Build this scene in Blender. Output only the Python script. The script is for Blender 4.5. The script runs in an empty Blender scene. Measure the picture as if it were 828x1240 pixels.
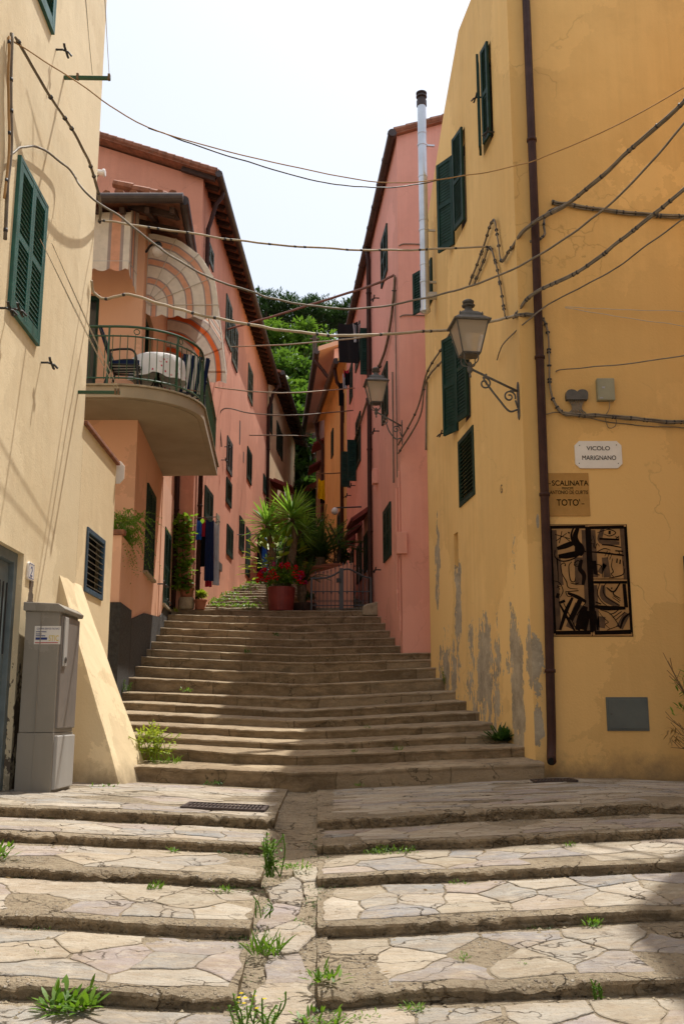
import bpy, bmesh, math, random
from mathutils import Vector, noise
from mathutils.geometry import tessellate_polygon
R = math.radians
V = Vector
scene = bpy.context.scene
COL = scene.collection

# ---------------------------------------------------------------- camera model (used to measure the photograph)
F = 1205.0; PITCH = math.atan((867 - 620) / F); EYE = 0.75
cP, sP = math.cos(PITCH), math.sin(PITCH)
def ray(px, py):
    u = (px - 414) / F; v = (620 - py) / F
    return u, cP - v * sP, sP + v * cP
def at(px, py, d):
    x, y, z = ray(px, py)
    return V((x / y * d, d, EYE + z / y * d))
def onz(px, py, z0):
    x, y, z = ray(px, py); t = (z0 - EYE) / z
    return V((x * t, y * t, z0))

class Fr:
    """a local frame: a along ux, b along uy, c along uz"""
    def __init__(s, o, ux=(1, 0, 0), uy=(0, 1, 0), uz=(0, 0, 1)):
        s.o = V(o); s.x = V(ux).normalized(); s.y = V(uy).normalized(); s.z = V(uz).normalized()
    def __call__(s, a, b, c):
        return s.o + s.x * a + s.y * b + s.z * c
    def off(s, a=0, b=0, c=0):
        return Fr(s(a, b, c), s.x, s.y, s.z)

class Wall:
    """vertical plane; t runs along it, n points out of the house"""
    def __init__(s, x0, y0, dx, dy, side=1):
        s.o = V((x0, y0, 0)); s.t = V((dx, dy, 0)).normalized()
        s.n = V((s.t.y, -s.t.x, 0)) * side; s.side = side
    def at(s, px, py):
        x, y, z = ray(px, py); o, t = s.o, s.t
        k = (o.x * t.y - o.y * t.x) / (x * t.y - y * t.x)
        X, Y = x * k, y * k
        return ((X - o.x) * t.x + (Y - o.y) * t.y, EYE + z * k)
    def P(s, a, z, off=0.0):
        return s.o + s.t * a + s.n * off + V((0, 0, z))
    def pp(s, px, py, off=0.0):
        a, z = s.at(px, py); return s.P(a, z, off)
    def fr(s, a, z, off=0.0):
        return Fr(s.P(a, z, off), s.t, s.n, (0, 0, 1))
    def rect(s, l, r, t, b):
        """pixel bounding box of a window on a receding wall -> s0, s1, z0, z1"""
        if s.side > 0:
            a, zt = s.at(l, t); c, zb = s.at(r, b)
        else:
            a, zt = s.at(r, t); c, zb = s.at(l, b)
        return min(a, c), max(a, c), zb, zt

# ---------------------------------------------------------------- mesh builder
class MB:
    def __init__(s): s.v = []; s.f = []; s.mi = []; s.m = 0
    def add(s, vs, fs):
        n = len(s.v); s.v += [V(p) for p in vs]
        for f in fs: s.f.append([n + i for i in f]); s.mi.append(s.m)
    def quad(s, *p): s.add(p, [list(range(len(p)))])
    def box(s, fr, a0, a1, b0, b1, c0, c1):
        p = [fr(a, b, c) for c in (c0, c1) for b in (b0, b1) for a in (a0, a1)]
        s.add(p, [[0, 2, 3, 1], [4, 5, 7, 6], [0, 1, 5, 4], [2, 6, 7, 3], [0, 4, 6, 2], [1, 3, 7, 5]])
    def prism(s, fr, poly, b0, b1):
        """poly in (a, c), extruded along b"""
        n = len(poly)
        p = [fr(a, b0, c) for a, c in poly] + [fr(a, b1, c) for a, c in poly]
        s.add(p, [list(range(n)), list(range(2 * n - 1, n - 1, -1))] + [[i, (i + 1) % n, n + (i + 1) % n, n + i] for i in range(n)])
    def flat(s, poly, z0, z1):
        """plan polygon (x, y) extruded in z"""
        s.prism(Fr((0, 0, 0), (1, 0, 0), (0, 0, 1), (0, 1, 0)), poly, z0, z1)
    def tube(s, pts, r, n=8, caps=True):
        pts = [V(p) for p in pts]; m = len(pts)
        if m < 2: return
        rr = r if isinstance(r, (list, tuple)) else [r] * m
        vs = []; up = None
        for i, p in enumerate(pts):
            t = (pts[min(i + 1, m - 1)] - pts[max(i - 1, 0)])
            if t.length < 1e-9: t = V((0, 0, 1))
            t.normalize()
            if up is None:
                up = V((0, 0, 1)) if abs(t.z) < .9 else V((1, 0, 0))
            a = t.cross(up); 
            if a.length < 1e-6: a = t.orthogonal()
            a.normalize(); b = a.cross(t).normalized(); up = b
            for k in range(n):
                w = 2 * math.pi * k / n
                vs.append(p + a * (math.cos(w) * rr[i]) + b * (math.sin(w) * rr[i]))
        fs = [[i * n + k, i * n + (k + 1) % n, (i + 1) * n + (k + 1) % n, (i + 1) * n + k] for i in range(m - 1) for k in range(n)]
        if caps: fs += [list(range(n - 1, -1, -1)), [(m - 1) * n + k for k in range(n)]]
        s.add(vs, fs)
    def lathe(s, fr, prof, n=20, a0=0.0):
        """profile [(r, h)] round the frame's c axis"""
        vs = [fr(math.cos(2 * math.pi * k / n + a0) * r, math.sin(2 * math.pi * k / n + a0) * r, h) for r, h in prof for k in range(n)]
        m = len(prof)
        fs = [[i * n + k, i * n + (k + 1) % n, (i + 1) * n + (k + 1) % n, (i + 1) * n + k] for i in range(m - 1) for k in range(n)]
        fs += [list(range(n - 1, -1, -1)), [(m - 1) * n + k for k in range(n)]]
        s.add(vs, fs)
    def grid(s, rows):
        n = len(rows[0])
        s.add([p for r in rows for p in r], [[i * n + j, i * n + j + 1, (i + 1) * n + j + 1, (i + 1) * n + j] for i in range(len(rows) - 1) for j in range(n - 1)])
    def ribbon(s, pts, w, nrm, side=None):
        """flat band along pts; w a width or a list"""
        m = len(pts); ww = w if isinstance(w, (list, tuple)) else [w] * m
        vs = []
        for i, p in enumerate(pts):
            t = V(pts[min(i + 1, m - 1)]) - V(pts[max(i - 1, 0)])
            b = (side if side else t.cross(nrm)); b = b.normalized() if b.length > 1e-9 else V((1, 0, 0))
            vs += [V(p) - b * ww[i] / 2, V(p) + b * ww[i] / 2]
        s.add(vs, [[2 * i, 2 * i + 1, 2 * i + 3, 2 * i + 2] for i in range(m - 1)])

def root_loc(o):
    while o.parent: o = o.parent
    return o.location

def build(m, name, mat, parent=None, smooth=False, bevel=0.0, base=None, recalc=True):
    me = bpy.data.meshes.new(name)
    if parent is not None: L = V(root_loc(parent))
    elif base is not None: L = V(base)
    else:
        xs = [p.x for p in m.v]; ys = [p.y for p in m.v]
        L = V(((min(xs) + max(xs)) / 2, (min(ys) + max(ys)) / 2, min(p.z for p in m.v)))
    me.from_pydata([p - L for p in m.v], [], m.f)
    for mm in (mat if isinstance(mat, (list, tuple)) else [mat]): me.materials.append(mm)
    if any(m.mi): me.polygons.foreach_set('material_index', m.mi)
    if recalc:
        bm = bmesh.new(); bm.from_mesh(me)
        bmesh.ops.recalc_face_normals(bm, faces=bm.faces); bm.to_mesh(me); bm.free()
    if smooth: me.polygons.foreach_set('use_smooth', [True] * len(me.polygons))
    me.update()
    o = bpy.data.objects.new(name, me); COL.objects.link(o)
    if parent is not None: o.parent = parent
    else: o.location = L
    if bevel:
        b = o.modifiers.new('bevel', 'BEVEL'); b.width = bevel; b.segments = 2; b.limit_method = 'ANGLE'; b.angle_limit = R(40)
    return o

def tag(o, label, cat, group=None):
    o['label'] = label; o['category'] = cat
    if group: o['group'] = group
    return o
def struct(o): o['kind'] = 'structure'; return o
def thing(name, label, cat, loc, group=None):
    o = bpy.data.objects.new(name, None); COL.objects.link(o); o.location = V(loc); o.empty_display_size = .2
    return tag(o, label, cat, group)

# ---------------------------------------------------------------- materials
class NT:
    def __init__(s, name):
        s.mat = bpy.data.materials.new(name); s.mat.use_nodes = True
        s.nt = s.mat.node_tree; s.b = s.nt.nodes['Principled BSDF']; s.geo = None
    def n(s, t, **k):
        nd = s.nt.nodes.new(t)
        for a, b in k.items(): setattr(nd, a, b)
        return nd
    def put(s, sock, v):
        if isinstance(v, bpy.types.NodeSocket): s.nt.links.new(v, sock)
        elif isinstance(v, (tuple, list)) and len(v) == 3 and len(sock.default_value) == 4: sock.default_value = (*v, 1)
        else: sock.default_value = v
    def pos(s):
        if s.geo is None: s.geo = s.n('ShaderNodeNewGeometry')
        return s.geo.outputs['Position']
    def island(s):
        s.pos(); return s.geo.outputs['Random Per Island']
    def map(s, sc, v=None, loc=(0, 0, 0), rot=(0, 0, 0)):
        m = s.n('ShaderNodeMapping'); s.put(m.inputs['Vector'], v or s.pos()); m.inputs['Scale'].default_value = sc; m.inputs['Location'].default_value = loc; m.inputs['Rotation'].default_value = rot
        return m.outputs[0]
    def noise(s, scale, detail=4, rough=.55, v=None, dist=0):
        m = s.n('ShaderNodeTexNoise'); s.put(m.inputs['Vector'], v or s.pos()); m.inputs['Scale'].default_value = scale; m.inputs['Detail'].default_value = detail; m.inputs['Roughness'].default_value = rough; m.inputs['Distortion'].default_value = dist
        return m.outputs['Fac']
    def voro(s, scale, v=None, feat='F1', rnd=1):
        m = s.n('ShaderNodeTexVoronoi', feature=feat); s.put(m.inputs['Vector'], v or s.pos()); m.inputs['Scale'].default_value = scale; m.inputs['Randomness'].default_value = rnd
        return m.outputs['Distance']
    def ramp(s, f, stops):
        m = s.n('ShaderNodeValToRGB'); s.put(m.inputs[0], f); e = m.color_ramp.elements
        while len(e) < len(stops): e.new(.5)
        for q, (p, c) in zip(e, stops): q.position = p; q.color = (*c, 1) if isinstance(c, tuple) else (c, c, c, 1)
        return m.outputs[0]
    def mix(s, f, a, b, mode='MIX'):
        m = s.n('ShaderNodeMix', data_type='RGBA', blend_type=mode); s.put(m.inputs[0], f); s.put(m.inputs[6], a); s.put(m.inputs[7], b); return m.outputs[2]
    def math(s, op, a, b=0.0, clamp=False):
        m = s.n('ShaderNodeMath', operation=op, use_clamp=clamp); s.put(m.inputs[0], a); s.put(m.inputs[1], b); return m.outputs[0]
    def sep(s, v=None):
        m = s.n('ShaderNodeSeparateXYZ'); s.put(m.inputs[0], v or s.pos()); return m.outputs
    def bump(s, h, strength=.3, dist=.02, nrm=None):
        m = s.n('ShaderNodeBump'); s.put(m.inputs['Height'], h); m.inputs['Strength'].default_value = strength; m.inputs['Distance'].default_value = dist
        if nrm: s.put(m.inputs['Normal'], nrm)
        return m.outputs[0]
    def done(s, col, rough=.8, normal=None, metal=0.0, spec=None):
        s.put(s.b.inputs['Base Color'], col); s.put(s.b.inputs['Roughness'], rough); s.put(s.b.inputs['Metallic'], metal)
        if spec is not None: s.b.inputs['Specular IOR Level'].default_value = spec
        if normal: s.put(s.b.inputs['Normal'], normal)
        return s.mat

def scl(c, k): return tuple(min(1, x * k) for x in c)

def plaster(name, c, c2=None, streak=.5, dirt=(.25, .2, .14), dirt_amt=.25, bump=.25, peel=None, peelcol=(.47, .395, .285), cracks=0.0, axis=1, patch=.55, grime=None):
    """painted render: broad blotches, vertical run marks, fine grain; peel = ellipses (y, z, ry, rz) where the coat is gone"""
    t = NT(name); c2 = c2 or scl(c, .82)
    low = t.noise(.55, 5, .6); med = t.noise(2.3, 6, .65)
    st = t.noise(1, 6, .6, t.map((5.5, 5.5, .28)))
    st2 = t.noise(1, 5, .6, t.map((14, 14, .6), loc=(3, 1, 2)))
    col = t.mix(t.ramp(low, [(.35, 0.0), (.65, 1.0)]), c, c2)
    col = t.mix(t.math('MULTIPLY', t.ramp(st, [(.42, 0.0), (.7, 1.0)]), streak), col, scl(c2, .8))
    col = t.mix(t.math('MULTIPLY', t.ramp(st2, [(.5, 0.0), (.75, 1.0)]), streak * .5), col, scl(c, 1.18))
    col = t.mix(t.math('MULTIPLY', t.ramp(med, [(.5, 0.0), (.8, 1.0)]), dirt_amt), col, dirt)
    if patch:      # old repairs and repainted areas, each a slightly different tone
        wv = t.n('ShaderNodeVectorMath', operation='ADD'); t.put(wv.inputs[0], t.map((1, 1, .8)))
        w1 = t.n('ShaderNodeTexNoise'); w1.inputs['Scale'].default_value = 1.1; w1.inputs['Detail'].default_value = 7; w1.inputs['Roughness'].default_value = .7; t.put(w1.inputs['Vector'], t.pos())
        w2 = t.n('ShaderNodeVectorMath', operation='SCALE'); t.put(w2.inputs[0], w1.outputs['Color']); w2.inputs['Scale'].default_value = 1.6; t.put(wv.inputs[1], w2.outputs[0])
        vp = t.n('ShaderNodeTexVoronoi'); vp.inputs['Scale'].default_value = .62; t.put(vp.inputs['Vector'], wv.outputs[0])
        sp_ = t.n('ShaderNodeSeparateColor'); t.put(sp_.inputs[0], vp.outputs['Color'])
        col = t.mix(t.math('MULTIPLY', t.ramp(sp_.outputs[0], [(.5, 0.0), (.62, 1.0)]), patch), col, t.mix(.5, scl(c, .80), c2))
        col = t.mix(t.math('MULTIPLY', t.ramp(sp_.outputs[1], [(.66, 0.0), (.74, 1.0)]), patch * .8), col, scl(c, 1.14))
    h = t.math('ADD', t.math('MULTIPLY', med, .7), t.math('MULTIPLY', t.noise(45, 4, .6), .25))
    h = t.math('ADD', h, t.math('MULTIPLY', t.noise(1.1, 3, .5), 1.2))
    if grime is not None:      # splashed dirt above the ground
        gz_ = t.math('SUBTRACT', t.math('DIVIDE', t.math('SUBTRACT', t.sep()[2], grime[0]), grime[1]), t.math('MULTIPLY', t.math('SUBTRACT', t.noise(3.2, 6, .7), .5), 1.8))
        col = t.mix(t.ramp(gz_, [(.1, .75), (1.0, 0.0)]), col, (.17, .125, .08))
    if cracks:
        cw = t.n('ShaderNodeVectorMath', operation='ADD'); t.put(cw.inputs[0], t.pos())
        nz = t.n('ShaderNodeTexNoise'); nz.inputs['Scale'].default_value = 1.7; nz.inputs['Detail'].default_value = 4; t.put(nz.inputs['Vector'], t.pos())
        sc_ = t.n('ShaderNodeVectorMath', operation='SCALE'); t.put(sc_.inputs[0], nz.outputs['Color']); sc_.inputs['Scale'].default_value = .9
        t.put(cw.inputs[1], sc_.outputs[0])
        cr = t.ramp(t.voro(.42, cw.outputs[0], 'DISTANCE_TO_EDGE'), [(.0, 1.0), (.0045, 0.0)])
        cr = t.math('MULTIPLY', cr, t.ramp(t.noise(.7, 2), [(.48, 0.0), (.6, cracks)]))
        col = t.mix(cr, col, scl(c2, .45)); h = t.math('SUBTRACT', h, t.math('MULTIPLY', cr, .5))
    if peel:
        xyz = t.sep(); y, z = xyz[axis], xyz[2]; best = None
        for (yy, zz, ry, rz) in peel:
            a = t.math('DIVIDE', t.math('SUBTRACT', y, yy), ry); b = t.math('DIVIDE', t.math('SUBTRACT', z, zz), rz)
            q = t.math('SUBTRACT', 1.0, t.math('ADD', t.math('MULTIPLY', a, a), t.math('MULTIPLY', b, b)))
            best = q if best is None else t.math('MAXIMUM', best, q)
        best = t.math('MAXIMUM', best, -1.5)
        nn = t.math('ADD', t.math('MULTIPLY', t.math('SUBTRACT', t.noise(1, 8, .66, t.map((3.6, 3.6, 2.0))), .5), 5.0), t.math('MULTIPLY', t.math('SUBTRACT', t.noise(16, 4, .6), .5), 1.2))
        mk = t.ramp(t.math('ADD', t.math('MULTIPLY', best, .9), nn), [(.36, 0.0), (.52, 1.0)])
        pc = t.mix(t.ramp(t.noise(3.5, 7, .7), [(.36, 0.0), (.66, 1.0)]), peelcol, scl(peelcol, .55)); pc = t.mix(t.ramp(t.noise(22, 5, .7), [(.54, 0.0), (.68, .6)]), pc, scl(peelcol, 1.25))
        pk = t.math('ADD', t.math('MULTIPLY', best, .9), nn); rim = t.ramp(pk, [(.28, 0.0), (.38, .6), (.44, 0.0)])
        col = t.mix(rim, col, scl(c, 1.12)); col = t.mix(mk, col, pc); h = t.math('SUBTRACT', t.math('ADD', h, t.math('MULTIPLY', rim, .35)), t.math('MULTIPLY', mk, 1.6))
    return t.done(col, .92, t.bump(h, bump, .03), spec=.2)

def paint(name, c, rough=.5, var=.25, scale=6, bump=.06, metal=0.0, wear=None, spec=None):
    t = NT(name)
    n1 = t.noise(scale, 5, .6)
    col = t.mix(t.ramp(n1, [(.35, 0.0), (.7, 1.0)]), c, scl(c, 1 - var))
    if wear:
        col = t.mix(t.ramp(t.noise(scale * 3, 6, .7), [(.6, 0.0), (.68, 1.0)]), col, wear)
    return t.done(col, t.math('ADD', rough, t.math('MULTIPLY', t.math('SUBTRACT', n1, .5), .3)), t.bump(t.noise(scale * 12, 3), bump, .01), metal, spec)

def leafmat(name, c, c2, trans=.35, rough=.45):
    t = NT(name)
    col = t.mix(t.island(), c, c2)
    col = t.mix(t.ramp(t.noise(1.3, 3), [(.35, 0.0), (.65, .5)]), col, scl(c, .55))
    t.done(col, rough, spec=.35)
    tr = t.n('ShaderNodeBsdfTranslucent'); t.put(tr.inputs[0], t.mix(.5, col, (c2[0] * 1.6, c2[1] * 1.7, c2[2] * .7)))
    mx = t.n('ShaderNodeMixShader'); mx.inputs[0].default_value = trans
    out = t.nt.nodes['Material Output']
    t.nt.links.new(t.b.outputs[0], mx.inputs[1]); t.nt.links.new(tr.outputs[0], mx.inputs[2]); t.nt.links.new(mx.outputs[0], out.inputs[0])
    return t.mat

def clothmat(name, c, trans=.3):
    t = NT(name)
    col = t.mix(t.ramp(t.noise(9, 4), [(.35, 0.0), (.7, 1.0)]), c, scl(c, .85))
    t.done(col, .9, t.bump(t.noise(14, 3), .2, .02), spec=.1)
    tr = t.n('ShaderNodeBsdfTranslucent'); t.put(tr.inputs[0], col)
    mx = t.n('ShaderNodeMixShader'); mx.inputs[0].default_value = trans
    t.nt.links.new(t.b.outputs[0], mx.inputs[1]); t.nt.links.new(tr.outputs[0], mx.inputs[2]); t.nt.links.new(mx.outputs[0], t.nt.nodes['Material Output'].inputs[0])
    return t.mat

def crackline(t, scale, width, amt, seed):
    """thin wandering cracks"""
    cw = t.n('ShaderNodeVectorMath', operation='ADD'); t.put(cw.inputs[0], t.map((1, 1.7, 1), loc=(seed, seed * 2, 0)))
    nz_ = t.n('ShaderNodeTexNoise'); nz_.inputs['Scale'].default_value = 4.5; nz_.inputs['Detail'].default_value = 6; t.put(nz_.inputs['Vector'], t.pos())
    q = t.n('ShaderNodeVectorMath', operation='SCALE'); t.put(q.inputs[0], nz_.outputs['Color']); q.inputs['Scale'].default_value = .55
    t.put(cw.inputs[1], q.outputs[0])
    cr = t.ramp(t.voro(scale, cw.outputs[0], 'DISTANCE_TO_EDGE'), [(0.0, 1.0), (width, 0.0)])
    return t.math('MULTIPLY', cr, t.ramp(t.noise(1.9, 3, .5, t.map((1, 1, 1), loc=(seed, 0, 5))), [(.44, 0.0), (.56, amt)]))
def flagmat():
    t = NT('flagstone')
    r = t.island()
    base = t.ramp(r, [(0, (.34, .30, .235)), (.18, (.50, .45, .37)), (.34, (.32, .315, .30)), (.5, (.48, .42, .33)), (.64, (.37, .32, .31)), (.78, (.27, .28, .29)), (.9, (.44, .40, .345)), (1, (.56, .51, .43))])
    n1 = t.noise(2.6, 8, .68, t.map((1, 2.4, 1))); n2 = t.noise(12, 7, .72); n3 = t.noise(5, 6, .7, t.map((1, 3.5, 1)))
    col = t.mix(t.ramp(n1, [(.36, 0.0), (.66, .7)]), base, (.30, .23, .155))
    col = t.mix(t.ramp(n2, [(.5, 0.0), (.7, .55)]), col, (.54, .49, .41))
    col = t.mix(t.ramp(n3, [(.52, 0.0), (.66, .5)]), col, (.46, .37, .26))
    col = t.mix(t.ramp(t.noise(30, 6, .75), [(.56, 0.0), (.70, .7)]), col, (.20, .15, .10))
    cr = crackline(t, 2.1, .022, .9, 3.0); col = t.mix(cr, col, (.07, .05, .03))
    h = t.math('ADD', t.math('MULTIPLY', t.noise(6, 9, .68, t.map((1, 2.4, 1))), 1.2), t.math('MULTIPLY', t.noise(55, 5, .75), .35))
    h = t.math('SUBTRACT', h, t.math('MULTIPLY', cr, .8))
    return t.done(col, .88, t.bump(h, .75, .04), spec=.2)

def mortarmat(name='mortar', c=(.43, .355, .255), dark=(.20, .15, .10), riser=(.34, .255, .155)):
    """sandy mortar with pebbles; upright faces are mixed to a browner, blotchy tone"""
    t = NT(name)
    n1 = t.noise(1.7, 7, .65); n2 = t.noise(24, 6, .75)
    col = t.mix(t.ramp(n1, [(.35, 0.0), (.65, 1.0)]), c, scl(c, .70))
    pv = t.voro(38); pe = t.ramp(pv, [(.24, 1.0), (.36, 0.0)])
    pe = t.math('MULTIPLY', pe, t.ramp(t.noise(3, 4), [(.42, 0.0), (.54, 1.0)]))
    t.pos(); pc = t.n('ShaderNodeTexVoronoi'); pc.inputs['Scale'].default_value = 38; t.put(pc.inputs['Vector'], t.pos())
    sx = t.n('ShaderNodeSeparateColor'); t.put(sx.inputs[0], pc.outputs['Color'])
    col = t.mix(t.math('MULTIPLY', pe, .8), col, t.ramp(sx.outputs[0], [(0, (.16, .14, .12)), (.5, (.42, .36, .29)), (1, (.58, .54, .47))]))
    col = t.mix(t.ramp(n2, [(.52, 0.0), (.66, .85)]), col, dark)
    cr = crackline(t, 2.6, .03, .9, 9.0); col = t.mix(cr, col, (.06, .045, .03))
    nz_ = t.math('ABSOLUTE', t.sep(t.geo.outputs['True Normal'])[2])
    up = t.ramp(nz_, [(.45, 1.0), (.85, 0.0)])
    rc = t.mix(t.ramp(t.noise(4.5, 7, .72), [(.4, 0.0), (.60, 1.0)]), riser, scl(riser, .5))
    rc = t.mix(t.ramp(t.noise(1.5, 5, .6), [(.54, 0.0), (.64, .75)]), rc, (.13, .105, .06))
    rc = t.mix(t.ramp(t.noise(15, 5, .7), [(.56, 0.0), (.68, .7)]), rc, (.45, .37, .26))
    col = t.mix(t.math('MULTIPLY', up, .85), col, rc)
    h = t.math('ADD', t.math('MULTIPLY', t.noise(9, 8, .75), 1.3), t.math('ADD', t.math('MULTIPLY', pe, .8), t.math('MULTIPLY', n2, .5)))
    h = t.math('SUBTRACT', h, t.math('MULTIPLY', cr, .8))
    return t.done(col, .95, t.bump(h, .9, .05), spec=.12)

def stepmat():
    t = NT('step_concrete')
    c = (.42, .335, .225)
    n1 = t.noise(1.1, 7, .68); n2 = t.noise(6, 8, .74); n3 = t.noise(40, 5, .75)
    col = t.mix(t.ramp(n1, [(.36, 0.0), (.62, 1.0)]), c, (.27, .205, .135))
    col = t.mix(t.ramp(n2, [(.5, 0.0), (.66, .85)]), col, (.15, .11, .07))
    col = t.mix(t.ramp(t.noise(3.3, 6, .65), [(.56, 0.0), (.68, .6)]), col, (.42, .36, .27))
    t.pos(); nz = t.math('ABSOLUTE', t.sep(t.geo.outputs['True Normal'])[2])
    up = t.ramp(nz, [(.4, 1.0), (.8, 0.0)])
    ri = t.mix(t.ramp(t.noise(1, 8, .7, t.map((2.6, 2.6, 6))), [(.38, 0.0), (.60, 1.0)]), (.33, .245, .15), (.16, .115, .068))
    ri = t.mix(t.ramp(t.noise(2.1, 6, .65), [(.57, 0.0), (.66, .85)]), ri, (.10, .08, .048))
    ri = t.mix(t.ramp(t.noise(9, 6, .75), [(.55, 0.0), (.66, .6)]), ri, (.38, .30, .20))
    x_, y_, z_ = t.sep(); stp = t.math('FLOOR', t.math('DIVIDE', t.math('SUBTRACT', y_, 11.08), .7))
    u_ = t.math('ADD', t.math('ADD', t.math('MULTIPLY', x_, .80), t.math('MULTIPLY', stp, .37)), t.math('MULTIPLY', t.noise(2.5, 4), .12))
    ce = t.n('ShaderNodeCombineXYZ'); t.put(ce.inputs[0], t.math('FLOOR', u_)); t.put(ce.inputs[1], stp)
    wn_ = t.n('ShaderNodeTexWhiteNoise', noise_dimensions='2D'); t.put(wn_.inputs['Vector'], ce.outputs[0])
    blk_ = wn_.outputs['Value']; fr_ = t.math('FRACT', u_); jn = t.math('MULTIPLY', t.ramp(fr_, [(0.0, 1.0), (.018, 0.0)]), up)
    ri = t.mix(t.ramp(blk_, [(.0, .45), (.5, 0.0)]), ri, (.15, .105, .062)); ri = t.mix(t.ramp(blk_, [(.55, 0.0), (1.0, .5)]), ri, (.42, .335, .23))
    cr = t.math('MAXIMUM', crackline(t, 1.1, .012, .8, 5.0), t.math('MULTIPLY', jn, .8))
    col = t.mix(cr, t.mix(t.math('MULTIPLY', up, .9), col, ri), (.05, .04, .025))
    h = t.math('ADD', n2, t.math('MULTIPLY', n3, .3))
    return t.done(col, .95, t.bump(h, .8, .04), spec=.15)

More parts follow.
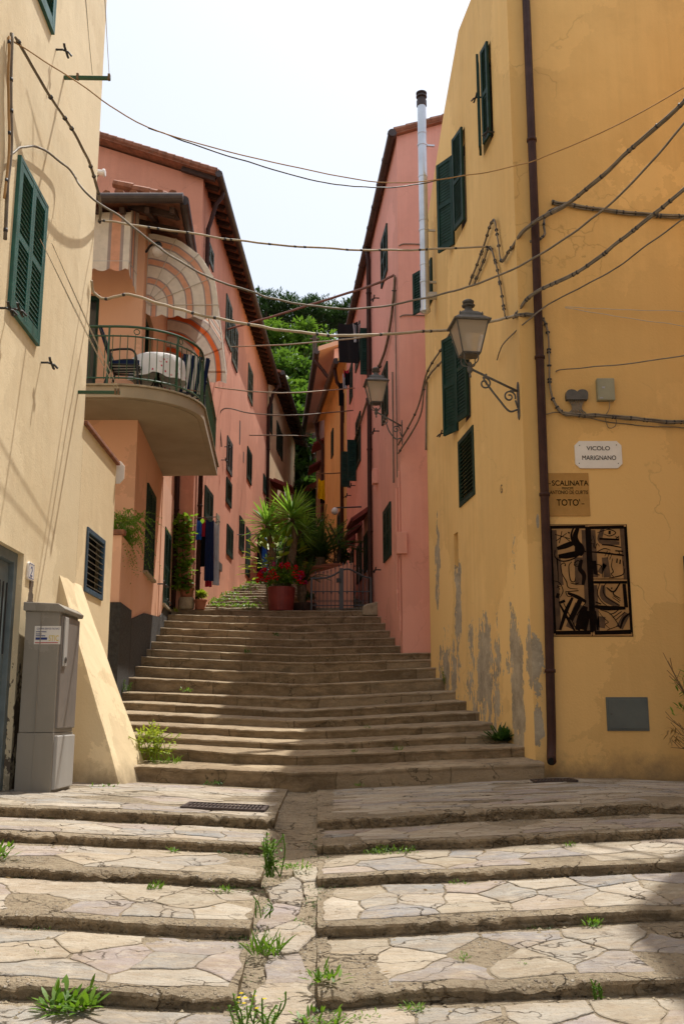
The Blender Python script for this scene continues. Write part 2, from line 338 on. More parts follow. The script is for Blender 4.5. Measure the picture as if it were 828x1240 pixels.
MT = dict(
    cream=plaster('cream_plaster', (.74, .61, .42), (.67, .53, .34), .3, dirt=(.42, .30, .17), dirt_amt=.25, bump=.3),
    cream_bounce=plaster('cream_plaster_bounce', (.80, .66, .43), (.71, .56, .34), .35, dirt=(.42, .31, .18), dirt_amt=.35, bump=.35, grime=(-.05, .35)),  # lower wall's cream is yellower: warm bounced sunlight put into the colour
    salmon=plaster('salmon_plaster', (.72, .41, .265), (.68, .38, .24), .12, dirt_amt=.06, bump=.1),
    salmon_pale=plaster('salmon_pale_plaster', (.74, .45, .31), (.70, .41, .28), .1, dirt_amt=.05, bump=.1),
    pink=plaster('pink_plaster', (.68, .325, .215), (.59, .265, .17), .5, dirt=(.30, .15, .10), dirt_amt=.3, bump=.3, cracks=.3),
    rose=plaster('rose_plaster', (.78, .40, .315), (.70, .345, .27), .35, dirt=(.40, .2, .15), dirt_amt=.2, bump=.25, cracks=.3),
    rose_far=plaster('far_rose_plaster', (.82, .46, .36), (.74, .4, .31), .4, dirt_amt=.2),
    orange=plaster('orange_plaster', (.82, .55, .22), (.75, .48, .17), .4, dirt_amt=.2),
    buff=plaster('buff_plaster', (.76, .60, .38), (.66, .5, .3), .5, dirt_amt=.3),
    yellow_side=plaster('yellow_plaster_worn', (.82, .56, .235), (.73, .47, .18), .4, dirt=(.46, .28, .11), dirt_amt=.25, bump=.3, cracks=.3,
                        peel=[(13.6, 1.25, 1.2, .95), (15.1, 2.3, .28, 1.25), (12.1, 1.0, .3, 1.6), (15.9, 1.5, .7, .6), (16.5, 3.2, .25, .8), (11.45, 1.45, .4, .42)]),
    yellow=plaster('yellow_plaster', (.75, .48, .185), (.65, .40, .145), .28, dirt=(.40, .24, .09), dirt_amt=.28, bump=.38, cracks=.45, axis=0, grime=(-.02, .40), peel=[(2.20, 1.45, .11, .32), (2.22, .75, .07, .45), (2.3, 3.0, .02, .1)]),
    teal=paint('teal_shutter_paint', (.018, .12, .095), .45, .35),
    green=paint('dark_green_shutter_paint', (.006, .034, .022), .6, .4, spec=.25),
    oldgreen=paint('faded_green_shutter_paint', (.045, .075, .04), .6, .4),
    greyshut=paint('weathered_grey_shutter_paint', (.06, .075, .07), .7, .4),
    blueframe=paint('blue_window_paint', (.05, .10, .15), .5, .4, wear=(.2, .26, .3)),
    louvre=paint('louvre_grey', (.30, .30, .27), .6, .3),
    doorpaint=paint('grey_blue_door_paint', (.16, .20, .21), .55, .3),
    dark=paint('dark_interior', (.012, .011, .010), .9, .3),
    brownpipe=paint('brown_pipe_paint', (.052, .021, .015), .6, .35, spec=.2),
    gutter=paint('gutter_brown', (.050, .030, .024), .5, .4),
    wood=paint('old_rafter_wood', (.055, .026, .016), .85, .5, 9),
    tile=paint('terracotta_tile', (.30, .12, .065), .85, .5, 7, .2, wear=(.2, .17, .12)),
    redtile=paint('red_canopy_tile', (.22, .035, .025), .7, .35, 7),
    iron=paint('grey_iron', (.10, .095, .085), .55, .4, 14, .15),
    blackiron=paint('black_iron', (.012, .012, .012), .5, .3, 12, .1),
    gateiron=paint('gate_grey_paint', (.06, .062, .066), .5, .3),
    greenrail=paint('green_railing_paint', (.025, .085, .035), .4, .3),
    concrete=paint('balcony_grey_render', (.36, .30, .21), .9, .15, 2, .12),
    plinth=paint('dark_rough_plinth', (.052, .048, .044), .95, .4, 20, .9),
    cabinet=plaster('cabinet_grey_plastic', (.31, .285, .245), (.26, .235, .195), .45, dirt=(.16, .13, .09), dirt_amt=.4, bump=.06),
    cabinet_door=paint('cabinet_brown_grey', (.21, .185, .165), .55, .2, 3, .08),
    cabinet_pale=plaster('cabinet_pale_grey', (.43, .42, .40), (.36, .34, .31), .45, dirt=(.2, .17, .13), dirt_amt=.35, bump=.05),
    steel=paint('galvanised_flue', (.62, .64, .66), .32, .2, 3, .04, metal=.75),
    white=paint('white_enamel', (.78, .74, .68), .4, .1, 5, .02),
    ink=paint('black_lettering', (.008, .007, .006), .9, .2, spec=.05),
    inkblue=paint('blue_lettering', (.02, .04, .2), .6, .2), inkred=paint('red_lettering', (.5, .02, .03), .6, .2), inkyel=paint('yellow_lettering', (.75, .55, .02), .6, .2),
    ochre=paint('ochre_sign_board', (.44, .235, .06), .85, .18, 5, .1),
    artbase=paint('tan_ceramic', (.40, .215, .07), .5, .3, 4, .05, spec=.4),
    artink=paint('brown_black_glaze', (.010, .006, .004), .9, .5, 8, .05, spec=.05),
    artwash=paint('brown_glaze_wash', (.10, .05, .018), .8, .5, 8, .05),
    hatch=paint('grey_green_metal', (.105, .12, .11), .55, .25, 3, .08),
    meter=paint('beige_grey_box', (.30, .29, .20), .6, .2),
    cable=paint('grey_cable', (.20, .165, .12), .7, .4, 8),
    tancable=paint('tan_cable', (.42, .34, .23), .7, .3, 8),
    darkcable=paint('dark_cable', (.03, .028, .03), .6, .3),
    orangecord=paint('orange_cord', (.42, .24, .09), .8, .3),
    redcable=paint('red_brown_cable', (.22, .10, .07), .7, .4),
    whitecord=paint('white_cord', (.55, .5, .42), .8, .2),
    terracotta=paint('terracotta_pot', (.36, .13, .07), .85, .3, 5, .15),
    redpot=paint('red_planter', (.20, .024, .018), .6, .3, 4, .1),
    stone=paint('old_stone', (.40, .33, .22), .95, .45, 9, .6),
    soil=paint('potting_soil', (.05, .035, .02), 1, .4, 20, .6),
    trunk=paint('yucca_trunk', (.19, .13, .075), .95, .5, 18, .8),
    bark=paint('tree_bark', (.10, .07, .05), .95, .4, 8, .6),
    flag=flagmat(), mortar=mortarmat(), step=stepmat(),
    awn_cream=clothmat('awning_cream_cloth', (.82, .76, .66)), awn_salmon=clothmat('awning_salmon_cloth', (.78, .42, .28)), awn_grey=clothmat('awning_grey_stripe', (.42, .35, .33)),
    awn_backlit=clothmat('awning_salmon_backlit', (.75, .17, .05), .45),  # far panel's salmon stripes: sunlight glowing through is put into the colour
    cloth_white=clothmat('white_cloth', (.80, .79, .78), .15), cloth_navy=clothmat('navy_cloth', (.015, .025, .075), .1), cloth_red=clothmat('crimson_cloth', (.45, .03, .06), .1), cloth_yel=clothmat('yellow_cloth', (.80, .55, .01), .3), cloth_black=clothmat('black_cloth', (.01, .01, .012), .05), cloth_blue=clothmat('blue_cloth', (.03, .12, .45), .15), cloth_pale=clothmat('pale_grey_cloth', (.5, .5, .52), .2),
    leaf_weed=leafmat('weed_leaf', (.07, .17, .015), (.17, .30, .03)), leaf_yel=leafmat('yellow_green_leaf', (.25, .36, .03), (.42, .48, .05)),
    leaf_dark=leafmat('dark_leaf', (.03, .085, .018), (.07, .14, .03)), leaf_yucca=leafmat('yucca_blade', (.10, .235, .04), (.26, .43, .07), .4), leaf_hill=leafmat('hill_leaf', (.04, .105, .018), (.11, .20, .03), .28), leaf_hill2=leafmat('hill_leaf_light', (.06, .14, .02), (.15, .25, .035), .3),
    leaf_vine=leafmat('vine_leaf', (.08, .19, .02), (.22, .34, .035), .45), leaf_pine=leafmat('pine_needles', (.022, .06, .016), (.05, .10, .025), .15),
    leaf_tree=leafmat('tree_leaf', (.045, .11, .018), (.10, .19, .03), .35), leaf_dry=leafmat('dry_leaf', (.25, .15, .06), (.4, .27, .12)),
    petal_red=clothmat('red_petal', (.70, .015, .03), .3), petal_pink=clothmat('magenta_petal', (.55, .03, .20), .3), petal_yel=clothmat('yellow_petal', (.8, .6, .02), .3), petal_lilac=clothmat('lilac_petal', (.3, .22, .55), .3),
    twig=paint('dry_twig', (.20, .12, .06), .9, .3, 12),
)
def glassmat(name, c, a):
    t = NT(name); t.done(c, .12, spec=.5)
    tr = t.n('ShaderNodeBsdfTransparent'); mx = t.n('ShaderNodeMixShader'); mx.inputs[0].default_value = a
    t.nt.links.new(tr.outputs[0], mx.inputs[1]); t.nt.links.new(t.b.outputs[0], mx.inputs[2]); t.nt.links.new(mx.outputs[0], t.nt.nodes['Material Output'].inputs[0])
    return t.mat
MT['lampglass'] = glassmat('frosted_lamp_glass', (.50, .42, .32), .62)
MT['globe'] = glassmat('lamp_globe_glass', (.75, .70, .66), .6)
MT['bulb'] = paint('white_bulb', (.7, .66, .58), .3, .1)
t_ = NT('window_pane'); MT['pane'] = t_.done(t_.mix(t_.noise(.8, 2), (.012, .014, .016), (.03, .035, .04)), .12, spec=.5)
# ---------------------------------------------------------------- ground
rnd = random.Random(7)
def nz(x, y, z=0.0): return noise.noise(V((x, y, z)))

LD = [8.0, 7.15, 6.3, 5.45, 4.6, 3.75, 2.9]
LZ = [at(365, y, d).z for y, d in zip([992, 1024, 1064, 1122, 1206], LD)]
LZ += [LZ[-1] - .102, LZ[-1] - .204]
RI = [.088, .072, .068, .070, .074, .075, .075]
XC = -.32
def cross(x): return .045 * min(abs(x - XC), 2.7) - .03 * max(0, x - 2.4)
def surf(x, d):
    """walking surface of the lower steps and the landing"""
    w = .010 * nz(x * 1.7, d * 1.7, 3) + .006 * nz(x * 5, d * 5, 8)
    if d >= LD[0]:
        f = min(1, (d - LD[0]) / (11.2 - LD[0])); return LZ[0] + f * (-.035 - LZ[0]) + cross(x) + w
    for k in range(len(LD)):
        nd = LD[k + 1] if k + 1 < len(LD) else LD[k] - 3
        if d >= nd or k == len(LD) - 1:
            zn = LZ[k + 1] if k + 1 < len(LZ) else LZ[k] - RI[k] - .02
            f = min(1, (LD[k] - d) / (LD[k] - nd)); a = LZ[k] - RI[k]
            return a + f * (zn - a) + cross(x) + w
def xl(d): return -.36 - .02 * d
def xr(d): return .01 - .025 * d

def edge_wob(x, k, side): return .045 * nz(x * .8, k * 7.3, side) + .016 * nz(x * 4.2, k * 3.1, side + 2) + .012 * nz(x * 12, k, side) + .007 * nz(x * 31, k, side + 5)
def lower_side(name, side):
    rows = []
    n = 170 if side < 0 else 340
    def cx(d, j):
        f = j / (n - 1)
        return (xl(d) + .012 * nz(d * 6, 1) - f * (3.6 + xl(d)) if side < 0 else xr(d) + .012 * nz(d * 6, 5) + f * (7.4 - xr(d)))
    def row(d, z=None, k=None, dz=0.0, shift=0.0, cut=0.0):
        r = []
        for j in range(n):
            x = cx(d, j); dd = d
            if k is not None: dd = d + edge_wob(x, k, side) * (1 if z is None else 1)
            zz = surf(x, max(d, LD[k] + .001) if (k is not None and z is None) else d) if z is None else z + cross(x) + .010 * nz(x * 1.7, d * 1.7, 3)
            if cut: zz -= cut * max(0, nz(x * 2.6, k * 5.1, 6) - .05 + .55 * nz(x * 13, k, 4) + .3 * nz(x * 34, k, 9))
            if z is not None and cut == 0: dd += .014 * nz(x * 6, z * 14, k * 2.0) + .012 * nz(x * 19, z * 30, k) + .007 * nz(x * 40, z * 60, k)
            rp = V((x, dd + shift, zz + dz)); r.append(rp)
        return r
    d = 11.35
    while d > 8.16: rows.append(row(d)); d -= .16
    for k in range(len(LD)):
        D = LD[k]; z = LZ[k]; r = RI[k]
        rows.append(row(D + .07, None)); rows.append(row(D + .030, None, k, -.001, 0, .010)); rows.append(row(D + .010, None, k, -.003, 0, .03))
        rows.append(row(D, z - .008, k, 0, -.004, .045)); rows.append(row(D, z - .022, k, 0, -.010, .035))
        rows.append(row(D, z - .5 * r - .01, k)); rows.append(row(D, z - .8 * r, k)); rows.append(row(D, z - r + .004, k, 0, .004))
        nd = LD[k + 1] if k + 1 < len(LD) else D - 2.6
        m = 9
        for q in range(1, m):
            dd = D + (nd - D) * (q / m * .92); r_ = []
            for j in range(n):
                x = cx(dd, j); r_.append(V((x, dd + edge_wob(x, k, side) * (1 - q / m), surf(x, dd))))
            rows.append(r_)
    m = MB(); m.grid(rows)
    # cheek towards the gutter
    e = [r[0] for r in rows]
    m.grid([e, [p + V((.004 * (1 if side < 0 else -1), 0, -.30)) for p in e]])
    return struct(build(m, name, MT['mortar'], smooth=False))
lower_side('lower_steps', -1); lower_side('lower_steps', 1)

# the gutter between the two runs of steps
def chan_z(d):
    f = lambda k: LZ[k] - RI[k] + .022
    if d >= 8.7: return surf(XC, d) - .008
    if d >= LD[0]: q = (d - LD[0]) / (8.7 - LD[0]); return f(0) * (1 - q) + (surf(XC, 8.7) - .008) * q
    for k in range(len(LD) - 1):
        if d >= LD[k + 1]: q = (d - LD[k + 1]) / (LD[k] - LD[k + 1]); return f(k + 1) * (1 - q) + f(k) * q
    return f(len(LD) - 1) + (d - LD[-1]) * .12
rows = []
d = 11.35
while d > .8:
    rows.append([V((xl(d) - .05 + (xr(d) - xl(d) + .1) * f, d, chan_z(d) + .010 * nz(f * 3, d * 3, 9) - .02 * (1 - (2 * f - 1) ** 2))) for f in [i / 9 for i in range(10)]]); d -= .09
m = MB(); m.grid(rows); struct(build(m, 'drain_channel', MT['mortar'], smooth=False))

# flagstones: cells of a jittered lattice, each a slab with its own outline, lying in the mortar
def clip(poly, p, nrm):
    out = []
    for i in range(len(poly)):
        a, b = poly[i], poly[(i + 1) % len(poly)]
        da = (a[0] - p[0]) * nrm[0] + (a[1] - p[1]) * nrm[1]; db = (b[0] - p[0]) * nrm[0] + (b[1] - p[1]) * nrm[1]
        if da <= 0: out.append(a)
        if da * db < 0:
            f = da / (da - db); out.append((a[0] + (b[0] - a[0]) * f, a[1] + (b[1] - a[1]) * f))
    return out
def flags(m, x0, x1, y0, y1, cw, ch, hfun, skip=.1, gap=.010, seed=1, h=.012):
    rr = random.Random(seed); sites = []
    ny = max(1, round((y1 - y0) / ch)); 
    for j in range(ny):
        x = x0 - rr.random() * cw
        while x < x1 + cw:
            w = cw * rr.uniform(.45, 1.7); sites.append((x + w / 2, y0 + (j + .5 + rr.uniform(-.33, .33)) * (y1 - y0) / ny)); x += w
    for i, s in enumerate(sites):
        if not (x0 < s[0] < x1) or rr.random() < skip: continue
        poly = [(x0, y0), (x1, y0), (x1, y1), (x0, y1)]; asp = cw / ch * .6
        for j, q in enumerate(sites):
            if i == j or abs(q[0] - s[0]) > cw * 2.6 or abs(q[1] - s[1]) > ch * 2.6: continue
            mx, my = (s[0] + q[0]) / 2, (s[1] + q[1]) / 2; nx, ny_ = (q[0] - s[0]) / asp, (q[1] - s[1]) * asp
            l = math.hypot(nx, ny_) or 1; g = gap * rr.uniform(.6, 1.5) / 2
            poly = clip(poly, (mx - nx / l * g, my - ny_ / l * g), (nx, ny_))
            if len(poly) < 3: break
        if len(poly) < 3: continue
        ring = []
        for a, b in zip(poly, poly[1:] + poly[:1]):
            L = math.hypot(b[0] - a[0], b[1] - a[1]); k = max(1, int(L / .035))
            for q in range(k):
                f = q / k; x = a[0] + (b[0] - a[0]) * f; y = a[1] + (b[1] - a[1]) * f
                ring.append((x + .030 * nz(x * 7, y * 7, 1) + .010 * nz(x * 26, y * 26, 2), y + .022 * nz(x * 7, y * 7, 7) + .010 * nz(x * 26, y * 26, 3)))
        if len(ring) < 5: continue
        cx = sum(p[0] for p in ring) / len(ring); cy = sum(p[1] for p in ring) / len(ring)
        tx, ty, hh = rr.uniform(-.012, .012) * (1 if rr.random() < .4 else .3), rr.uniform(-.016, .016) * (1 if rr.random() < .4 else .3), h * rr.uniform(.3, 1.5)
        def pt(p, sc, dz):
            x = cx + (p[0] - cx) * sc; y = cy + (p[1] - cy) * sc
            return V((x, y, hfun(x, y) + dz + (x - cx) * tx + (y - cy) * ty))
        n = len(ring)
        vs = [pt(p, 1.0, -.03) for p in ring] + [pt(p, 1.0, hh * .55) for p in ring] + [pt(p, .965, hh) for p in ring] + [pt(p, .55, hh + .002 + .004 * nz(p[0] * 9, p[1] * 9, 5)) for p in ring] + [V((cx, cy, hfun(cx, cy) + hh))]
        fs = []
        for q in range(3):
            for e in range(n): fs.append([q * n + e, q * n + (e + 1) % n, (q + 1) * n + (e + 1) % n, (q + 1) * n + e])
        for e in range(n): fs.append([3 * n + e, 3 * n + (e + 1) % n, 4 * n])
        m.add(vs, fs)
m = MB()
for k in range(len(LD)):
    nd = LD[k + 1] if k + 1 < len(LD) else LD[k] - 1.9
    a, b = nd + .09, LD[k] - .05
    ch = .26 if k > 1 else .22
    flags(m, -3.3, xl(nd) - .03, a, b, .46, ch, surf, .12, .010, 11 + k, .0055)
    flags(m, xr(nd) + .03, 5.5, a, b, .36, ch, surf, .14 if k < 3 else .24, .012, 31 + k, .0055)
flags(m, -3.1, xl(8.6) - .05, 8.12, 10.9, .6, .3, surf, .14, .010, 51, .005)
flags(m, xr(8.6) + .12, 6.5, 8.15, 11.1, .5, .17, surf, .2, .012, 52, .006)
struct(build(m, 'paving_flagstones', MT['flag']))
m = MB()
flags(m, xl(4) - .0, xr(4) - .02, 1.2, 6.75, .30, .36, lambda x, d: chan_z(d) - .006, .06, .012, 61, .012)
struct(build(m, 'drain_flagstones', MT['flag']))

# the main flight of seventeen steps
DS = [11.2 + .7 * i for i in range(17)]
CX = [(-2.16, .22), (-2.24, .40), (-2.43, .52), (-2.63, .65), (-2.9, .80), (-3.0, .95), (-3.31, 1.11), (-3.39, 1.36), (-3.46, 1.57), (-3.5, 1.77), (-3.5, 1.95), (-3.5, 2.13), (-3.52, 2.31), (-3.58, 2.51), (-3.62, 2.72), (-3.7, 2.92), (-3.7, 3.11)]
CC = [.16, .31, .42, .56, .69, .83, 1.02, 1.24, 1.45, 1.66, 1.83, 2.01, 2.21, 2.41, 2.63, 2.86, 3.07]
CR = [(2.13, .26), (2.06, .41), (1.95, .54), (1.98, .67), (1.93, .82), (1.86, .98), (1.81, 1.14), (1.65, 1.35), (1.53, 1.55), (1.5, 1.72), (1.4, 1.88), (1.3, 2.06), (1.2, 2.26), (1.2, 2.47), (1.11, 2.68), (1.1, 2.88), (1.1, 3.07)]
def flight_z(i, x):
    cx = -.44 - .029 * i
    (lx, lz), cz, (rx, rz) = CX[i], CC[i], CR[i]
    q = math.sqrt((x - cx) ** 2 + .02) - .1414
    k = (lz - cz) / max(.5, cx - lx) if x < cx else (rz - cz) / max(.5, rx - cx)
    lim = (cx - lx) if x < cx else (rx - cx)
    return cz + k * min(q, lim)
rows = []; xs = [-4.6 + 6.80 * j / 83 for j in range(84)]
for i in range(17):
    D = DS[i]
    def P(x, dd, z, w=1.0):
        e = .045 * nz(x * .7, i * 3.7, 1) + .018 * nz(x * 3.5, i * 2.3, 4)
        bow = -.10 * max(0, 1 - abs(x + .45) / 1.6)
        wear = .012 * nz(x * 1.3, i * 5.0, 2) + .006 * nz(x * 7, i, 3)
        return V((x, D + dd + (e + bow) * w, z + wear * w))
    zb = [(-.06 if i == 0 else flight_z(i - 1, x) + .03) for x in xs]
    if i == 0: zb = [surf(x, 11.15) - .03 for x in xs]
    zt = [flight_z(i, x) for x in xs]
    rows.append([P(x, .012, a) for x, a in zip(xs, zb)])
    rows.append([P(x, .006 + .012 * nz(x * 5, i, 7), a + (b - a) * .4) for x, a, b in zip(xs, zb, zt)])
    rows.append([P(x, .002 + .010 * nz(x * 6, i, 9), a + (b - a) * .72) for x, a, b in zip(xs, zb, zt)])
    chip = [.022 * max(0, nz(x * 4.5, i * 9.1, 5) - .1 + .4 * nz(x * 17, i, 6)) for x in xs]
    rows.append([P(x, -.012, b - .030 - c) for x, b, c in zip(xs, zt, chip)])
    rows.append([P(x, -.010 + c * .6, b - .010 - c) for x, b, c in zip(xs, zt, chip)])
    rows.append([P(x, .012 + c, b - c * .5) for x, b, c in zip(xs, zt, chip)])
    rows.append([P(x, .05, b + .002) for x, b in zip(xs, zt)])
    rows.append([P(x, .22, b + .008 + .008 * nz(x * 3, i * 3, 8), .7) for x, b in zip(xs, zt)])
    rows.append([P(x, .45, b + .018 + .008 * nz(x * 3, i * 3 + 1, 8), .4) for x, b in zip(xs, zt)])
m = MB(); m.grid(rows); e = [r[-1] for r in rows]; m.grid([e, [V((p.x - .01, p.y, -.3)) for p in e]])
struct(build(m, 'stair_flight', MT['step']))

# the lane that climbs on beyond the flight
def lane_z(d): return 3.11 + max(0, d - 22.9) * .205
rows = []; xs = [-5.0 + .14 * j for j in range(56)]
rows.append([V((x, 22.42, flight_z(16, x) - .02)) for x in xs])
for i in range(30):
    D = 23.0 + .82 * i
    z0 = lane_z(D); k = .10
    for dd, dz in ((0, -k), (.015, -.02), (.05, 0), (.4, .035), (.8, .06)):
        rows.append([V((x, D + dd + .05 * nz(x * 1.4, i * 3), z0 + dz + .03 * nz(x * 2.1, i * 4 + dd, 3) + .015 * nz(x * 7, i, 2))) for x in xs])
m = MB(); m.grid(rows); struct(build(m, 'upper_lane', MT['mortar']))
# the open ground the town stands on
m = MB(); m.quad((-260, -120, -1.1), (260, -120, -1.1), (260, 300, -1.1), (-260, 300, -1.1))
struct(build(m, 'ground', MT['mortar']))

# ---------------------------------------------------------------- house kit
def wall_sheet(m, W, outline, holes=(), depth=.18):
    polys = [[V((a, z, 0)) for a, z in outline]] + [[V((a, z, 0)) for a, z in ((h[0], h[2]), (h[1], h[2]), (h[1], h[3]), (h[0], h[3]))] for h in holes]
    flat = [p for q in polys for p in q]
    m.add([W.P(p.x, p.y) for p in flat], [list(t) for t in tessellate_polygon(polys)])
    for a, b, c, d in holes:
        k = [(a, c), (b, c), (b, d), (a, d)]
        for i in range(4):
            (s0, z0), (s1, z1) = k[i], k[(i + 1) % 4]
            m.quad(W.P(s0, z0), W.P(s1, z1), W.P(s1, z1, -depth), W.P(s0, z0, -depth))
def back_panel(W, parent, h, depth=.17, mat='dark', name='opening'):
    m = MB(); m.box(W.fr(h[0], h[2], -depth), -.02, h[1] - h[0] + .02, -.05, 0, -.02, h[3] - h[2] + .02)
    return build(m, name, MT[mat], parent)
def leaf_mb(m, fr, w, h, th=.035, sp=.052, st=.055, rail=True):
    """one louvred shutter leaf; a across, b thickness, c up"""
    for a0, a1 in ((0, st), (w - st, w)): m.box(fr, a0, a1, 0, th, 0, h)
    rails = [(0, .085), (h - .06, h)] + ([(h * .5 - .035, h * .5 + .035)] if rail and h > 1.0 else [])
    for c0, c1 in rails: m.box(fr, st, w - st, .002, th - .002, c0, c1)
    m.box(fr, st, w - st, th * .46, th * .54, .05, h - .04)
    z = .10
    while z < h - .085:
        if not any(c0 - .02 < z < c1 for c0, c1 in rails):
            p = [fr(a, b, c) for a, (b, c) in [(x, q) for x in (st, w - st) for q in ((.008, z + .036), (.013, z + .040), (th - .001, z + .004), (th - .006, z))]]
            m.add(p, [[0, 1, 2, 3], [7, 6, 5, 4], [0, 4, 5, 1], [1, 5, 6, 2], [2, 6, 7, 3], [3, 7, 4, 0]])
        z += sp
def closed_window(W, parent, s0, s1, z0, z1, mat='green', n=2, frame=None, proud=.02, sp=.052, sill=None):
    w = s1 - s0; h = z1 - z0; m = MB(); f = W.fr(s0, z0, -.03); ft = .045
    for a0, a1, c0, c1 in ((0, ft, 0, h), (w - ft, w, 0, h), (ft, w - ft, h - ft, h), (ft, w - ft, 0, ft)):
        m.box(f, a0, a1, 0, proud + .045, c0, c1)
    win = build(m, 'window', MT[frame or mat], parent, bevel=.004)
    lw = (w - 2 * ft) / n
    for i in range(n):
        m = MB(); leaf_mb(m, W.fr(s0 + ft + i * lw + .003, z0 + ft + .004, proud - .022), lw - .006, h - 2 * ft - .008, sp=sp); build(m, 'shutter', MT[mat], win)
    if sill:
        m = MB(); m.box(W.fr(s0 - .08, z0 - .06, -.02), 0, w + .16, 0, .10, 0, .05); build(m, 'sill', MT[sill], win, bevel=.006)
    return win
def open_window(W, parent, h, mat, near, far, sp=.052):
    """h = hole; near/far = opening angles in degrees of the two leaves (0 = shut)"""
    s0, s1, z0, z1 = h; w = s1 - s0; hh = z1 - z0
    m = MB(); f = W.fr(s0, z0, -.16); t = .05
    for a0, a1, c0, c1 in ((0, t, 0, hh), (w - t, w, 0, hh), (t, w - t, hh - t, hh), (t, w - t, 0, t), (w / 2 - .03, w / 2 + .03, t, hh - t)): m.box(f, a0, a1, 0, .05, c0, c1)
    win = build(m, 'window', MT['wood'], parent)
    m = MB(); m.box(f, t, w - t, .012, .02, t, hh - t); build(m, 'pane', MT['pane'], win)
    back_panel(W, win, h, .17)
    for ang, s, dr in ((near, s0, 1), (far, s1, -1)):
        if ang is None: continue
        a = R(ang); ux = W.t * (math.cos(a) * dr) + W.n * math.sin(a); uy = W.n * math.cos(a) - W.t * (math.sin(a) * dr)
        m = MB(); leaf_mb(m, Fr(W.P(s, z0 + .01, .03), ux, uy), w / 2 - .01, hh - .02, sp=sp); build(m, 'shutter', MT[mat], win)
    return win
def vent_window(W, parent, s0, s1, z0, z1, frame, slat, n, ft=.06, name='vent_window', depth=.10):
    w = s1 - s0; h = z1 - z0; m = MB(); f = W.fr(s0, z0, -.04)
    for a0, a1, c0, c1 in ((0, ft, 0, h), (w - ft, w, 0, h), (ft, w - ft, h - ft, h), (ft, w - ft, 0, ft)): m.box(f, a0, a1, 0, .06, c0, c1)
    win = build(m, name, MT[frame], parent, bevel=.004)
    m = MB()
    for i in range(n):
        z = z0 + ft + (h - 2 * ft) * (i + .5) / n; q = (h - 2 * ft) / n
        p = [W.P(a, z + c, b) for a in (s0 + ft, s1 - ft) for b, c in ((-.06, q * .42), (-.055, q * .5), (.012, -q * .02), (.008, -q * .12))]
        m.add(p, [[0, 1, 2, 3], [7, 6, 5, 4], [0, 4, 5, 1], [1, 5, 6, 2], [2, 6, 7, 3], [3, 7, 4, 0]])
    build(m, 'louvre', MT[slat], win)
    m = MB(); m.box(W.fr(s0, z0, -depth), .01, w - .01, -.03, 0, .01, h - .01); build(m, 'opening', MT['dark'], win)
    return win
def hook(W, parent, s, z, sc=1.0):
    m = MB(); f = W.fr(s, z)
    P = lambda a, b, c: f(a * sc, b * sc, c * sc)
    m.tube([P(0, -.02, 0), P(0, .09, 0), P(.02, .16, -.02), P(.05, .20, -.06)], .014 * sc, 6)
    m.tube([P(-.06, .12, .05), P(-.03, .12, .02), P(.02, .13, -.01), P(.07, .14, -.05), P(.10, .14, -.045)], .016 * sc, 6)
    return build(m, 'shutter_hook', MT['blackiron'], parent)
def downpipe(parent, pts, r=.05, mat='brownpipe', clips=(), W=None):
    m = MB(); m.tube(pts, r, 12)
    for z in clips:
        a = min(pts, key=lambda p: abs(p[2] - z))
        for p, q in zip(pts, pts[1:]):
            if min(p[2], q[2]) <= z <= max(p[2], q[2]) and abs(p[2] - q[2]) > 1e-6:
                f = (z - p[2]) / (q[2] - p[2]); a = V(p) + (V(q) - V(p)) * f
        m.lathe(Fr((a[0], a[1], z - .02)), [(r + .001, 0), (r + .012, .003), (r + .012, .037), (r + .001, .04)], 12)
    return build(m, 'downpipe', MT[mat], parent, smooth=True)
def smooth_pts(pts, k=6):
    """Catmull-Rom through pts"""
    pts = [V(p) for p in pts]
    if len(pts) < 3: return [pts[0].lerp(pts[-1], i / k) for i in range(k + 1)]
    P = [pts[0] * 2 - pts[1]] + pts + [pts[-1] * 2 - pts[-2]]; out = []
    for i in range(1, len(P) - 2):
        a, b, c, d = P[i - 1:i + 3]
        for q in range(k):
            t = q / k
            out.append(.5 * ((2 * b) + (c - a) * t + (2 * a - 5 * b + 4 * c - d) * t * t + (3 * b - a - 3 * c + d) * t ** 3))
    return out + [pts[-1]]
Zx = lambda x, y, z=0.0: Fr((x, y, z))
# ================================================================ cream house (left, sunlit)
WC = Wall(-3.0, 9.2, -.024, 1)
house = thing('cream_house', 'tall cream house with teal shutters and sloping buttress, behind the grey utility cabinet', 'house', (-3.0, 9.2, -.1))
door_h = (-1.15, .10, -.25, 2.25); win_a = (-.89, .06, 4.31, 5.81); win_b = (-.95, -.12, 7.64, 9.2)
m = MB()
wall_sheet(m, WC, [(-9.5, -1.0), (2.13, -1.0), (2.13, 12.2), (-9.5, 12.2)], [door_h], .14)
m.quad(WC.P(2.13, -1), WC.P(2.13, -1, -7), WC.P(2.13, 12.2, -7), WC.P(2.13, 12.2))
m.quad(WC.P(-9.5, -1), WC.P(-9.5, -1, -7), WC.P(-9.5, 12.2, -7), WC.P(-9.5, 12.2))
m.quad(WC.P(-9.5, 12.2), WC.P(2.13, 12.2), WC.P(2.13, 12.2, -7), WC.P(-9.5, 12.2, -7))
m.quad(WC.P(-9.5, -1, -7), WC.P(2.13, -1, -7), WC.P(2.13, 12.2, -7), WC.P(-9.5, 12.2, -7))
MT['cream_main'] = plaster('cream_plaster_worn', (.79, .67, .455), (.72, .585, .37), .35, dirt=(.56, .42, .25), dirt_amt=.45, grime=(-.05, .5), bump=.35,
                           peel=[(9.42, .35, .26, 1.0), (9.6, 1.6, .12, .5), (9.9, .2, .5, .25)], peelcol=(.16, .12, .085))
build(m, 'wall', MT['cream_main'], house)
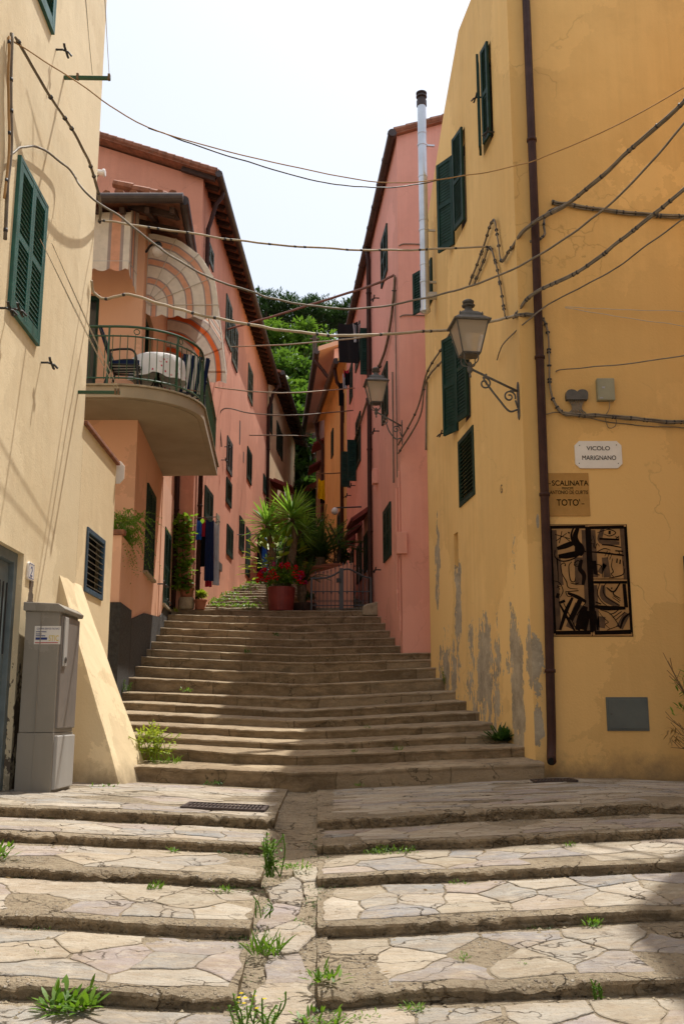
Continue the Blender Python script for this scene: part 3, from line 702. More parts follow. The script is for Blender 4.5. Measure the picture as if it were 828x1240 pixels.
vent = (2.55, 3.55, 2.2, 2.98)
m = MB(); f0 = WC.fr(2.132, -1)
wall_sheet(m, WC, [(2.132, -1.0), (4.08, -1.0), (4.08, 4.13), (2.132, 4.13)], [vent], .10)
for q in ([(2.132, 4.13), (4.08, 4.13)], [(4.08, -1), (4.08, 4.13)]):
    (a, z0), (b, z1) = q; m.quad(WC.P(a, z0), WC.P(b, z1), WC.P(b, z1, -.5), WC.P(a, z0, -.5))
m.quad(WC.P(2.132, -1, -.5), WC.P(4.08, -1, -.5), WC.P(4.08, 4.13, -.5), WC.P(2.132, 4.13, -.5))
sw = build(m, 'side_wall', MT['cream_bounce'], house)
m = MB(); m.box(WC.fr(2.135, 4.132), 0, 1.98, -.52, .045, 0, .05); build(m, 'coping', MT['tile'], sw, bevel=.01)
vent_window(WC, sw, *vent, 'blueframe', 'louvre', 9, .06)
# buttress
m = MB(); top, out = 2.32, .80
fb = WC.fr(1.42, 0)
P = [fb(0, -.02, -.3), fb(0, out + .06, -.3), fb(0, -.03, top), fb(.62, -.02, -.3), fb(.96, out + .24, -.3), fb(1.02, -.035, top + .02)]
rows = []
for i in range(15):
    f = i / 14; a = P[2].lerp(P[1], f); b = P[5].lerp(P[4], f)
    rows.append([a.lerp(b, q / 5) + WC.n * (.015 * nz(f * 5, q * 1.1, 3)) for q in range(6)])
m.grid(rows); m.add([P[0]] + [r[0] for r in rows], [list(range(16))]); m.add([P[3]] + [r[-1] for r in rows], [list(range(16))])
build(m, 'buttress', MT['cream_bounce'], house)
closed_window(WC, house, *win_a, 'teal'); closed_window(WC, house, *win_b, 'teal')
# door
m = MB(); fd = WC.fr(door_h[0], door_h[2], -.135)
W_, H_ = door_h[1] - door_h[0], door_h[3] - door_h[2]
for a0, a1, c0, c1 in ((0, .09, 0, H_), (W_ - .09, W_, 0, H_), (.09, W_ - .09, H_ - .1, H_)): m.box(fd, a0, a1, 0, .08, c0, c1)
dr = build(m, 'door_frame', MT['doorpaint'], house, bevel=.006)
m = MB(); m.box(fd, .09, W_ - .09, .0, .03, .02, H_ - .1)
for c0, c1 in ((.2, .9), (1.0, 1.5)): m.box(fd, .2, W_ - .2, .03, .045, c0, c1)
build(m, 'door', MT['doorpaint'], dr, bevel=.008)
m = MB()
for i in range(9): m.tube([fd(.2 + i * .105, .06, 1.55), fd(.2 + i * .105, .06, 2.2)], .008, 6)
build(m, 'door_grille', MT['blackiron'], dr)
# number plate
m = MB(); s, z = WC.at(36, 692); fp = WC.fr(s, z)
w, h, c = .10, .085, .02
m.prism(fp, [(-w + c, -h), (w - c, -h), (w, -h + c), (w, h - c), (w - c, h), (-w + c, h), (-w, h - c), (-w, -h + c)], 0, .02)
pl = build(m, 'number_plate', MT['white'], house, bevel=.004)
m = MB()
for ring in ([(-.082, -.068), (.082, -.068), (.082, .068), (-.082, .068), (-.082, -.068)],): m.ribbon([fp(a, .0225, b) for a, b in ring], .008, WC.n)
m.ribbon(smooth_pts([fp(a, .023, b) for a, b in ((-.028, .025), (0, .043), (.026, .022), (.0, -.012), (-.03, -.042), (.032, -.042))], 4), .013, WC.n)
build(m, 'numeral', MT['inkblue'], pl)
for px, py in ((68, 60), (50, 439), (-2, 373), (10, 374)):
    s, z = WC.at(px, py); hook(WC, house, s, z, .8)

# ================================================================ utility cabinet
cab = thing('utility_cabinet', 'tall grey utility cabinet with a sticker, standing against the cream house', 'utility cabinet', (-2.74, 9.5, 0))
x0, x1, y0, y1 = -2.925, -2.60, 9.2, 9.86
fc = Zx(0, 0)
m = MB(); m.box(fc, x0, x1, y0, y1, .07, .60); m.box(fc, x0 + .006, x1 - .004, y0 + .008, y1 - .008, .604, 1.70)
m.box(fc, x0 + .15, x0 + .158, y0 - .004, y0 + .02, .08, 1.69)
build(m, 'body', MT['cabinet'], cab, bevel=.012)
m = MB(); m.prism(Fr((0, 0, 0), (1, 0, 0), (0, 1, 0)), [(x0 - .015, 1.705), (x1 + .035, 1.69), (x1 + .045, 1.725), (x1 - .02, 1.77), (x0 - .015, 1.785)], y0 - .02, y1 + .02)
build(m, 'cap', MT['cabinet'], cab, bevel=.008)
m = MB(); m.box(fc, x1 - .01, x1 + .018, y0 + .05, y1 - .015, .64, 1.665)
dp = build(m, 'upper_door', MT['cabinet_door'], cab, bevel=.006)
m = MB(); m.box(fc, x1 + .0185, x1 + .034, y0 + .075, y0 + .19, 1.20, 1.655)
build(m, 'handle_strip', MT['cabinet_pale'], dp, bevel=.006)
m = MB(); m.lathe(Fr((x1 + .034, y0 + .13, 1.26), (0, 1, 0), (0, 0, 1), (1, 0, 0)), [(.03, 0), (.03, .006), (.018, .008), (.018, .002)], 16); build(m, 'lock', MT['iron'], dp)
m = MB(); m.box(fc, x1 - .01, x1 + .03, y0 + .03, y1 - .03, .10, .575); build(m, 'lower_door', MT['cabinet_pale'], cab, bevel=.008)
# sticker on the side that faces down the steps
a = at(42.5, 758, 9.2); b = at(73, 780, 9.2)
m = MB(); m.box(Fr((a.x, 9.207, b.z)), 0, b.x - a.x, -.0025, .0, 0, a.z - b.z); st = build(m, 'sticker', MT['white'], cab)
sw_, sh_ = b.x - a.x, a.z - b.z
fs_ = Fr((a.x, 9.2035, b.z))

def text_mesh(name, txt, fr, w, h, mat, parent, th=.003, bold=0.0):
    """lettering as real thin letters: fits txt into w x h in the frame's (a, c) plane, facing -b"""
    cu = bpy.data.curves.new('lettering', 'FONT'); cu.body = txt; cu.extrude = 0.0; cu.bevel_depth = max(0, bold or .011); cu.bevel_resolution = 0
    o = bpy.data.objects.new('lettering', cu); COL.objects.link(o)
    dg = bpy.context.evaluated_depsgraph_get(); dg.update()
    me = bpy.data.meshes.new_from_object(o.evaluated_get(dg))
    vs = [v.co.copy() for v in me.vertices]; fs = [list(p.vertices) for p in me.polygons]
    bpy.data.objects.remove(o); bpy.data.meshes.remove(me)
    x0 = min(v.x for v in vs); x1 = max(v.x for v in vs); y0 = min(v.y for v in vs); y1 = max(v.y for v in vs)
    m = MB(); m.add([fr((v.x - x0) / (x1 - x0) * w, -th, (v.y - y0) / (y1 - y0) * h) for v in vs], fs)
    return build(m, name, mat, parent, recalc=False)
text_mesh('lettering', 'COMMA SERVIZI TECNICI', fs_.off(.02, 0, sh_ * .80), sw_ * .86, sh_ * .10, MT['inkblue'], st, .003, -1)
text_mesh('lettering', 'STIC', fs_.off(sw_ * .56, 0, sh_ * .18), sw_ * .38, sh_ * .30, MT['inkyel'], st, .003, -1)
m = MB(); m.quad(*[fs_(x, -.003, z) for x, z in ((sw_ * .04, sh_ * .06), (sw_ * .92, sh_ * .06), (sw_ * .92, sh_ * .10), (sw_ * .04, sh_ * .10))]); build(m, 'red_line', MT['inkred'], st)
m = MB()
for i, (l, z) in enumerate(((.40, .66), (.22, .54), (.36, .44), (.44, .24))): m.quad(*[fs_(sw_ * .06 + x, -.003, sh_ * z + y) for x, y in ((0, 0), (sw_ * l, 0), (sw_ * l, sh_ * (.04 if i < 3 else .13)), (0, sh_ * (.04 if i < 3 else .13)))])
build(m, 'small_print', MT['inkblue'], st)
m = MB(); m.box(fc, x0 - .04, x1 + .10, y0 - .10, y1 + .08, -.12, .068)
build(m, 'plinth', MT['mortar'], cab, bevel=.012)

# clothes-line brackets on the cream house
for (a, b, py, top, lab) in (((78, 127), 94, 94, ((62, -6), (76, -6)), 'green clothes-line bar high on the cream house with two cords rising from it'),
                             ((95, 141), 475, 475, ((0, 289), (0, 294)), 'green clothes-line bar with two slack white cords, level with the balcony')):
    s, z = WC.at(a[0], py); p0 = WC.P(s, z, -.02); L = .52 if py < 200 else .50
    t = thing('clothes_line_bracket', lab, 'clothes line', p0, 'clothes-line bars on the cream house')
    m = MB(); m.box(Fr(p0, WC.n, WC.t), 0, L, -.018, .018, -.018, .018); build(m, 'bar', MT['greenrail'], t, bevel=.003)
    for e in (.32 * L if py < 200 else .9 * L, L * .97):
        m = MB(); m.box(Fr(p0 + WC.n * e, WC.n, WC.t), -.012, .012, -.022, .022, -.02, .045)
        build(m, 'cord_eye', MT['twig'], t)
    for i, q in enumerate(top):
        e = (p0 + WC.n * ((.62 if i == 0 else .97) * L if py < 200 else (.9 + .07 * i) * L)) + V((0, 0, .04))
        ss, zz = WC.at(*q)
        for k in (0, 1):
            f = WC.P(ss + .03 * k, zz, .35 + .1 * i); m = MB()
            m.tube(smooth_pts([e, e.lerp(f, .5) - V((0, 0, .01 + .02 * k)), f], 5), .0035, 4); build(m, 'cord', MT['whitecord'], t)

# ================================================================ salmon house with the balcony
WSF = Wall(-3.43, 16.1, 1, 0); WSS = Wall(-3.43, 16.1, -.07, 1)
sal = thing('salmon_house', 'salmon house with a rounded balcony and striped awnings, beyond the cream house', 'house', (-3.43, 16.1, 1.0))
LS = 6.6
fdoor = (.45, 1.55, 5.9, 7.9); fdoor2 = (-2.6, -.75, 5.9, 7.9)
m = MB()
wall_sheet(m, WSS, [(0, 1.0), (LS, 1.0), (LS, 9.55), (0, 9.55)], [fdoor], .15)
wall_sheet(m, WSF, [(-6, 1.0), (0, 1.0), (0, 9.55), (-6, 9.55)], [fdoor2], .15)
a, b, c, d = WSF.P(-6, 0), WSS.P(0, 0), WSS.P(LS, 0), V((-9.9, 22.7, 0))
for p, q in ((c, d), (d, a)): m.quad(p + V((0, 0, 1)), q + V((0, 0, 1)), q + V((0, 0, 9.55)), p + V((0, 0, 9.55)))
build(m, 'wall', MT['salmon'], sal)
for hh, W in ((fdoor, WSS), (fdoor2, WSF)):
    o = back_panel(W, sal, hh, .14, 'pane', 'french_window'); w, h = hh[1] - hh[0], hh[3] - hh[2]
    m = MB(); f = W.fr(hh[0], hh[2], -.14)
    for a0, a1, c0, c1 in ((0, .07, 0, h), (w - .07, w, 0, h), (.07, w - .07, h - .08, h), (.07, w - .07, 0, .1), (w / 2 - .05, w / 2 + .05, .1, h - .08)): m.box(f, a0, a1, 0, .06, c0, c1)
    build(m, 'window_frame', MT['green'], o)
# rough dark plinth climbing with the steps
m = MB(); m.prism(WSS.fr(0, 0), [(.0, .9), (LS, 2.2), (LS, 3.22), (4.8, 2.98), (4.2, 2.72), (1.7, 2.55), (0, 2.28)], -.03, .035)
build(m, 'plinth', MT['plinth'], sal)
m = MB(); m.prism(WSS.fr(0, 0), [(3.95, 2.72), (LS - .05, 3.18), (LS - .05, 5.6), (3.95, 5.6)], -.01, .016); build(m, 'pale_render', MT['salmon_pale'], sal)
for (s0, s1, z0, z1) in ((1.5, 2.75, 3.3, 4.9), (4.6, 5.85, 3.06, 4.68)):
    closed_window(WSS, sal, s0, s1, z0, z1, 'green', 2, sill='stone')
s, z = WSS.at(191, 707); hook(WSS, sal, s, z, 1.1); s, z = WSS.at(197, 728); hook(WSS, sal, s, z, .9)
# hipped tile roof with its gutter; the eaves overhang the balcony
ex, ey = -2.70, 15.2
E0 = V((-9.5, ey, 9.15)); E1 = V((ex, ey, 9.15)); E2 = V((ex - .07 * 7.5, ey + 7.5, 9.15))
R0 = V((-6.8, 19.0, 10.3)); R1 = V((-9.5, 19.0, 10.3)); R2 = V((-6.8, 22.9, 10.3))
m = MB()
for q in ([E0, E1, R0, R1], [E1, E2, R2, R0]):
    m.quad(*[p + V((0, 0, .10)) for p in q]); m.quad(*q)
for p, q in ((E0, E1), (E1, E2), (E2, R2), (E0, R1)): m.quad(p, q, q + V((0, 0, .10)), p + V((0, 0, .10)))
def tiles_along(m, p, q, up, n, r=.085, L=1.2):
    for i in range(n):
        a = p.lerp(q, (i + .5) / n); u = up.normalized()
        for k in range(4):
            s_ = a + u * (k * L / 4 - .05) + V((0, 0, .10 + rnd.uniform(0, .02))); e_ = s_ + u * (L / 4 + .05)
            m.tube([s_, e_], [r, r * .85], 7)
tiles_along(m, E0 + V((2.4, 0, 0)), E1, V((0, 3.8, 1.15)), 20)
tiles_along(m, E1, E2, V((-4.1, .3, 1.15)), 30)
rf = build(m, 'roof', MT['tile'], sal)
m = MB(); g = .085
for p, q in ((E0, E1), (E1, E2)):
    d_ = (q - p).normalized(); nrm = V((d_.y, -d_.x, 0))
    m.tube([p + nrm * .07 + V((0, 0, .02)) - d_ * .0, q + nrm * .07 + V((0, 0, .02)) + d_ * .07], g, 12)
build(m, 'gutter', MT['gutter'], rf, smooth=False)
m = MB()
for i in range(9):
    x = -6.2 + i * .42; m.box(Fr((x, 15.28, 9.09), (1, 0, 0), (0, 3.8, 1.15), (0, -1.15, 3.8)), -.04, .04, 0, .9, -.10, 0.0)
for i in range(12):
    y = 15.5 + i * .55; x = ex - .08 - .07 * (y - 15.2); m.box(Fr((x, y, 9.09), (0, 1, 0), (-4.1, .3, 1.15), (1.15, 0, 4.1)), -.04, .04, 0, .85, -.10, 0.0)
build(m, 'rafters', MT['wood'], rf)
# balcony: plan outline with a rounded outer corner
def bal_outline(off):
    """outer edge from the front wall's left end round to the far end, inset by off"""
    pts = [(-6.0, 14.9 + off), (-3.6, 14.9 + off)]
    r = 1.25 - off; cx, cy = -3.58, 14.9 + 1.25
    for k in range(1, 13):
        a = -math.pi / 2 + k / 12 * (math.pi / 2); pts.append((cx + math.cos(a) * r, cy + math.sin(a) * r))
    xo = cx + r
    pts += [(xo - .065 * f * 3.95, cy + 3.95 * f - (off if f == 1 else 0)) for f in (.25, .5, .75, 1)]
    return pts
inner = [(-3.71, 20.1), (-3.43, 16.1), (-6.0, 16.1)]
zb, zt = 5.64, 5.86
m = MB(); o = bal_outline(0); o[-1] = (o[-1][0], 20.1)
m.flat(o + inner, zb, zt - .035)
m.flat([(x, y) for x, y in bal_outline(.09)] + inner, zb - .012, zb)
bal = build(m, 'balcony', MT['concrete'], sal, bevel=.01)
m = MB(); m.flat(bal_outline(-.03) + inner, zt - .033, zt); build(m, 'balcony_floor', MT['stone'], bal, bevel=.006)
m = MB(); ol = bal_outline(.06); z0 = zt
def walk(pts, step):
    out = []; acc = 0
    for p, q in zip(pts, pts[1:]):
        p, q = V((*p, 0)), V((*q, 0)); L = (q - p).length; t = -acc
        while t + step <= L: t += step; out.append(p.lerp(q, t / L))
        acc = L - t
    return out
top = [V((x, y, z0 + .98)) for x, y in ol]
m.tube(top, .022, 8); m.tube([p - V((0, 0, .16)) for p in top], .013, 6); m.tube([p - V((0, 0, .86)) for p in top], .013, 6)
for p in walk(ol, .118): m.tube([p + V((0, 0, z0 + .10)), p + V((0, 0, z0 + .84))], .0075, 5)
for p in walk(ol, 1.15): m.tube([p + V((0, 0, z0 - .02)), p + V((0, 0, z0 + .97))], .018, 6)
m.tube([V((ol[-1][0], ol[-1][1], z0)), V((ol[-1][0], ol[-1][1], z0 + .98))], .02, 6)
for c in (.98, .12): m.tube([V((ol[-1][0], ol[-1][1], z0 + c)), V((-3.72, ol[-1][1], z0 + c))], .016, 6)
for k in range(1, 10):
    x = ol[-1][0] + (-3.72 - ol[-1][0]) * k / 10; m.tube([V((x, ol[-1][1], z0 + .12)), V((x, ol[-1][1], z0 + .98))], .0075, 5)
for q in (3, 8, 12):
    p = V((*ol[q], z0 + .90)); d_ = (V((*ol[q + 1], 0)) - V((*ol[q], 0))).normalized()
    m.tube([p + d_ * (.045 * math.cos(w)) + V((0, 0, .045 * math.sin(w))) for w in [k * math.pi / 6 for k in range(13)]], .008, 5)
build(m, 'railing', MT['greenrail'], bal)
# flood lamp high at the gable and round wall lamp under the awning
# planter wall before the salmon house
pw = thing('planter_wall', 'low pink planter wall on a dark rough base, at the foot of the salmon house', 'planter wall', (-3.6, 15.2, .9))
m = MB(); m.flat([(-5.5, 14.9), (-3.34, 14.9), (-3.42, 16.06), (-5.5, 16.06)], 2.42, 3.45); build(m, 'parapet', MT['salmon_pale'], pw, bevel=.01)
m = MB(); m.flat([(-5.5, 14.87), (-3.31, 14.87), (-3.39, 16.06), (-5.5, 16.06)], .6, 2.42); build(m, 'base', MT['plinth'], pw)
m = MB(); m.flat([(-5.5, 14.86), (-3.30, 14.86), (-3.30, 15.02), (-5.5, 15.02)], 3.45, 3.53); build(m, 'coping', MT['tile'], pw, bevel=.01)
m = MB(); m.flat([(-5.4, 15.03), (-3.4, 15.03), (-3.45, 16.0), (-5.4, 16.0)], 3.45, 3.50); build(m, 'soil', MT['soil'], pw)

# awnings -----------------------------------------------------------
def stripe_slots(i): return ('awn_cream', 'awn_grey', 'awn_salmon', 'awn_grey', 'awn_cream', 'awn_cream')
AWM = [MT[k] for k in ('awn_cream', 'awn_grey', 'awn_salmon', 'awn_backlit')]
def dome_awning():
    d1, d2 = 16.35, 19.7; zc = 7.80; rx, rz = 1.27, 1.36
    t = thing('dome_awning', 'rounded salmon and cream striped awning over the balcony, seen end on beside the globe lamp', 'awning', (-3.45, 16.35, 7.6))
    def wallx(y): return -3.43 - .07 * (y - 16.1) + .02
    def pt(f, a, y): return V((wallx(y) + f * rx * math.cos(a), y, zc + f * rz * math.sin(a)))
    edges = [(0, .065, 0), (.065, .08, 1), (.08, .135, 2), (.135, .15, 1), (.15, .29, 0), (.29, .31, 1), (.31, .375, 2), (.375, .395, 1), (.395, .55, 0), (.55, .57, 1), (.57, .64, 2), (.64, .66, 1), (.66, .815, 0), (.815, .835, 1), (.835, .905, 2), (.905, .925, 1), (.925, 1.0, 0)]
    N = 24
    for y, name, backlit in ((d1, 'end_panel', False), (d2, 'end_panel', True)):
        m = MB()
        for f0, f1, mi in edges:
            m.m = 3 if (mi == 2 and backlit) else mi
            rr0 = []; rr1 = []
            for k in range(N + 1):
                # straight panels between the ribs, a fan from the pivot
                a = -.06 + (math.pi / 2 + .06) * k / N
                seg = (math.pi / 2) / 4; q = (a + .06) % seg; cor = math.cos(seg / 2) / max(.2, math.cos(q - seg / 2)); cor = .35 + .65 * cor / 1.0
                dy = .03 * math.sin(f0 * 6 + k) 
                rr0.append(pt(f0 * cor, a, y)); rr1.append(pt(f1 * cor, a, y))
            m.grid([rr0, rr1])
        # scalloped skirt under the lowest rib
        for f0, f1, mi in edges:
            m.m = 3 if (mi == 2 and backlit) else mi
            n = max(2, int((f1 - f0) / .02)); A = []; B = []
            for k in range(n + 1):
                f = f0 + (f1 - f0) * k / n; A.append(pt(f, -.06, y)); B.append(pt(f, -.06, y) - V((0, 0, .15 + .055 * abs(math.sin(f * math.pi * 4.5)))))
            m.grid([A, B])
        build(m, name, AWM, t, recalc=False)
    m = MB(); seg = 4
    ar = [math.pi / 2 * (1 - k / seg) for k in range(seg + 1)]; ys = [d1 + (d2 - d1) * k / 30 for k in range(31)]
    for k in range(30):
        m.m = (0, 0, 2, 0, 1)[k % 5] if k % 5 != 4 else 1
        m.grid([[pt(1.0, a, y) for a in ar] for y in (ys[k], ys[k + 1])])
    build(m, 'cover', AWM, t, recalc=False)
    m = MB(); m.m = 0
    m.grid([[pt(1.0, 0, y) for y in ys], [pt(1.0, 0, y) - V((0, 0, .16 + .05 * abs(math.sin((y - d1) * 7)))) for y in ys]])
    build(m, 'valance', AWM, t, recalc=False)
    m = MB()
    for k in range(5):
        a = math.pi / 2 * k / 4
        for y in (d1 - .015, d2 + .015): m.tube([pt(.03, a, y), pt(1.0, a, y)], .007, 6)
        m.tube([pt(.995, a, d1), pt(.995, a, d2)], .011, 6)
    build(m, 'frame', MT['whitecord'], t)
dome_awning()
t = thing('box_awning', 'white and pink striped box awning with scalloped edge, under the gutter of the salmon house', 'awning', (-4.3, 15.7, 8.0))
xs_ = [-6.2 + .052 * k for k in range(52)]; yw, yo = 16.05, 15.42; zt_, zo, zv = 9.36, 9.08, 8.18
m = MB()
for k in range(51):
    m.m = {4: 1, 5: 2, 6: 2, 7: 2, 8: 1}.get(k % 10, 0)
    a, b = xs_[k], xs_[k + 1]
    m.grid([[V((x, yw, zt_)), V((x, yo + .12, zo + .06)), V((x, yo + .03, zo)), V((x, yo, zo - .12)), V((x, yo - .01, zv))] for x in (a, b)])
    m.grid([[V((x, yo - .012, zv)), V((x, yo - .012, zv - .13 - .05 * abs(math.sin((x + 6.2) / .26 * math.pi))))] for x in [a + (b - a) * q / 4 for q in range(5)]])
build(m, 'cover', AWM, t, recalc=False)
m = MB(); xe = xs_[-1]
for k in range(6):
    m.m = {1: 1, 2: 2, 3: 1}.get(k, 0)
    f0, f1 = k / 6, (k + 1) / 6
    def sp(f): 
        y = yo + (yw - yo) * f
        return [V((xe, y, zo + .03 + (zt_ - zo) * f)), V((xe, y, zv - .05 + f * -.05)), V((xe + .01, y, zv - .18 - .10 * f - .05 * abs(math.sin(f * 9))))]
    m.grid([sp(f0), sp((f0 + f1) / 2), sp(f1)])
build(m, 'side_curtain', AWM, t, recalc=False)
m = MB(); m.tube([V((xs_[0], yo, zv)), V((xe, yo, zv))], .014, 6); m.tube([V((xe, yo, zv)), V((xe, yw, zv + .05))], .012, 6); build(m, 'frame', MT['steel'], t)

# round wall lamp
p = at(181, 306, 15.9); wp = V((-3.42, 16.12, p.z + .12))
t = thing('wall_lamp', 'round glass globe lamp on a black arm, on the salmon wall beside the rounded awning', 'wall lamp', wp)
c = V((-3.16, 15.85, p.z))
m = MB(); m.tube(smooth_pts([wp, wp + V((.10, -.12, .06)), c + V((-.03, .02, .17)), c + V((0, 0, .12))], 5), .022, 8); m.lathe(Fr(c + V((0, 0, .08))), [(.05, 0), (.075, .02), (.05, .08), (.02, .1)], 12); build(m, 'arm', MT['blackiron'], t, smooth=True)
m = MB(); m.lathe(Fr(c), [(.105 * math.sin(math.pi * k / 12) + .001, -.105 * math.cos(math.pi * k / 12)) for k in range(13)], 20); build(m, 'globe', MT['globe'], t, smooth=True)
m = MB(); m.lathe(Fr(c), [(.02, .09), (.035, .02), (.03, -.03), (.005, -.05)], 12); build(m, 'bulb', MT['bulb'], t, smooth=True)

# balcony furniture
def garden_chair(cx, cy, ang, lab):
    z = zt; t = thing('garden_chair', lab, 'chair', (cx, cy, z), 'garden chairs on the balcony')
    f = Fr((cx, cy, z), (math.cos(ang), math.sin(ang), 0), (-math.sin(ang), math.cos(ang), 0))   # a = forward
    m = MB()
    for b in (-.25, .25):
        m.tube(smooth_pts([f(.24, b, 0), f(.22, b, .30), f(.16, b, .60), f(-.02, b, .64), f(-.28, b, .60)], 5), .019, 6)
        m.tube(smooth_pts([f(-.30, b * .95, 0), f(-.20, b * .95, .40), f(-.27, b * .95, .70), f(-.40, b * .95, .98)], 5), .019, 6)
        m.tube([f(.22, b, .38), f(-.21, b, .38)], .016, 6)
    for a, c in ((.22, .38), (-.21, .38), (-.40, .98), (-.28, .62)): m.tube([f(a, -.25, c), f(a, .25, c)], .016, 6)
    build(m, 'frame', MT['blackiron'], t, smooth=True)
    def cushion(name, p0, p1, w, th):
        m = MB(); n = 7; u = (p1 - p0); nn = u.cross(f.y).normalized()
        for k in range(n):
            b0, b1 = -w / 2 + w * k / n, -w / 2 + w * (k + 1) / n; m.m = k % 2
            q = [p0 + f.y * b0, p0 + f.y * b1, p1 + f.y * b1, p1 + f.y * b0]
            m.add([x + nn * th / 2 for x in q] + [x - nn * th / 2 for x in q], [[0, 1, 2, 3], [7, 6, 5, 4], [0, 4, 5, 1], [2, 6, 7, 3], [1, 5, 6, 2], [3, 7, 4, 0]])
        return build(m, name, [MT['cloth_navy'], MT['cloth_white']], t, recalc=False)
    cushion('seat', f(-.20, 0, .42), f(.24, 0, .44), .46, .06)
    cushion('backrest', f(-.21, 0, .46), f(-.40, 0, 1.02), .46, .06)
garden_chair(-3.50, 15.32, R(5), 'black garden chair with navy striped cushions at the curved front of the balcony')
garden_chair(-2.72, 16.75, R(120), 'garden chair with blue and white striped cushion beyond the cloth-covered balcony table')
t = thing('balcony_table', 'round black iron balcony table under a flowered white cloth', 'table', (-3.08, 15.85, zt))
tb = t.location
m = MB(); m.lathe(Fr(tb), [(.03, .0), (.03, .70)], 8)
for k in range(4):
    a = R(45 + 90 * k); d_ = V((math.cos(a), math.sin(a), 0))
    m.tube(smooth_pts([tb + V((0, 0, .5)), tb + d_ * .10 + V((0, 0, .28)), tb + d_ * .22 + V((0, 0, .12)), tb + d_ * .30], 4), .013, 6)
build(m, 'pedestal', MT['blackiron'], t, smooth=True)
m = MB(); m.lathe(Fr(tb), [(.40, .70), (.41, .71), (.41, .725), (.40, .73)], 24); build(m, 'tabletop', MT['blackiron'], t)
tcm = NT('flowered_cloth'); vv = tcm.voro(11); fl = tcm.math('MULTIPLY', tcm.ramp(vv, [(.2, 1.0), (.27, 0.0)]), tcm.ramp(tcm.noise(8, 2), [(.42, 0.0), (.5, 1.0)]))
MT['flowercloth'] = tcm.done(tcm.mix(fl, (.78, .77, .76), (.55, .03, .08)), .9, spec=.1)
m = MB(); rows = []
for r, dz, w in ((0.01, .737, 0), (.25, .737, 0), (.40, .736, 0), (.432, .72, .2), (.44, .60, .6), (.45, .46, 1.0), (.455, .38, 1.2)):
    rows.append([tb + V((math.cos(a) * (r + w * .035 * math.sin(a * 8)), math.sin(a) * (r + w * .035 * math.sin(a * 8)), dz - (.05 * w * abs(math.sin(a * 2))))) for a in [2 * math.pi * k / 48 for k in range(49)]])
m.grid(rows); tag(build(m, 'tablecloth', MT['flowercloth'], smooth=True), 'white tablecloth with red flowers draped over the round balcony table', 'tablecloth')
m = MB(); f = Fr(tb + V((.02, -.05, .742)))
m.lathe(f, [(.10, 0), (.15, .025), (.145, .03), (.095, .006)], 20); tag(build(m, 'plate', MT['iron'], smooth=True), 'dark shallow dish standing on the flowered tablecloth', 'dish')

# ================================================================ long pink house on the left
WP = Wall(-3.43, 22.5, .03, 1); LP = 15.5
WPF = Wall(-3.43, 22.5, 1, 0)
ph = thing('pink_house', 'long pink house with deep dark rafter eaves, beyond the salmon house', 'house', (-3.43, 22.5, 2.5))
EZ = 13.75
m = MB()
wall_sheet(m, WP, [(0, 2), (LP, 2), (LP, EZ + .05), (0, EZ + .05)], [])
a, b = WPF.P(0, 0), WP.P(LP, 0)
gz = lambda x: EZ + .05 + .34 * min(-3.43 - x, 5.2)
m.quad(V((-3.43, 22.5, 2)), V((-8.6, 22.5, 2)), V((-8.6, 22.5, gz(-8.6))), V((-3.43, 22.5, gz(-3.43))))
m.quad(V((b.x, b.y, 2)), V((-8.6, b.y, 2)), V((-8.6, b.y, gz(-8.6))), V((b.x, b.y, EZ)))
m.quad(V((-8.6, 22.5, 2)), V((-8.6, b.y, 2)), V((-8.6, b.y, gz(-8.6))), V((-8.6, 22.5, gz(-8.6))))
build(m, 'wall', MT['pink'], ph)
# roof slab with overhang, rafters, tile edge, gutter
ov = .38
A = V((-3.43 + ov - .02, 22.18, EZ - .02)); B = V((b.x + ov, b.y + .15, EZ - .02)); up = V((-5.4, 0, 1.84))
A2, B2 = A + up, B + up; th = V((0, 0, .09))
m = MB(); m.grid([[A, B], [A2, B2]]); m.grid([[A + th, B + th], [A2 + th, B2 + th]])
for p, q in ((A, B), (A, A2), (B, B2), (A2, B2)): m.quad(p, q, q + th, p + th)
u = up.normalized()
for k in range(26):
    s_ = A + up * (k / 26) + V((0, .02, .10)); m.tube([s_, s_ + up * (1.15 / 26)], [.085, .07], 7)
for i in range(88):
    s_ = A.lerp(B, (i + .5) / 88) + th + V((0, 0, .03)); m.tube([s_ - u * .05, s_ + u * 1.2], .07, 6)
rf = build(m, 'roof', MT['tile'], ph)
m = MB(); dl = (B - A); n = 34
for i in range(n):
    c = A.lerp(B, (i + .35) / n); m.box(Fr(c, (0, 1, 0), up, up.cross(V((0, 1, 0))) * -1), -.045, .045, .05, 1.1, -.0, -.115) if False else m.box(Fr(c + V((0, 0, -.125)), (0, 1, 0), up, V((1.84, 0, 5.4))), -.05, .05, .06, .95, 0, .122)
build(m, 'rafters', MT['wood'], rf)
m = MB(); m.tube([A + V((.07, -.03, .0)), B + V((.07, .03, .0))], .09, 10); build(m, 'gutter', MT['gutter'], rf)
def WPrect(l, r, t, b_): return WP.rect(l, r, t, b_)
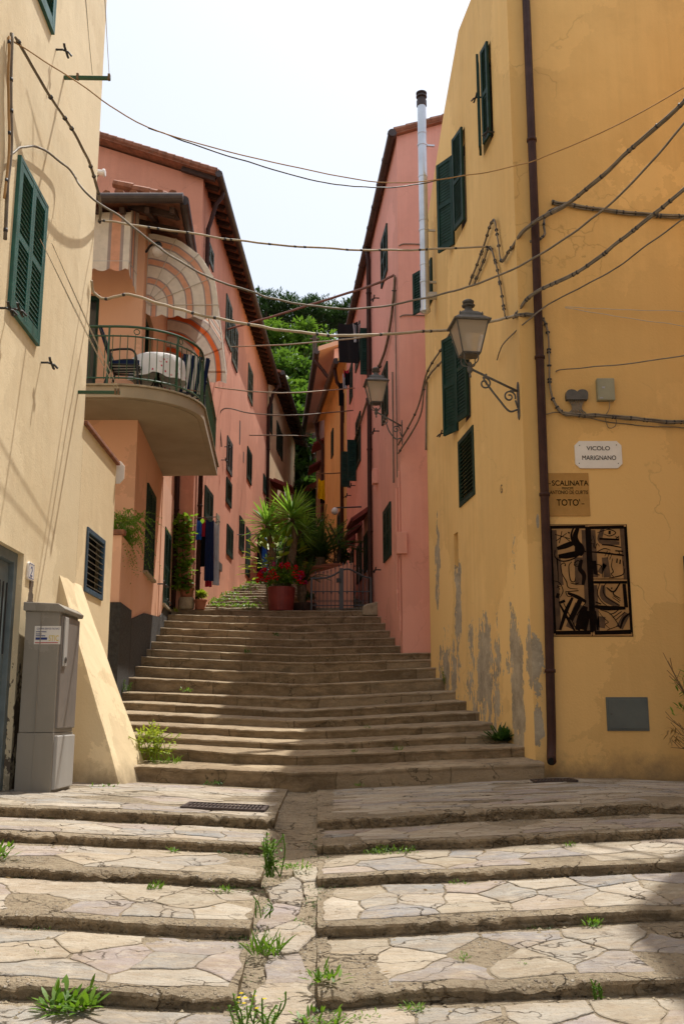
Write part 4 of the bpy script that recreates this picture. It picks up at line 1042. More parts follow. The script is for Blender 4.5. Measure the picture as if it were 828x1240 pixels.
for (l, r, t, b_, mt, n) in ((274, 279.3, 355, 427, 'oldgreen', 2), (281.6, 286.6, 386, 452, 'oldgreen', 2), (300, 305.6, 437, 494, 'oldgreen', 2),
                             (275, 280, 527, 578, 'greyshut', 2), (274, 279.4, 577, 616, 'green', 1), (299, 304.2, 539, 589, 'green', 2), (246.5, 257.8, 585, 638, 'green', 2),
                             (272.5, 283, 631, 680, 'green', 2), (290, 294.6, 624, 671, 'green', 2), (249.5, 257.5, 283, 330, 'oldgreen', 2)):
    s0, s1, z0, z1 = WPrect(l, r, t, b_)
    if s1 - s0 > 1.25: c = (s0 + s1) / 2; s0, s1 = c - .6, c + .6
    closed_window(WP, ph, s0, s1, z0, z1, mt, n, sp=.07)
s0, s1, z0, z1 = WPrect(298, 303.4, 637, 702); m = MB(); m.box(WP.fr(s0, z0, -.03), 0, min(1.1, s1 - s0), 0, .06, 0, z1 - z0); build(m, 'door', MT['green'], ph, bevel=.01)
for (px, py, w, h) in ((290, 523, .16, .75), (294.5, 553, .14, .35)):
    s, z = WP.at(px, py); m = MB(); m.box(WP.fr(s, z - h / 2, -.02), 0, w, 0, .03, 0, h); build(m, 'vent_window', MT['greyshut'], ph)
# white wall plate and small number tiles
s, z = WP.at(261.5, 640); m = MB(); m.box(WP.fr(s, z - .28, .0), 0, .5, 0, .02, 0, .7); build(m, 'wall_panel', MT['meter'], ph)
s, z = WP.at(265, 686); m = MB(); m.box(WP.fr(s - .3, z - .1, .0), 0, .6, 0, .05, 0, .2); build(m, 'letter_box', MT['iron'], ph)
for px, py in ((272, 541), (268, 557)): s, z = WP.at(px, py); hook(WP, ph, s, z)
# downpipes
zt_ = EZ - .2
p0 = WP.P(.28, 2.6, .08)
def jog(W, s, zbot, zeave, ov_): return [W.P(s, zbot, .08), W.P(s, zeave - 1.1, .08), W.P(s, zeave - .9, .14), W.P(s, zeave - .42, ov_ - .12), W.P(s, zeave - .22, ov_ + .03), W.P(s, zeave - .05, ov_ + .05)]
downpipe(ph, jog(WP, .42, 2.9, EZ, ov), .055, clips=(4, 5.6, 7.5, 9.5))
downpipe(ph, jog(WP, LP - .25, 5.5, EZ, ov), .065, clips=(7, 9, 11))
downpipe(sal, [WSS.P(6.35, 3.1, .07), WSS.P(6.35, 9.0, .07)], .055, clips=(4, 5.4))
# flood lamp at the gable edge
p = at(120, 208, 15.2); wpt = V((p.x - .35, 15.35, p.z))
# ================================================================ buff house beyond it
B0 = WP.P(LP, 0) + V((.02, .05, 0))
WB = Wall(B0.x, B0.y, .05, 1); LB = 11.0
bh = thing('buff_house', 'narrow buff house with dark shutters, beyond the long pink house', 'house', (B0.x, B0.y, 5))
m = MB(); wall_sheet(m, WB, [(0, 4), (LB, 4), (LB, 14.35), (0, 14.35)])
e = WB.P(LB, 0); 
for p, q in (((B0.x, B0.y), (-8.5, B0.y)), ((e.x, e.y), (-8.5, e.y)), ((-8.5, B0.y), (-8.5, e.y))): m.quad(V((*p, 4)), V((*q, 4)), V((*q, 14.35)), V((*p, 14.35)))
build(m, 'wall', MT['buff'], bh)
m = MB(); A = WB.P(.1, 14.3, .5); B = WB.P(LB + .2, 14.3, .5); up = V((-5.5, 0, 1.7))
m.grid([[A, B], [A + up, B + up]]); m.grid([[A + th, B + th], [A + up + th, B + up + th]])
for p, q in ((A, B), (A, A + up), (B, B + up)): m.quad(p, q, q + th, p + th)
rf = build(m, 'roof', MT['tile'], bh)
m = MB(); m.tube([A + V((.05, 0, 0)), B + V((.05, 0, 0))], .10, 10); build(m, 'gutter', MT['gutter'], rf)
m = MB()
for i in range(22): m.box(Fr(A.lerp(B, (i + .5) / 22) + V((0, 0, -.12)), (0, 1, 0), up, V((1.7, 0, 5.5))), -.05, .05, .06, 1.0, 0, .115)
build(m, 'rafters', MT['wood'], rf)
for (l, r, t, b_) in ((326, 329, 480, 527), (335, 338, 509, 552), (338.5, 341.6, 519, 559), (318.5, 321.5, 573, 600)):
    s0, s1, z0, z1 = WB.rect(l, r, t, b_); c = (s0 + s1) / 2; w = min(1.2, s1 - s0) / 2; closed_window(WB, bh, c - w, c + w, z0, z1, 'green', 2, sp=.09)
m = MB()
for py, s in ((578, 2.2), (588, .8)):
    z = WB.at(330, py)[1]; q = WB.fr(s, z)
    m.prism(Fr(q.o, WB.n, WB.t, (0, 0, 1)), [(0, .0), (.75, -.32), (.75, -.25), (0, .08)], 0, 1.5)
build(m, 'canopy', MT['redtile'], bh)

# ================================================================ yellow house (right)
YO = V((2.17, 11.5, 0))
WY = Wall(2.17, 11.5, 1, 0); WYS = Wall(2.17, 11.5, 1.52 - 2.17, 5.7, -1)
yh = thing('yellow_house', 'ochre yellow corner house with dark green shutters and flaking plaster, bearing the street plaques', 'house', YO)
side_prof = [(5.74, .2), (5.74, 9.35), (5.36, 9.68), (3.82, 10.85), (2.65, 11.55), (1.67, 11.45), (0, 11.45)]
yw = [(.84, 1.36, 8.55, 10.02), (2.42, 3.22, 8.12, 9.70), (2.50, 3.28, 5.05, 6.66)]
ven = (2.37, 3.32, 3.85, 4.88); niche = (3.52, 3.80, 2.97, 3.52)
m = MB(); wall_sheet(m, WYS, [(0, -.6)] + [(5.74, -.6)] + side_prof[1:], yw + [ven, niche], .18)
build(m, 'side_wall', MT['yellow_side'], yh)
m = MB(); wall_sheet(m, WY, [(0, -.6), (6.2, -.6), (6.2, 11.45), (0, 11.45)], [(1.81, 2.9, 1.2, 2.58)], .2)
q = WYS.P(5.74, 0)
for (a, za), (b, zb_) in ((((q.x, q.y), 9.35), ((8.37, q.y), 9.35)), (((8.37, q.y), 9.35), ((8.37, 11.5), 11.45))):
    m.quad(V((*a, -.6)), V((*b, -.6)), V((*b, zb_)), V((*a, za)))
build(m, 'wall', MT['yellow'], yh)
m = MB()
prof = side_prof[1:]
for (s, z), (s2, z2) in zip(prof, prof[1:]):
    a, b = WYS.P(s, z), WYS.P(s2, z2); m.quad(a, b, V((8.37, b.y, z2)), V((8.37, a.y, z)))
build(m, 'roof', MT['tile'], yh)
m = MB(); back = None
o = back_panel(WYS, yh, niche, .14, 'stone', 'niche_back')
open_window(WYS, yh, yw[0], 'green', 6, 17); open_window(WYS, yh, yw[1], 'green', 9, 152); open_window(WYS, yh, yw[2], 'green', 11, 158)
open_o = None
vent_window(WYS, yh, *ven, 'green', 'oldgreen', 15, .07)
s0, s1, z0, z1 = 4.98, 5.42, 7.95, 8.75
closed_window(WYS, yh, s0, s1, z0, z1, 'green', 1); m = MB(); leaf_mb(m, Fr(WYS.P(5.42, z0, .04), WYS.n * .42 + WYS.t * .8, WYS.n * .8 - WYS.t * .42), .34, .8); build(m, 'shutter', MT['green'], yh)
# grated window at the frame's right edge
vent_window(WY, yh, 1.81, 2.9, 1.2, 2.58, 'blackiron', 'blackiron', 6, .06, 'barred_window')
for px, py in ((543, 293), (541, 525), (584, 118), (598, 160)):
    s, z = WYS.at(px, py); hook(WYS, yh, s, z, .8)
# brown downpipe hugging the corner
pts = [WY.P(.235, 10.9, .10), WY.P(.23, 7, .085), WY.P(.20, 2, .075), WY.P(.175, .55, .075), WY.P(.168, .44, .085), WY.P(.155, .35, .12), WY.P(.14, .29, .18), WY.P(.13, .265, .24)]
downpipe(yh, pts, .052, clips=(1.25, 3.3, 5.0, 7.9))
m = MB(); m.lathe(Fr(WY.P(.13, .265, .239), (1, 0, 0), (0, -.4, 1), (0, -1, -.4)), [(.042, 0), (.042, .004)], 14); build(m, 'pipe_mouth', MT['dark'], yh)
# metal hatch
m = MB(); f = WY.fr(.82, .585); m.box(f, 0, .475, -.01, .012, 0, .375); ht = build(m, 'meter_hatch', MT['hatch'], yh, bevel=.003)
m = MB(); m.box(f, .022, .453, .012, .020, .022, .353); dd = build(m, 'hatch_door', MT['hatch'], ht, bevel=.004); m = MB(); m.lathe(Fr(f(.05, .02, .19), (1, 0, 0), (0, 0, 1), (0, -1, 0)), [(.012, 0), (.012, .006), (.006, .008)], 10); build(m, 'hatch_lock', MT['iron'], dd)
# junction boxes
t = thing('junction_box', 'rusty grey heart-shaped junction box with a fan of cables below', 'junction box', WY.pp(697, 482))
m = MB(); s, z = WY.at(684, 486); f = WY.fr(s, z - .0)
pr = [(0, .0), (.255, .0), (.262, .06)] + [(.195 + .067 * math.cos(a), .085 + .045 * math.sin(a)) for a in [k * math.pi / 8 for k in range(0, 8)]] + [(.131, .10)] + [(.067 + .067 * math.cos(a), .085 + .045 * math.sin(a)) for a in [k * math.pi / 8 for k in range(1, 9)]] + [(-.005, .05)]
m.prism(f, pr, 0, .075); build(m, 'cover', MT['iron'], t, bevel=.008)
m = MB()
for k in range(8): a = .03 + k * .027; m.tube(smooth_pts([f(a, .035, .01), f(a + .01 * (3.5 - k), .04, -.06), f(.07 + .016 * k, .04, -.115), f(.02 + .03 * k, .04, -.165)], 4), .008, 6)
build(m, 'cable_tails', MT['cable'], t)
t = thing('meter_box', 'beige-grey plastic meter box with a dangling wire loop, right of the heart-shaped junction box', 'meter box', WY.pp(733, 475))
a = WY.at(721.5, 487); b = WY.at(741, 460.5); m = MB(); m.box(WY.fr(a[0], a[1]), 0, b[0] - a[0], 0, .085, 0, b[1] - a[1]); bx = build(m, 'case', MT['meter'], t, bevel=.010)
m = MB(); f = WY.fr(a[0], a[1], .086); m.box(f, .02, .06, 0, .003, .018, .034); m.box(f, .055, .09, 0, .003, .145, .17); build(m, 'label', MT['cloth_pale'], bx)
m = MB(); m.tube(smooth_pts([f(.14, -.03, 0), f(.135, -.03, -.10), f(.09, -.05, -.20), f(.12, -.05, -.33), f(.20, -.05, -.31), f(.21, -.05, -.22), f(.11, -.05, -.17)], 5), .005, 5); build(m, 'wire_loop', MT['cable'], t)
# ---- plaques
t = thing('street_plaque', 'white marble street plaque with clipped corners, uppermost of the signs on the yellow wall', 'sign', WY.pp(723, 551))
a = WY.at(696, 567.5); b = WY.at(751, 534.5); w, h = b[0] - a[0], b[1] - a[1]; f = WY.fr(a[0], a[1]); c = .055
poly = [(c, 0), (w - c, 0), (w - c * .55, c * .45), (w, c), (w, h - c), (w - c * .55, h - c * .45), (w - c, h), (c, h), (c * .55, h - c * .45), (0, h - c), (0, c), (c * .55, c * .45)]
m = MB(); m.prism(f, poly, 0, .02); pl = build(m, 'slab', MT['white'], t, bevel=.003)
tf = Fr(f(0, .0205, 0), WY.t, WY.n * -1)
text_mesh('lettering', 'VICOLO', tf.off(w * .25, 0, h * .655), w * .50, h * .15, MT['ink'], pl, .0015)
text_mesh('lettering', 'MARIGNANO', tf.off(w * .15, 0, h * .30), w * .72, h * .165, MT['ink'], pl, .0015)
m = MB()
for x, z in ((.045, .06), (w - .05, .06), (w - .06, h - .05), (.06, h - .055)): m.lathe(Fr(f(x, .02, z), (1, 0, 0), (0, 0, 1), (0, -1, 0)), [(.006, 0), (.006, .003)], 8)
build(m, 'screw', MT['ink'], pl)
t = thing('stair_name_board', 'brown ochre board with dark capital lettering, between the white plaque and the ceramic panel', 'sign', WY.pp(687, 598))
a = WY.at(662.5, 625); b = WY.at(711.5, 573); w, h = b[0] - a[0], b[1] - a[1]; f = WY.fr(a[0], a[1])
m = MB(); m.box(f, 0, w, -.005, .012, 0, h); pl = build(m, 'board', MT['ochre'], t, bevel=.002)
tf = Fr(f(0, .0125, 0), WY.t, WY.n * -1)
for txt, x, y, ww, hh in (('SCALINATA', .13, .70, .86, .125), ('-', .055, .745, .05, .014), ('PRINCIPE', .36, .612, .27, .058), ('ANTONIO DE CURTIS', .07, .505, .90, .085), ("TOTO'", .22, .235, .55, .155), ('-', .80, .27, .07, .016)):
    text_mesh('lettering', txt, tf.off(w * x, 0, h * y), w * ww, h * hh, MT['ink'], pl, .0015)
# ---- ceramic panel painted with loose dark brush strokes
t = thing('ceramic_panel', 'tan ceramic art panel with black brush-stroke faces, lowest of the signs on the yellow wall', 'wall art', WY.pp(714, 703))
a = WY.at(670, 770); b = WY.at(757, 635.5); w, h = b[0] - a[0], b[1] - a[1]; f = WY.fr(a[0], a[1])
g = .004; xm, ym = w * .49, h * .505
m = MB(); m.box(f, -.008, w + .012, -.005, .004, -.008, h + .006); fr_ = build(m, 'backing', MT['artink'], t)
for x0, x1, y0, y1 in ((0, xm - g, 0, h), (xm + g, w, ym + g, h), (xm + g, w, 0, ym - g)):
    m = MB(); m.box(f, x0, x1, .0, .014, y0, y1); build(m, 'tile_panel', MT['artbase'], t, bevel=.003)
def stroke(m, pts, wd, lift):
    k = [f(p[0] * w, .0145 + lift, h - p[1] * h) for p in pts]
    k = smooth_pts(k, 5) if len(k) > 2 else k
    n = len(k); m.ribbon(k, [wd * (.55 + .45 * math.sin(math.pi * (i + .4) / n)) * w for i in range(n)], V((0, -1, 0)))
blk = MB(); wash = MB(); lf = 0.0004
WS = [([(.05, .05), (.05, .95)], .10), ([(.46, .05), (.46, .95)], .11), ([(.56, .05), (.56, .48)], .09), ([(.95, .02), (.97, .5)], .09), ([(.55, .55), (.55, .97)], .08), ([(.10, .3), (.12, .55)], .07), ([(.70, .02), (.66, .15), (.90, .17)], .07), ([(.70, .30), (.72, .48)], .10), ([(.66, .55), (.66, .66), (.85, .74)], .08), ([(.36, .30), (.36, .55)], .13), ([(.2, .93), (.34, .72)], .12), ([(.62, .83), (.60, .93)], .12), ([(.95, .8), (.84, .93)], .10), ([(.7, .36), (.62, .44)], .07)]
for p, q in WS: stroke(wash, p, q, lf)
BS = [([(.0, .025), (.47, .02)], .05), ([(.02, .975), (.47, .97)], .06), ([(.52, .975), (.99, .965)], .06), ([(.015, .02), (.015, .98)], .035), ([(.485, .02), (.485, .97)], .05), ([(.52, .02), (.52, .96)], .045), ([(.985, .02), (.99, .97)], .035), ([(.52, .03), (.97, .022)], .05),
      ([(.09, .22), (.22, .19), (.33, .16)], .07), ([(.10, .29), (.2, .285), (.34, .265), (.42, .24)], .08), ([(.36, .17), (.38, .23), (.36, .28)], .13), ([(.06, .23), (.06, .30), (.16, .335), (.30, .31), (.42, .25)], .018), ([(.32, .02), (.28, .1), (.32, .19), (.46, .25)], .03), ([(.37, .03), (.33, .12), (.40, .21)], .07), ([(.07, .09), (.26, .13)], .012), ([(.16, .06), (.12, .17)], .012), ([(.22, .08), (.08, .15)], .012), ([(.24, .07), (.26, .08)], .025), ([(.2, .12), (.27, .16)], .012),
      ([(.12, .37), (.17, .35), (.19, .37)], .013), ([(.12, .37), (.14, .45), (.19, .52), (.20, .56), (.24, .58), (.33, .585)], .014), ([(.34, .36), (.30, .37), (.32, .34), (.36, .33), (.38, .36), (.34, .38), (.30, .375)], .014), ([(.27, .34), (.23, .38), (.24, .50), (.29, .52), (.31, .48)], .014), ([(.24, .53), (.30, .54), (.35, .53)], .014), ([(.30, .345), (.32, .35)], .025), ([(.175, .37), (.19, .375)], .025),
      ([(.40, .32), (.37, .40), (.42, .46), (.40, .55)], .06), ([(.02, .51), (.10, .53), (.14, .60), (.10, .66)], .012), ([(.05, .64), (.09, .65)], .075), ([(.06, .57), (.11, .56)], .012), ([(.07, .55), (.10, .59)], .012), ([(.08, .71), (.16, .69)], .04), ([(.09, .72), (.2, .87), (.27, .96)], .035), ([(.14, .71), (.29, .95)], .014), ([(.26, .66), (.17, .78), (.08, .95)], .05), ([(.2, .62), (.33, .66), (.43, .70)], .05), ([(.36, .68), (.22, .86)], .075), ([(.42, .74), (.36, .84), (.30, .95)], .10), ([(.45, .78), (.38, .95)], .09), ([(.43, .70), (.30, .82)], .014), ([(.17, .61), (.34, .6)], .014), ([(.17, .61), (.2, .65), (.27, .65)], .012),
      ([(.69, .06), (.78, .045), (.86, .075), (.78, .105), (.70, .085)], .013), ([(.765, .072), (.795, .074)], .055), ([(.62, .075), (.70, .055)], .010), ([(.85, .11), (.90, .125)], .014), ([(.90, .105), (.86, .13)], .012), ([(.64, .13), (.90, .14)], .03), ([(.67, .185), (.78, .19), (.92, .21)], .02), ([(.53, .25), (.70, .26), (.95, .285)], .025), ([(.55, .13), (.53, .17), (.58, .17), (.56, .1)], .008), ([(.55, .22), (.57, .18), (.58, .22), (.61, .175), (.64, .20)], .010), ([(.60, .25), (.7, .22), (.78, .235)], .013), ([(.70, .29), (.74, .24)], .010), ([(.73, .31), (.77, .25)], .010), ([(.76, .32), (.80, .26)], .010), ([(.84, .24), (.94, .245)], .02), ([(.86, .27), (.93, .275)], .016), ([(.88, .24), (.90, .275)], .014), ([(.80, .31), (.78, .38), (.80, .43), (.77, .45), (.80, .475)], .013), ([(.86, .31), (.85, .35)], .02), ([(.90, .32), (.89, .36)], .02), ([(.93, .33), (.94, .38)], .012), ([(.95, .40), (.92, .455), (.80, .48), (.74, .485)], .014), ([(.55, .36), (.65, .38), (.66, .48)], .012), ([(.56, .33), (.57, .45)], .06), ([(.56, .45), (.62, .46)], .015),
      ([(.54, .525), (.97, .525)], .04), ([(.93, .54), (.94, .75)], .055), ([(.54, .74), (.68, .755), (.93, .755)], .06), ([(.62, .53), (.58, .62), (.62, .69), (.70, .74)], .013), ([(.74, .51), (.66, .57), (.68, .65), (.80, .71), (.86, .735)], .013), ([(.70, .57), (.79, .61), (.88, .53)], .022), ([(.79, .61), (.79, .635), (.87, .67)], .016), ([(.78, .645), (.87, .69)], .010), ([(.77, .66), (.86, .705)], .010), ([(.76, .575), (.775, .58)], .025), ([(.55, .70), (.62, .72)], .02),
      ([(.58, .78), (.64, .84), (.70, .88), (.66, .90), (.72, .94)], .010), ([(.60, .77), (.72, .80), (.80, .87), (.85, .94)], .012), ([(.98, .80), (.90, .85), (.85, .93)], .03), ([(.72, .81), (.78, .80), (.84, .77)], .013), ([(.76, .84), (.88, .785)], .012), ([(.80, .86), (.92, .79)], .012), ([(.68, .95), (.84, .91)], .011), ([(.54, .78), (.56, .95)], .03)]
for i, (p, q) in enumerate(BS): stroke(blk, p, q, lf * 2 + i * 2e-5)
build(wash, 'brush_wash', MT['artwash'], t, recalc=False); build(blk, 'brush_strokes', MT['artink'], t, recalc=False)
# small letter painted on the side wall
s, z = WYS.at(606, 598); tf = Fr(WYS.P(s, z, .004), WYS.t * -1, WYS.n * -1); text_mesh('painted_letter', 'G', tf, .09, .11, MT['cable'], yh, .001)
# flue
t = thing('flue_pipe', 'galvanised metal flue with a dark cowl running up the far edge of the yellow house', 'flue pipe', WYS.pp(528, 380, .2))
tp, bt = WYS.pp(526, 104, .2), WYS.pp(528.5, 378, .2); tp = V((bt.x, bt.y, tp.z))
m = MB(); r = .078; L = tp.z - bt.z
m.lathe(Fr(bt), [(r * .5, -.04), (r + .012, 0), (r + .012, .05), (r, .055)] + [q for k in range(1, 5) for q in ((r, L * k / 5), (r + .007, L * k / 5 + .005), (r + .007, L * k / 5 + .03), (r, L * k / 5 + .035))] + [(r, L - .28)], 20); pipe = build(m, 'pipe', MT['steel'], t, smooth=False)
m = MB(); m.lathe(Fr(bt + V((0, 0, L - .28))), [(r + .014, 0), (r + .014, .10), (r - .01, .11), (r - .01, .17), (r + .02, .175), (r + .02, .20), (r, .205), (r, .235), (r + .02, .24), (r + .02, .265), (.01, .28)], 20); build(m, 'cowl', MT['gutter'], t)
m = MB(); m.tube([bt + V((0, 0, .30)), bt + V((0, 0, .30)) - WYS.n * .24], r * .9, 14)
for z in (.55, L * .36, L * .75): m.box(Fr(bt + V((0, 0, z)), WYS.n, WYS.t), -.22, .0, -.02, .02, -.015, .015); m.lathe(Fr(bt + V((0, 0, z - .02))), [(r + .001, 0), (r + .01, .003), (r + .01, .037), (r + .001, .04)], 16)
build(m, 'bracket', MT['steel'], t)

# ================================================================ rose house (right, beyond the yellow one)
WR = Wall(1.127, 18.6, -.09, 1, -1); LR = 11.0; WRF = Wall(1.127, 18.6, 1, 0)
rh = thing('rose_house', 'tall rose pink house with red tile canopies and green shutters, beyond the yellow house', 'house', (1.127, 18.6, 1.5))
rw = (4.55, 5.75, 7.15, 8.75)
W_list = []
m = MB(); wall_sheet(m, WR, [(0, 1.0), (LR, 1.0), (LR, 12.03), (0, 12.49)], [])
e = WR.P(LR, 0)
m.quad(V((1.127, 18.6, 1)), V((5.5, 18.6, 1)), V((5.5, 18.6, 13.83)), V((1.127, 18.6, 12.49)))
m.quad(V((e.x, e.y, 1)), V((5.5, e.y, 1)), V((5.5, e.y, 13.37)), V((e.x, e.y, 12.03)))
m.quad(V((5.5, 18.6, 1)), V((5.5, e.y, 1)), V((5.5, e.y, 13.37)), V((5.5, 18.6, 13.83)))
build(m, 'wall', MT['rose'], rh)
m = MB(); A, B = WR.P(-.10, 12.48, .06), WR.P(LR + .2, 12.02, .06); A2, B2 = V((5.6, 18.5, 13.86)), V((5.6, e.y + .2, 13.4))
m.grid([[A, B], [A2, B2]]); m.grid([[A + th, B + th], [A2 + th, B2 + th]])
for p, q in ((A, B), (A, A2), (B, B2)): m.quad(p, q, q + th, p + th)
for k in range(18): s_ = A.lerp(A2, k / 18) + V((0, .03, .09)); m.tube([s_, A.lerp(A2, (k + 1.1) / 18) + V((0, .03, .09))], [.075, .06], 7)
rf = build(m, 'roof', MT['tile'], rh)
m = MB(); m.tube([A - WR.t * .06 + WR.n * .05, B + WR.n * .05], .085, 12)
for k in range(12): c = A.lerp(B, k / 12) + WR.n * .05; d_ = (B - A).normalized() * .02; m.tube([c - d_, c + d_], .095, 12)
build(m, 'gutter', MT['gutter'], rf)
def cw(l, r, t, b_, mt='green', n=2, sill=None, wmax=1.15):
    s0, s1, z0, z1 = WR.rect(l, r, t, b_); c = (s0 + s1) / 2; w = min(wmax, s1 - s0) / 2
    return closed_window(WR, rh, c - w, c + w, z0, z1, mt, n, sp=.06, sill=sill)
for a_ in ((462.5, 469, 270, 350), (463.5, 469.5, 437, 516), (465.5, 473.5, 607, 682), (431, 436, 388, 452), (424, 427, 437, 490), (432.6, 438, 655, 708), (441.5, 447, 641, 695)): cw(*a_)
# open pair half way up, with its two projecting leaves
def projecting(l, r, t, b_, parent, name='shutter', thick=.045):
    """a leaf standing straight out of the wall, face towards the steps"""
    s, z1 = WR.at(r, t); z0 = WR.at(r, b_)[1]; p = WR.P(s, z0, .02)
    wdt = abs(at(r, (t + b_) / 2, p.y).x - at(l, (t + b_) / 2, p.y).x)
    m = MB(); leaf_mb(m, Fr(p, WR.n, WR.t * -1), max(.25, wdt), z1 - z0, sp=.06); return build(m, name, MT['green'], parent)
cwm = cw(431.5, 437, 497, 570, 'green', 1)
projecting(414, 424, 547, 590, rh); projecting(424, 432, 533, 583, rh)
projecting(438.5, 449, 398, 455, rh)
# red tiled canopies over the lower openings
for l, r, t, b_ in ((423, 445.5, 614, 631), (418, 437, 631, 647), (411.5, 429, 648, 661)):
    s, z = WR.at(r, t + 2); p = WR.P(s, z, 0); wd = abs(p.x - at(l, b_, p.y).x)
    m = MB(); q = Fr(p, WR.n, WR.t, (0, 0, 1)); drop = -.34
    for k in range(10): m.prism(q.off(0, -.35 + .13 * k, 0), [(-.02, .03), (wd, drop + .03), (wd, drop - .02), (-.02, -.03)], 0, .118)
    m.prism(q, [(-.02, -.03), (wd - .03, drop - .02), (wd - .03, drop - .06), (-.02, -.08)], -.34, .95)
    build(m, 'canopy', MT['redtile'], rh)
s0, s1, z0, z1 = WR.rect(425.5, 428.5, 664, 736); m = MB(); m.box(WR.fr(s0, z0, -.03), 0, 1.0, 0, .07, 0, z1 - z0); build(m, 'door', MT['green'], rh, bevel=.01)
s, z = WR.at(447.5, 300); s2, z2 = WR.at(452, 735)
downpipe(rh, [WR.P(s2, 3.12, .10), WR.P(s2, 3.3, .07), WR.P(s2, 11.9, .07), WR.P(s2, 12.2, .11)], .055, clips=(5, 7, 9, 11))
for px0, px1, t_, b_, r_, mt in ((477, 478, 450, 585, .016, 'cable'), (481, 481.5, 330, 580, .012, 'cable'), (482.5, 483, 590, 740, .028, 'rose'), (486, 486.5, 676, 765, .02, 'rose'), (485, 485, 570, 645, .018, 'rose')):
    a, b = WR.pp(px0, t_, .03), WR.pp(px1, b_, .03); c = WR.at(px0, t_)[0]; d_ = WR.at(px1, b_)
    m = MB(); m.tube([WR.P((c + d_[0]) / 2, a.z, .03), WR.P((c + d_[0]) / 2, b.z, .03)], r_, 7); build(m, 'conduit', MT[mt], rh)
a = WR.at(489, 641)[1]; b = WR.at(489, 668)[1]
m = MB(); m.box(Fr((1.03, 18.52, b)), 0, .20, 0, .2, 0, a - b); build(m, 'meter_case', MT['rose'], rh, bevel=.01)
a = WR.pp(457, 577, .0); m = MB(); m.box(Fr(a, WR.n, WR.t), 0, .12, -.12, .12, -.18, .16); build(m, 'pink_box', MT['rose'], rh, bevel=.008)
for px, py in ((459, 361), (459, 522), (461, 690), (430, 588), (425, 600)): s, z = WR.at(px, py); hook(WR, rh, s, z)
m = MB(); a = WRF.P(.28, 7.55, .0)
for py in (297, 383):
    z = WRF.at(505, py)[1]; m.tube(smooth_pts([WRF.P(.02, z - .02, .02), WRF.P(.15, z + .02, .02), WRF.P(.7, z + .0, .02)], 4), .012, 5)
build(m, 'conduit', MT['cable'], rh)

# ================================================================ orange house, far rose house
WO = Wall(.12, 29.75, -.125, 1, -1); LO = 6.3
oh = thing('orange_house', 'narrow orange house with a brown gutter, wedged between two rose pink houses', 'house', (.12, 29.75, 3))
m = MB(); wall_sheet(m, WO, [(0, 3), (LO, 3), (LO, 11.7), (0, 11.7)]); e = WO.P(LO, 0)
for p, q in (((.12, 29.75), (4.5, 29.75)), ((e.x, e.y), (4.5, e.y)), ((4.5, 29.75), (4.5, e.y))): m.quad(V((*p, 3)), V((*q, 3)), V((*q, 11.7)), V((*p, 11.7)))
build(m, 'wall', MT['orange'], oh)
m = MB(); A, B = WO.P(-.2, 11.62, .28), WO.P(LO + .2, 11.62, .28); up = V((5, 0, 1.7))
m.grid([[A, B], [A + up, B + up]]); m.grid([[A + th, B + th], [A + up + th, B + up + th]])
for p, q in ((A, B), (A, A + up), (B, B + up)): m.quad(p, q, q + th, p + th)
rf = build(m, 'roof', MT['orange'], oh)
m = MB(); m.tube([A + WO.n * .05, B + WO.n * .05], .10, 10); build(m, 'gutter', MT['gutter'], rf)
downpipe(oh, [WO.P(.35, 4, .08), WO.P(.35, 10.6, .08), WO.P(.35, 10.95, .12), WO.P(.3, 11.1, .25), WO.P(.25, 11.55, .32)], .055)
downpipe(oh, [WO.P(LO - .2, 4, .08), WO.P(LO - .2, 10.6, .08), WO.P(LO - .1, 10.9, .25), WO.P(LO, 11.5, .32)], .06)
for l, r, t, b_ in ((401.5, 404, 518, 556), (414.5, 416.5, 476, 516), (409, 413, 618, 662)):
    s0, s1, z0, z1 = WO.rect(l, r, t, b_); c = (s0 + s1) / 2; w = min(1.1, s1 - s0) / 2; closed_window(WO, oh, c - w, c + w, z0, z1, 'green', 2, sp=.08)
WQ = Wall(-.30, 36.3, -.085, 1, -1); LQ = 11.5
fh = thing('far_rose_house', 'far rose pink house with a wide pale soffit, beyond the orange house', 'house', (-.3, 36.3, 5))
m = MB(); wall_sheet(m, WQ, [(0, 4), (LQ, 4), (LQ, 14.5), (0, 14.5)]); e = WQ.P(LQ, 0)
m.quad(V((-.3, 36.3, 4)), V((4.5, 36.3, 4)), V((4.5, 36.3, 16.2)), V((-.3, 36.3, 14.6)))
for p, q in (((e.x, e.y), (4.5, e.y)), ((4.5, 36.3), (4.5, e.y))): m.quad(V((*p, 4)), V((*q, 4)), V((*q, 14.5)), V((*p, 14.5)))
build(m, 'wall', MT['rose_far'], fh)
m = MB(); A, B = WQ.P(-.15, 14.45, .62), WQ.P(LQ + .2, 14.45, .62); up = V((5.2, 0, 1.75))
m.grid([[A, B], [A + up, B + up]]); m.grid([[A + th * 2, B + th * 2], [A + up + th * 2, B + up + th * 2]])
for p, q in ((A, B), (A, A + up), (B, B + up)): m.quad(p, q, q + th * 2, p + th * 2)
rf = build(m, 'roof', MT['salmon_pale'], fh)
m = MB(); m.tube([A + WQ.n * .06, B + WQ.n * .06], .12, 10); build(m, 'gutter', MT['gutter'], rf)
downpipe(fh, jog(WQ, .5, 6, 14.45, .62), .07)
for l, r, t, b_ in ((394.5, 396.5, 446, 470), (384, 386, 495, 535)):
    s0, s1, z0, z1 = WQ.rect(l, r, t, b_); c = (s0 + s1) / 2; w = min(1.2, s1 - s0) / 2; closed_window(WQ, fh, c - w, c + w, z0, z1, 'green', 2, sp=.1)
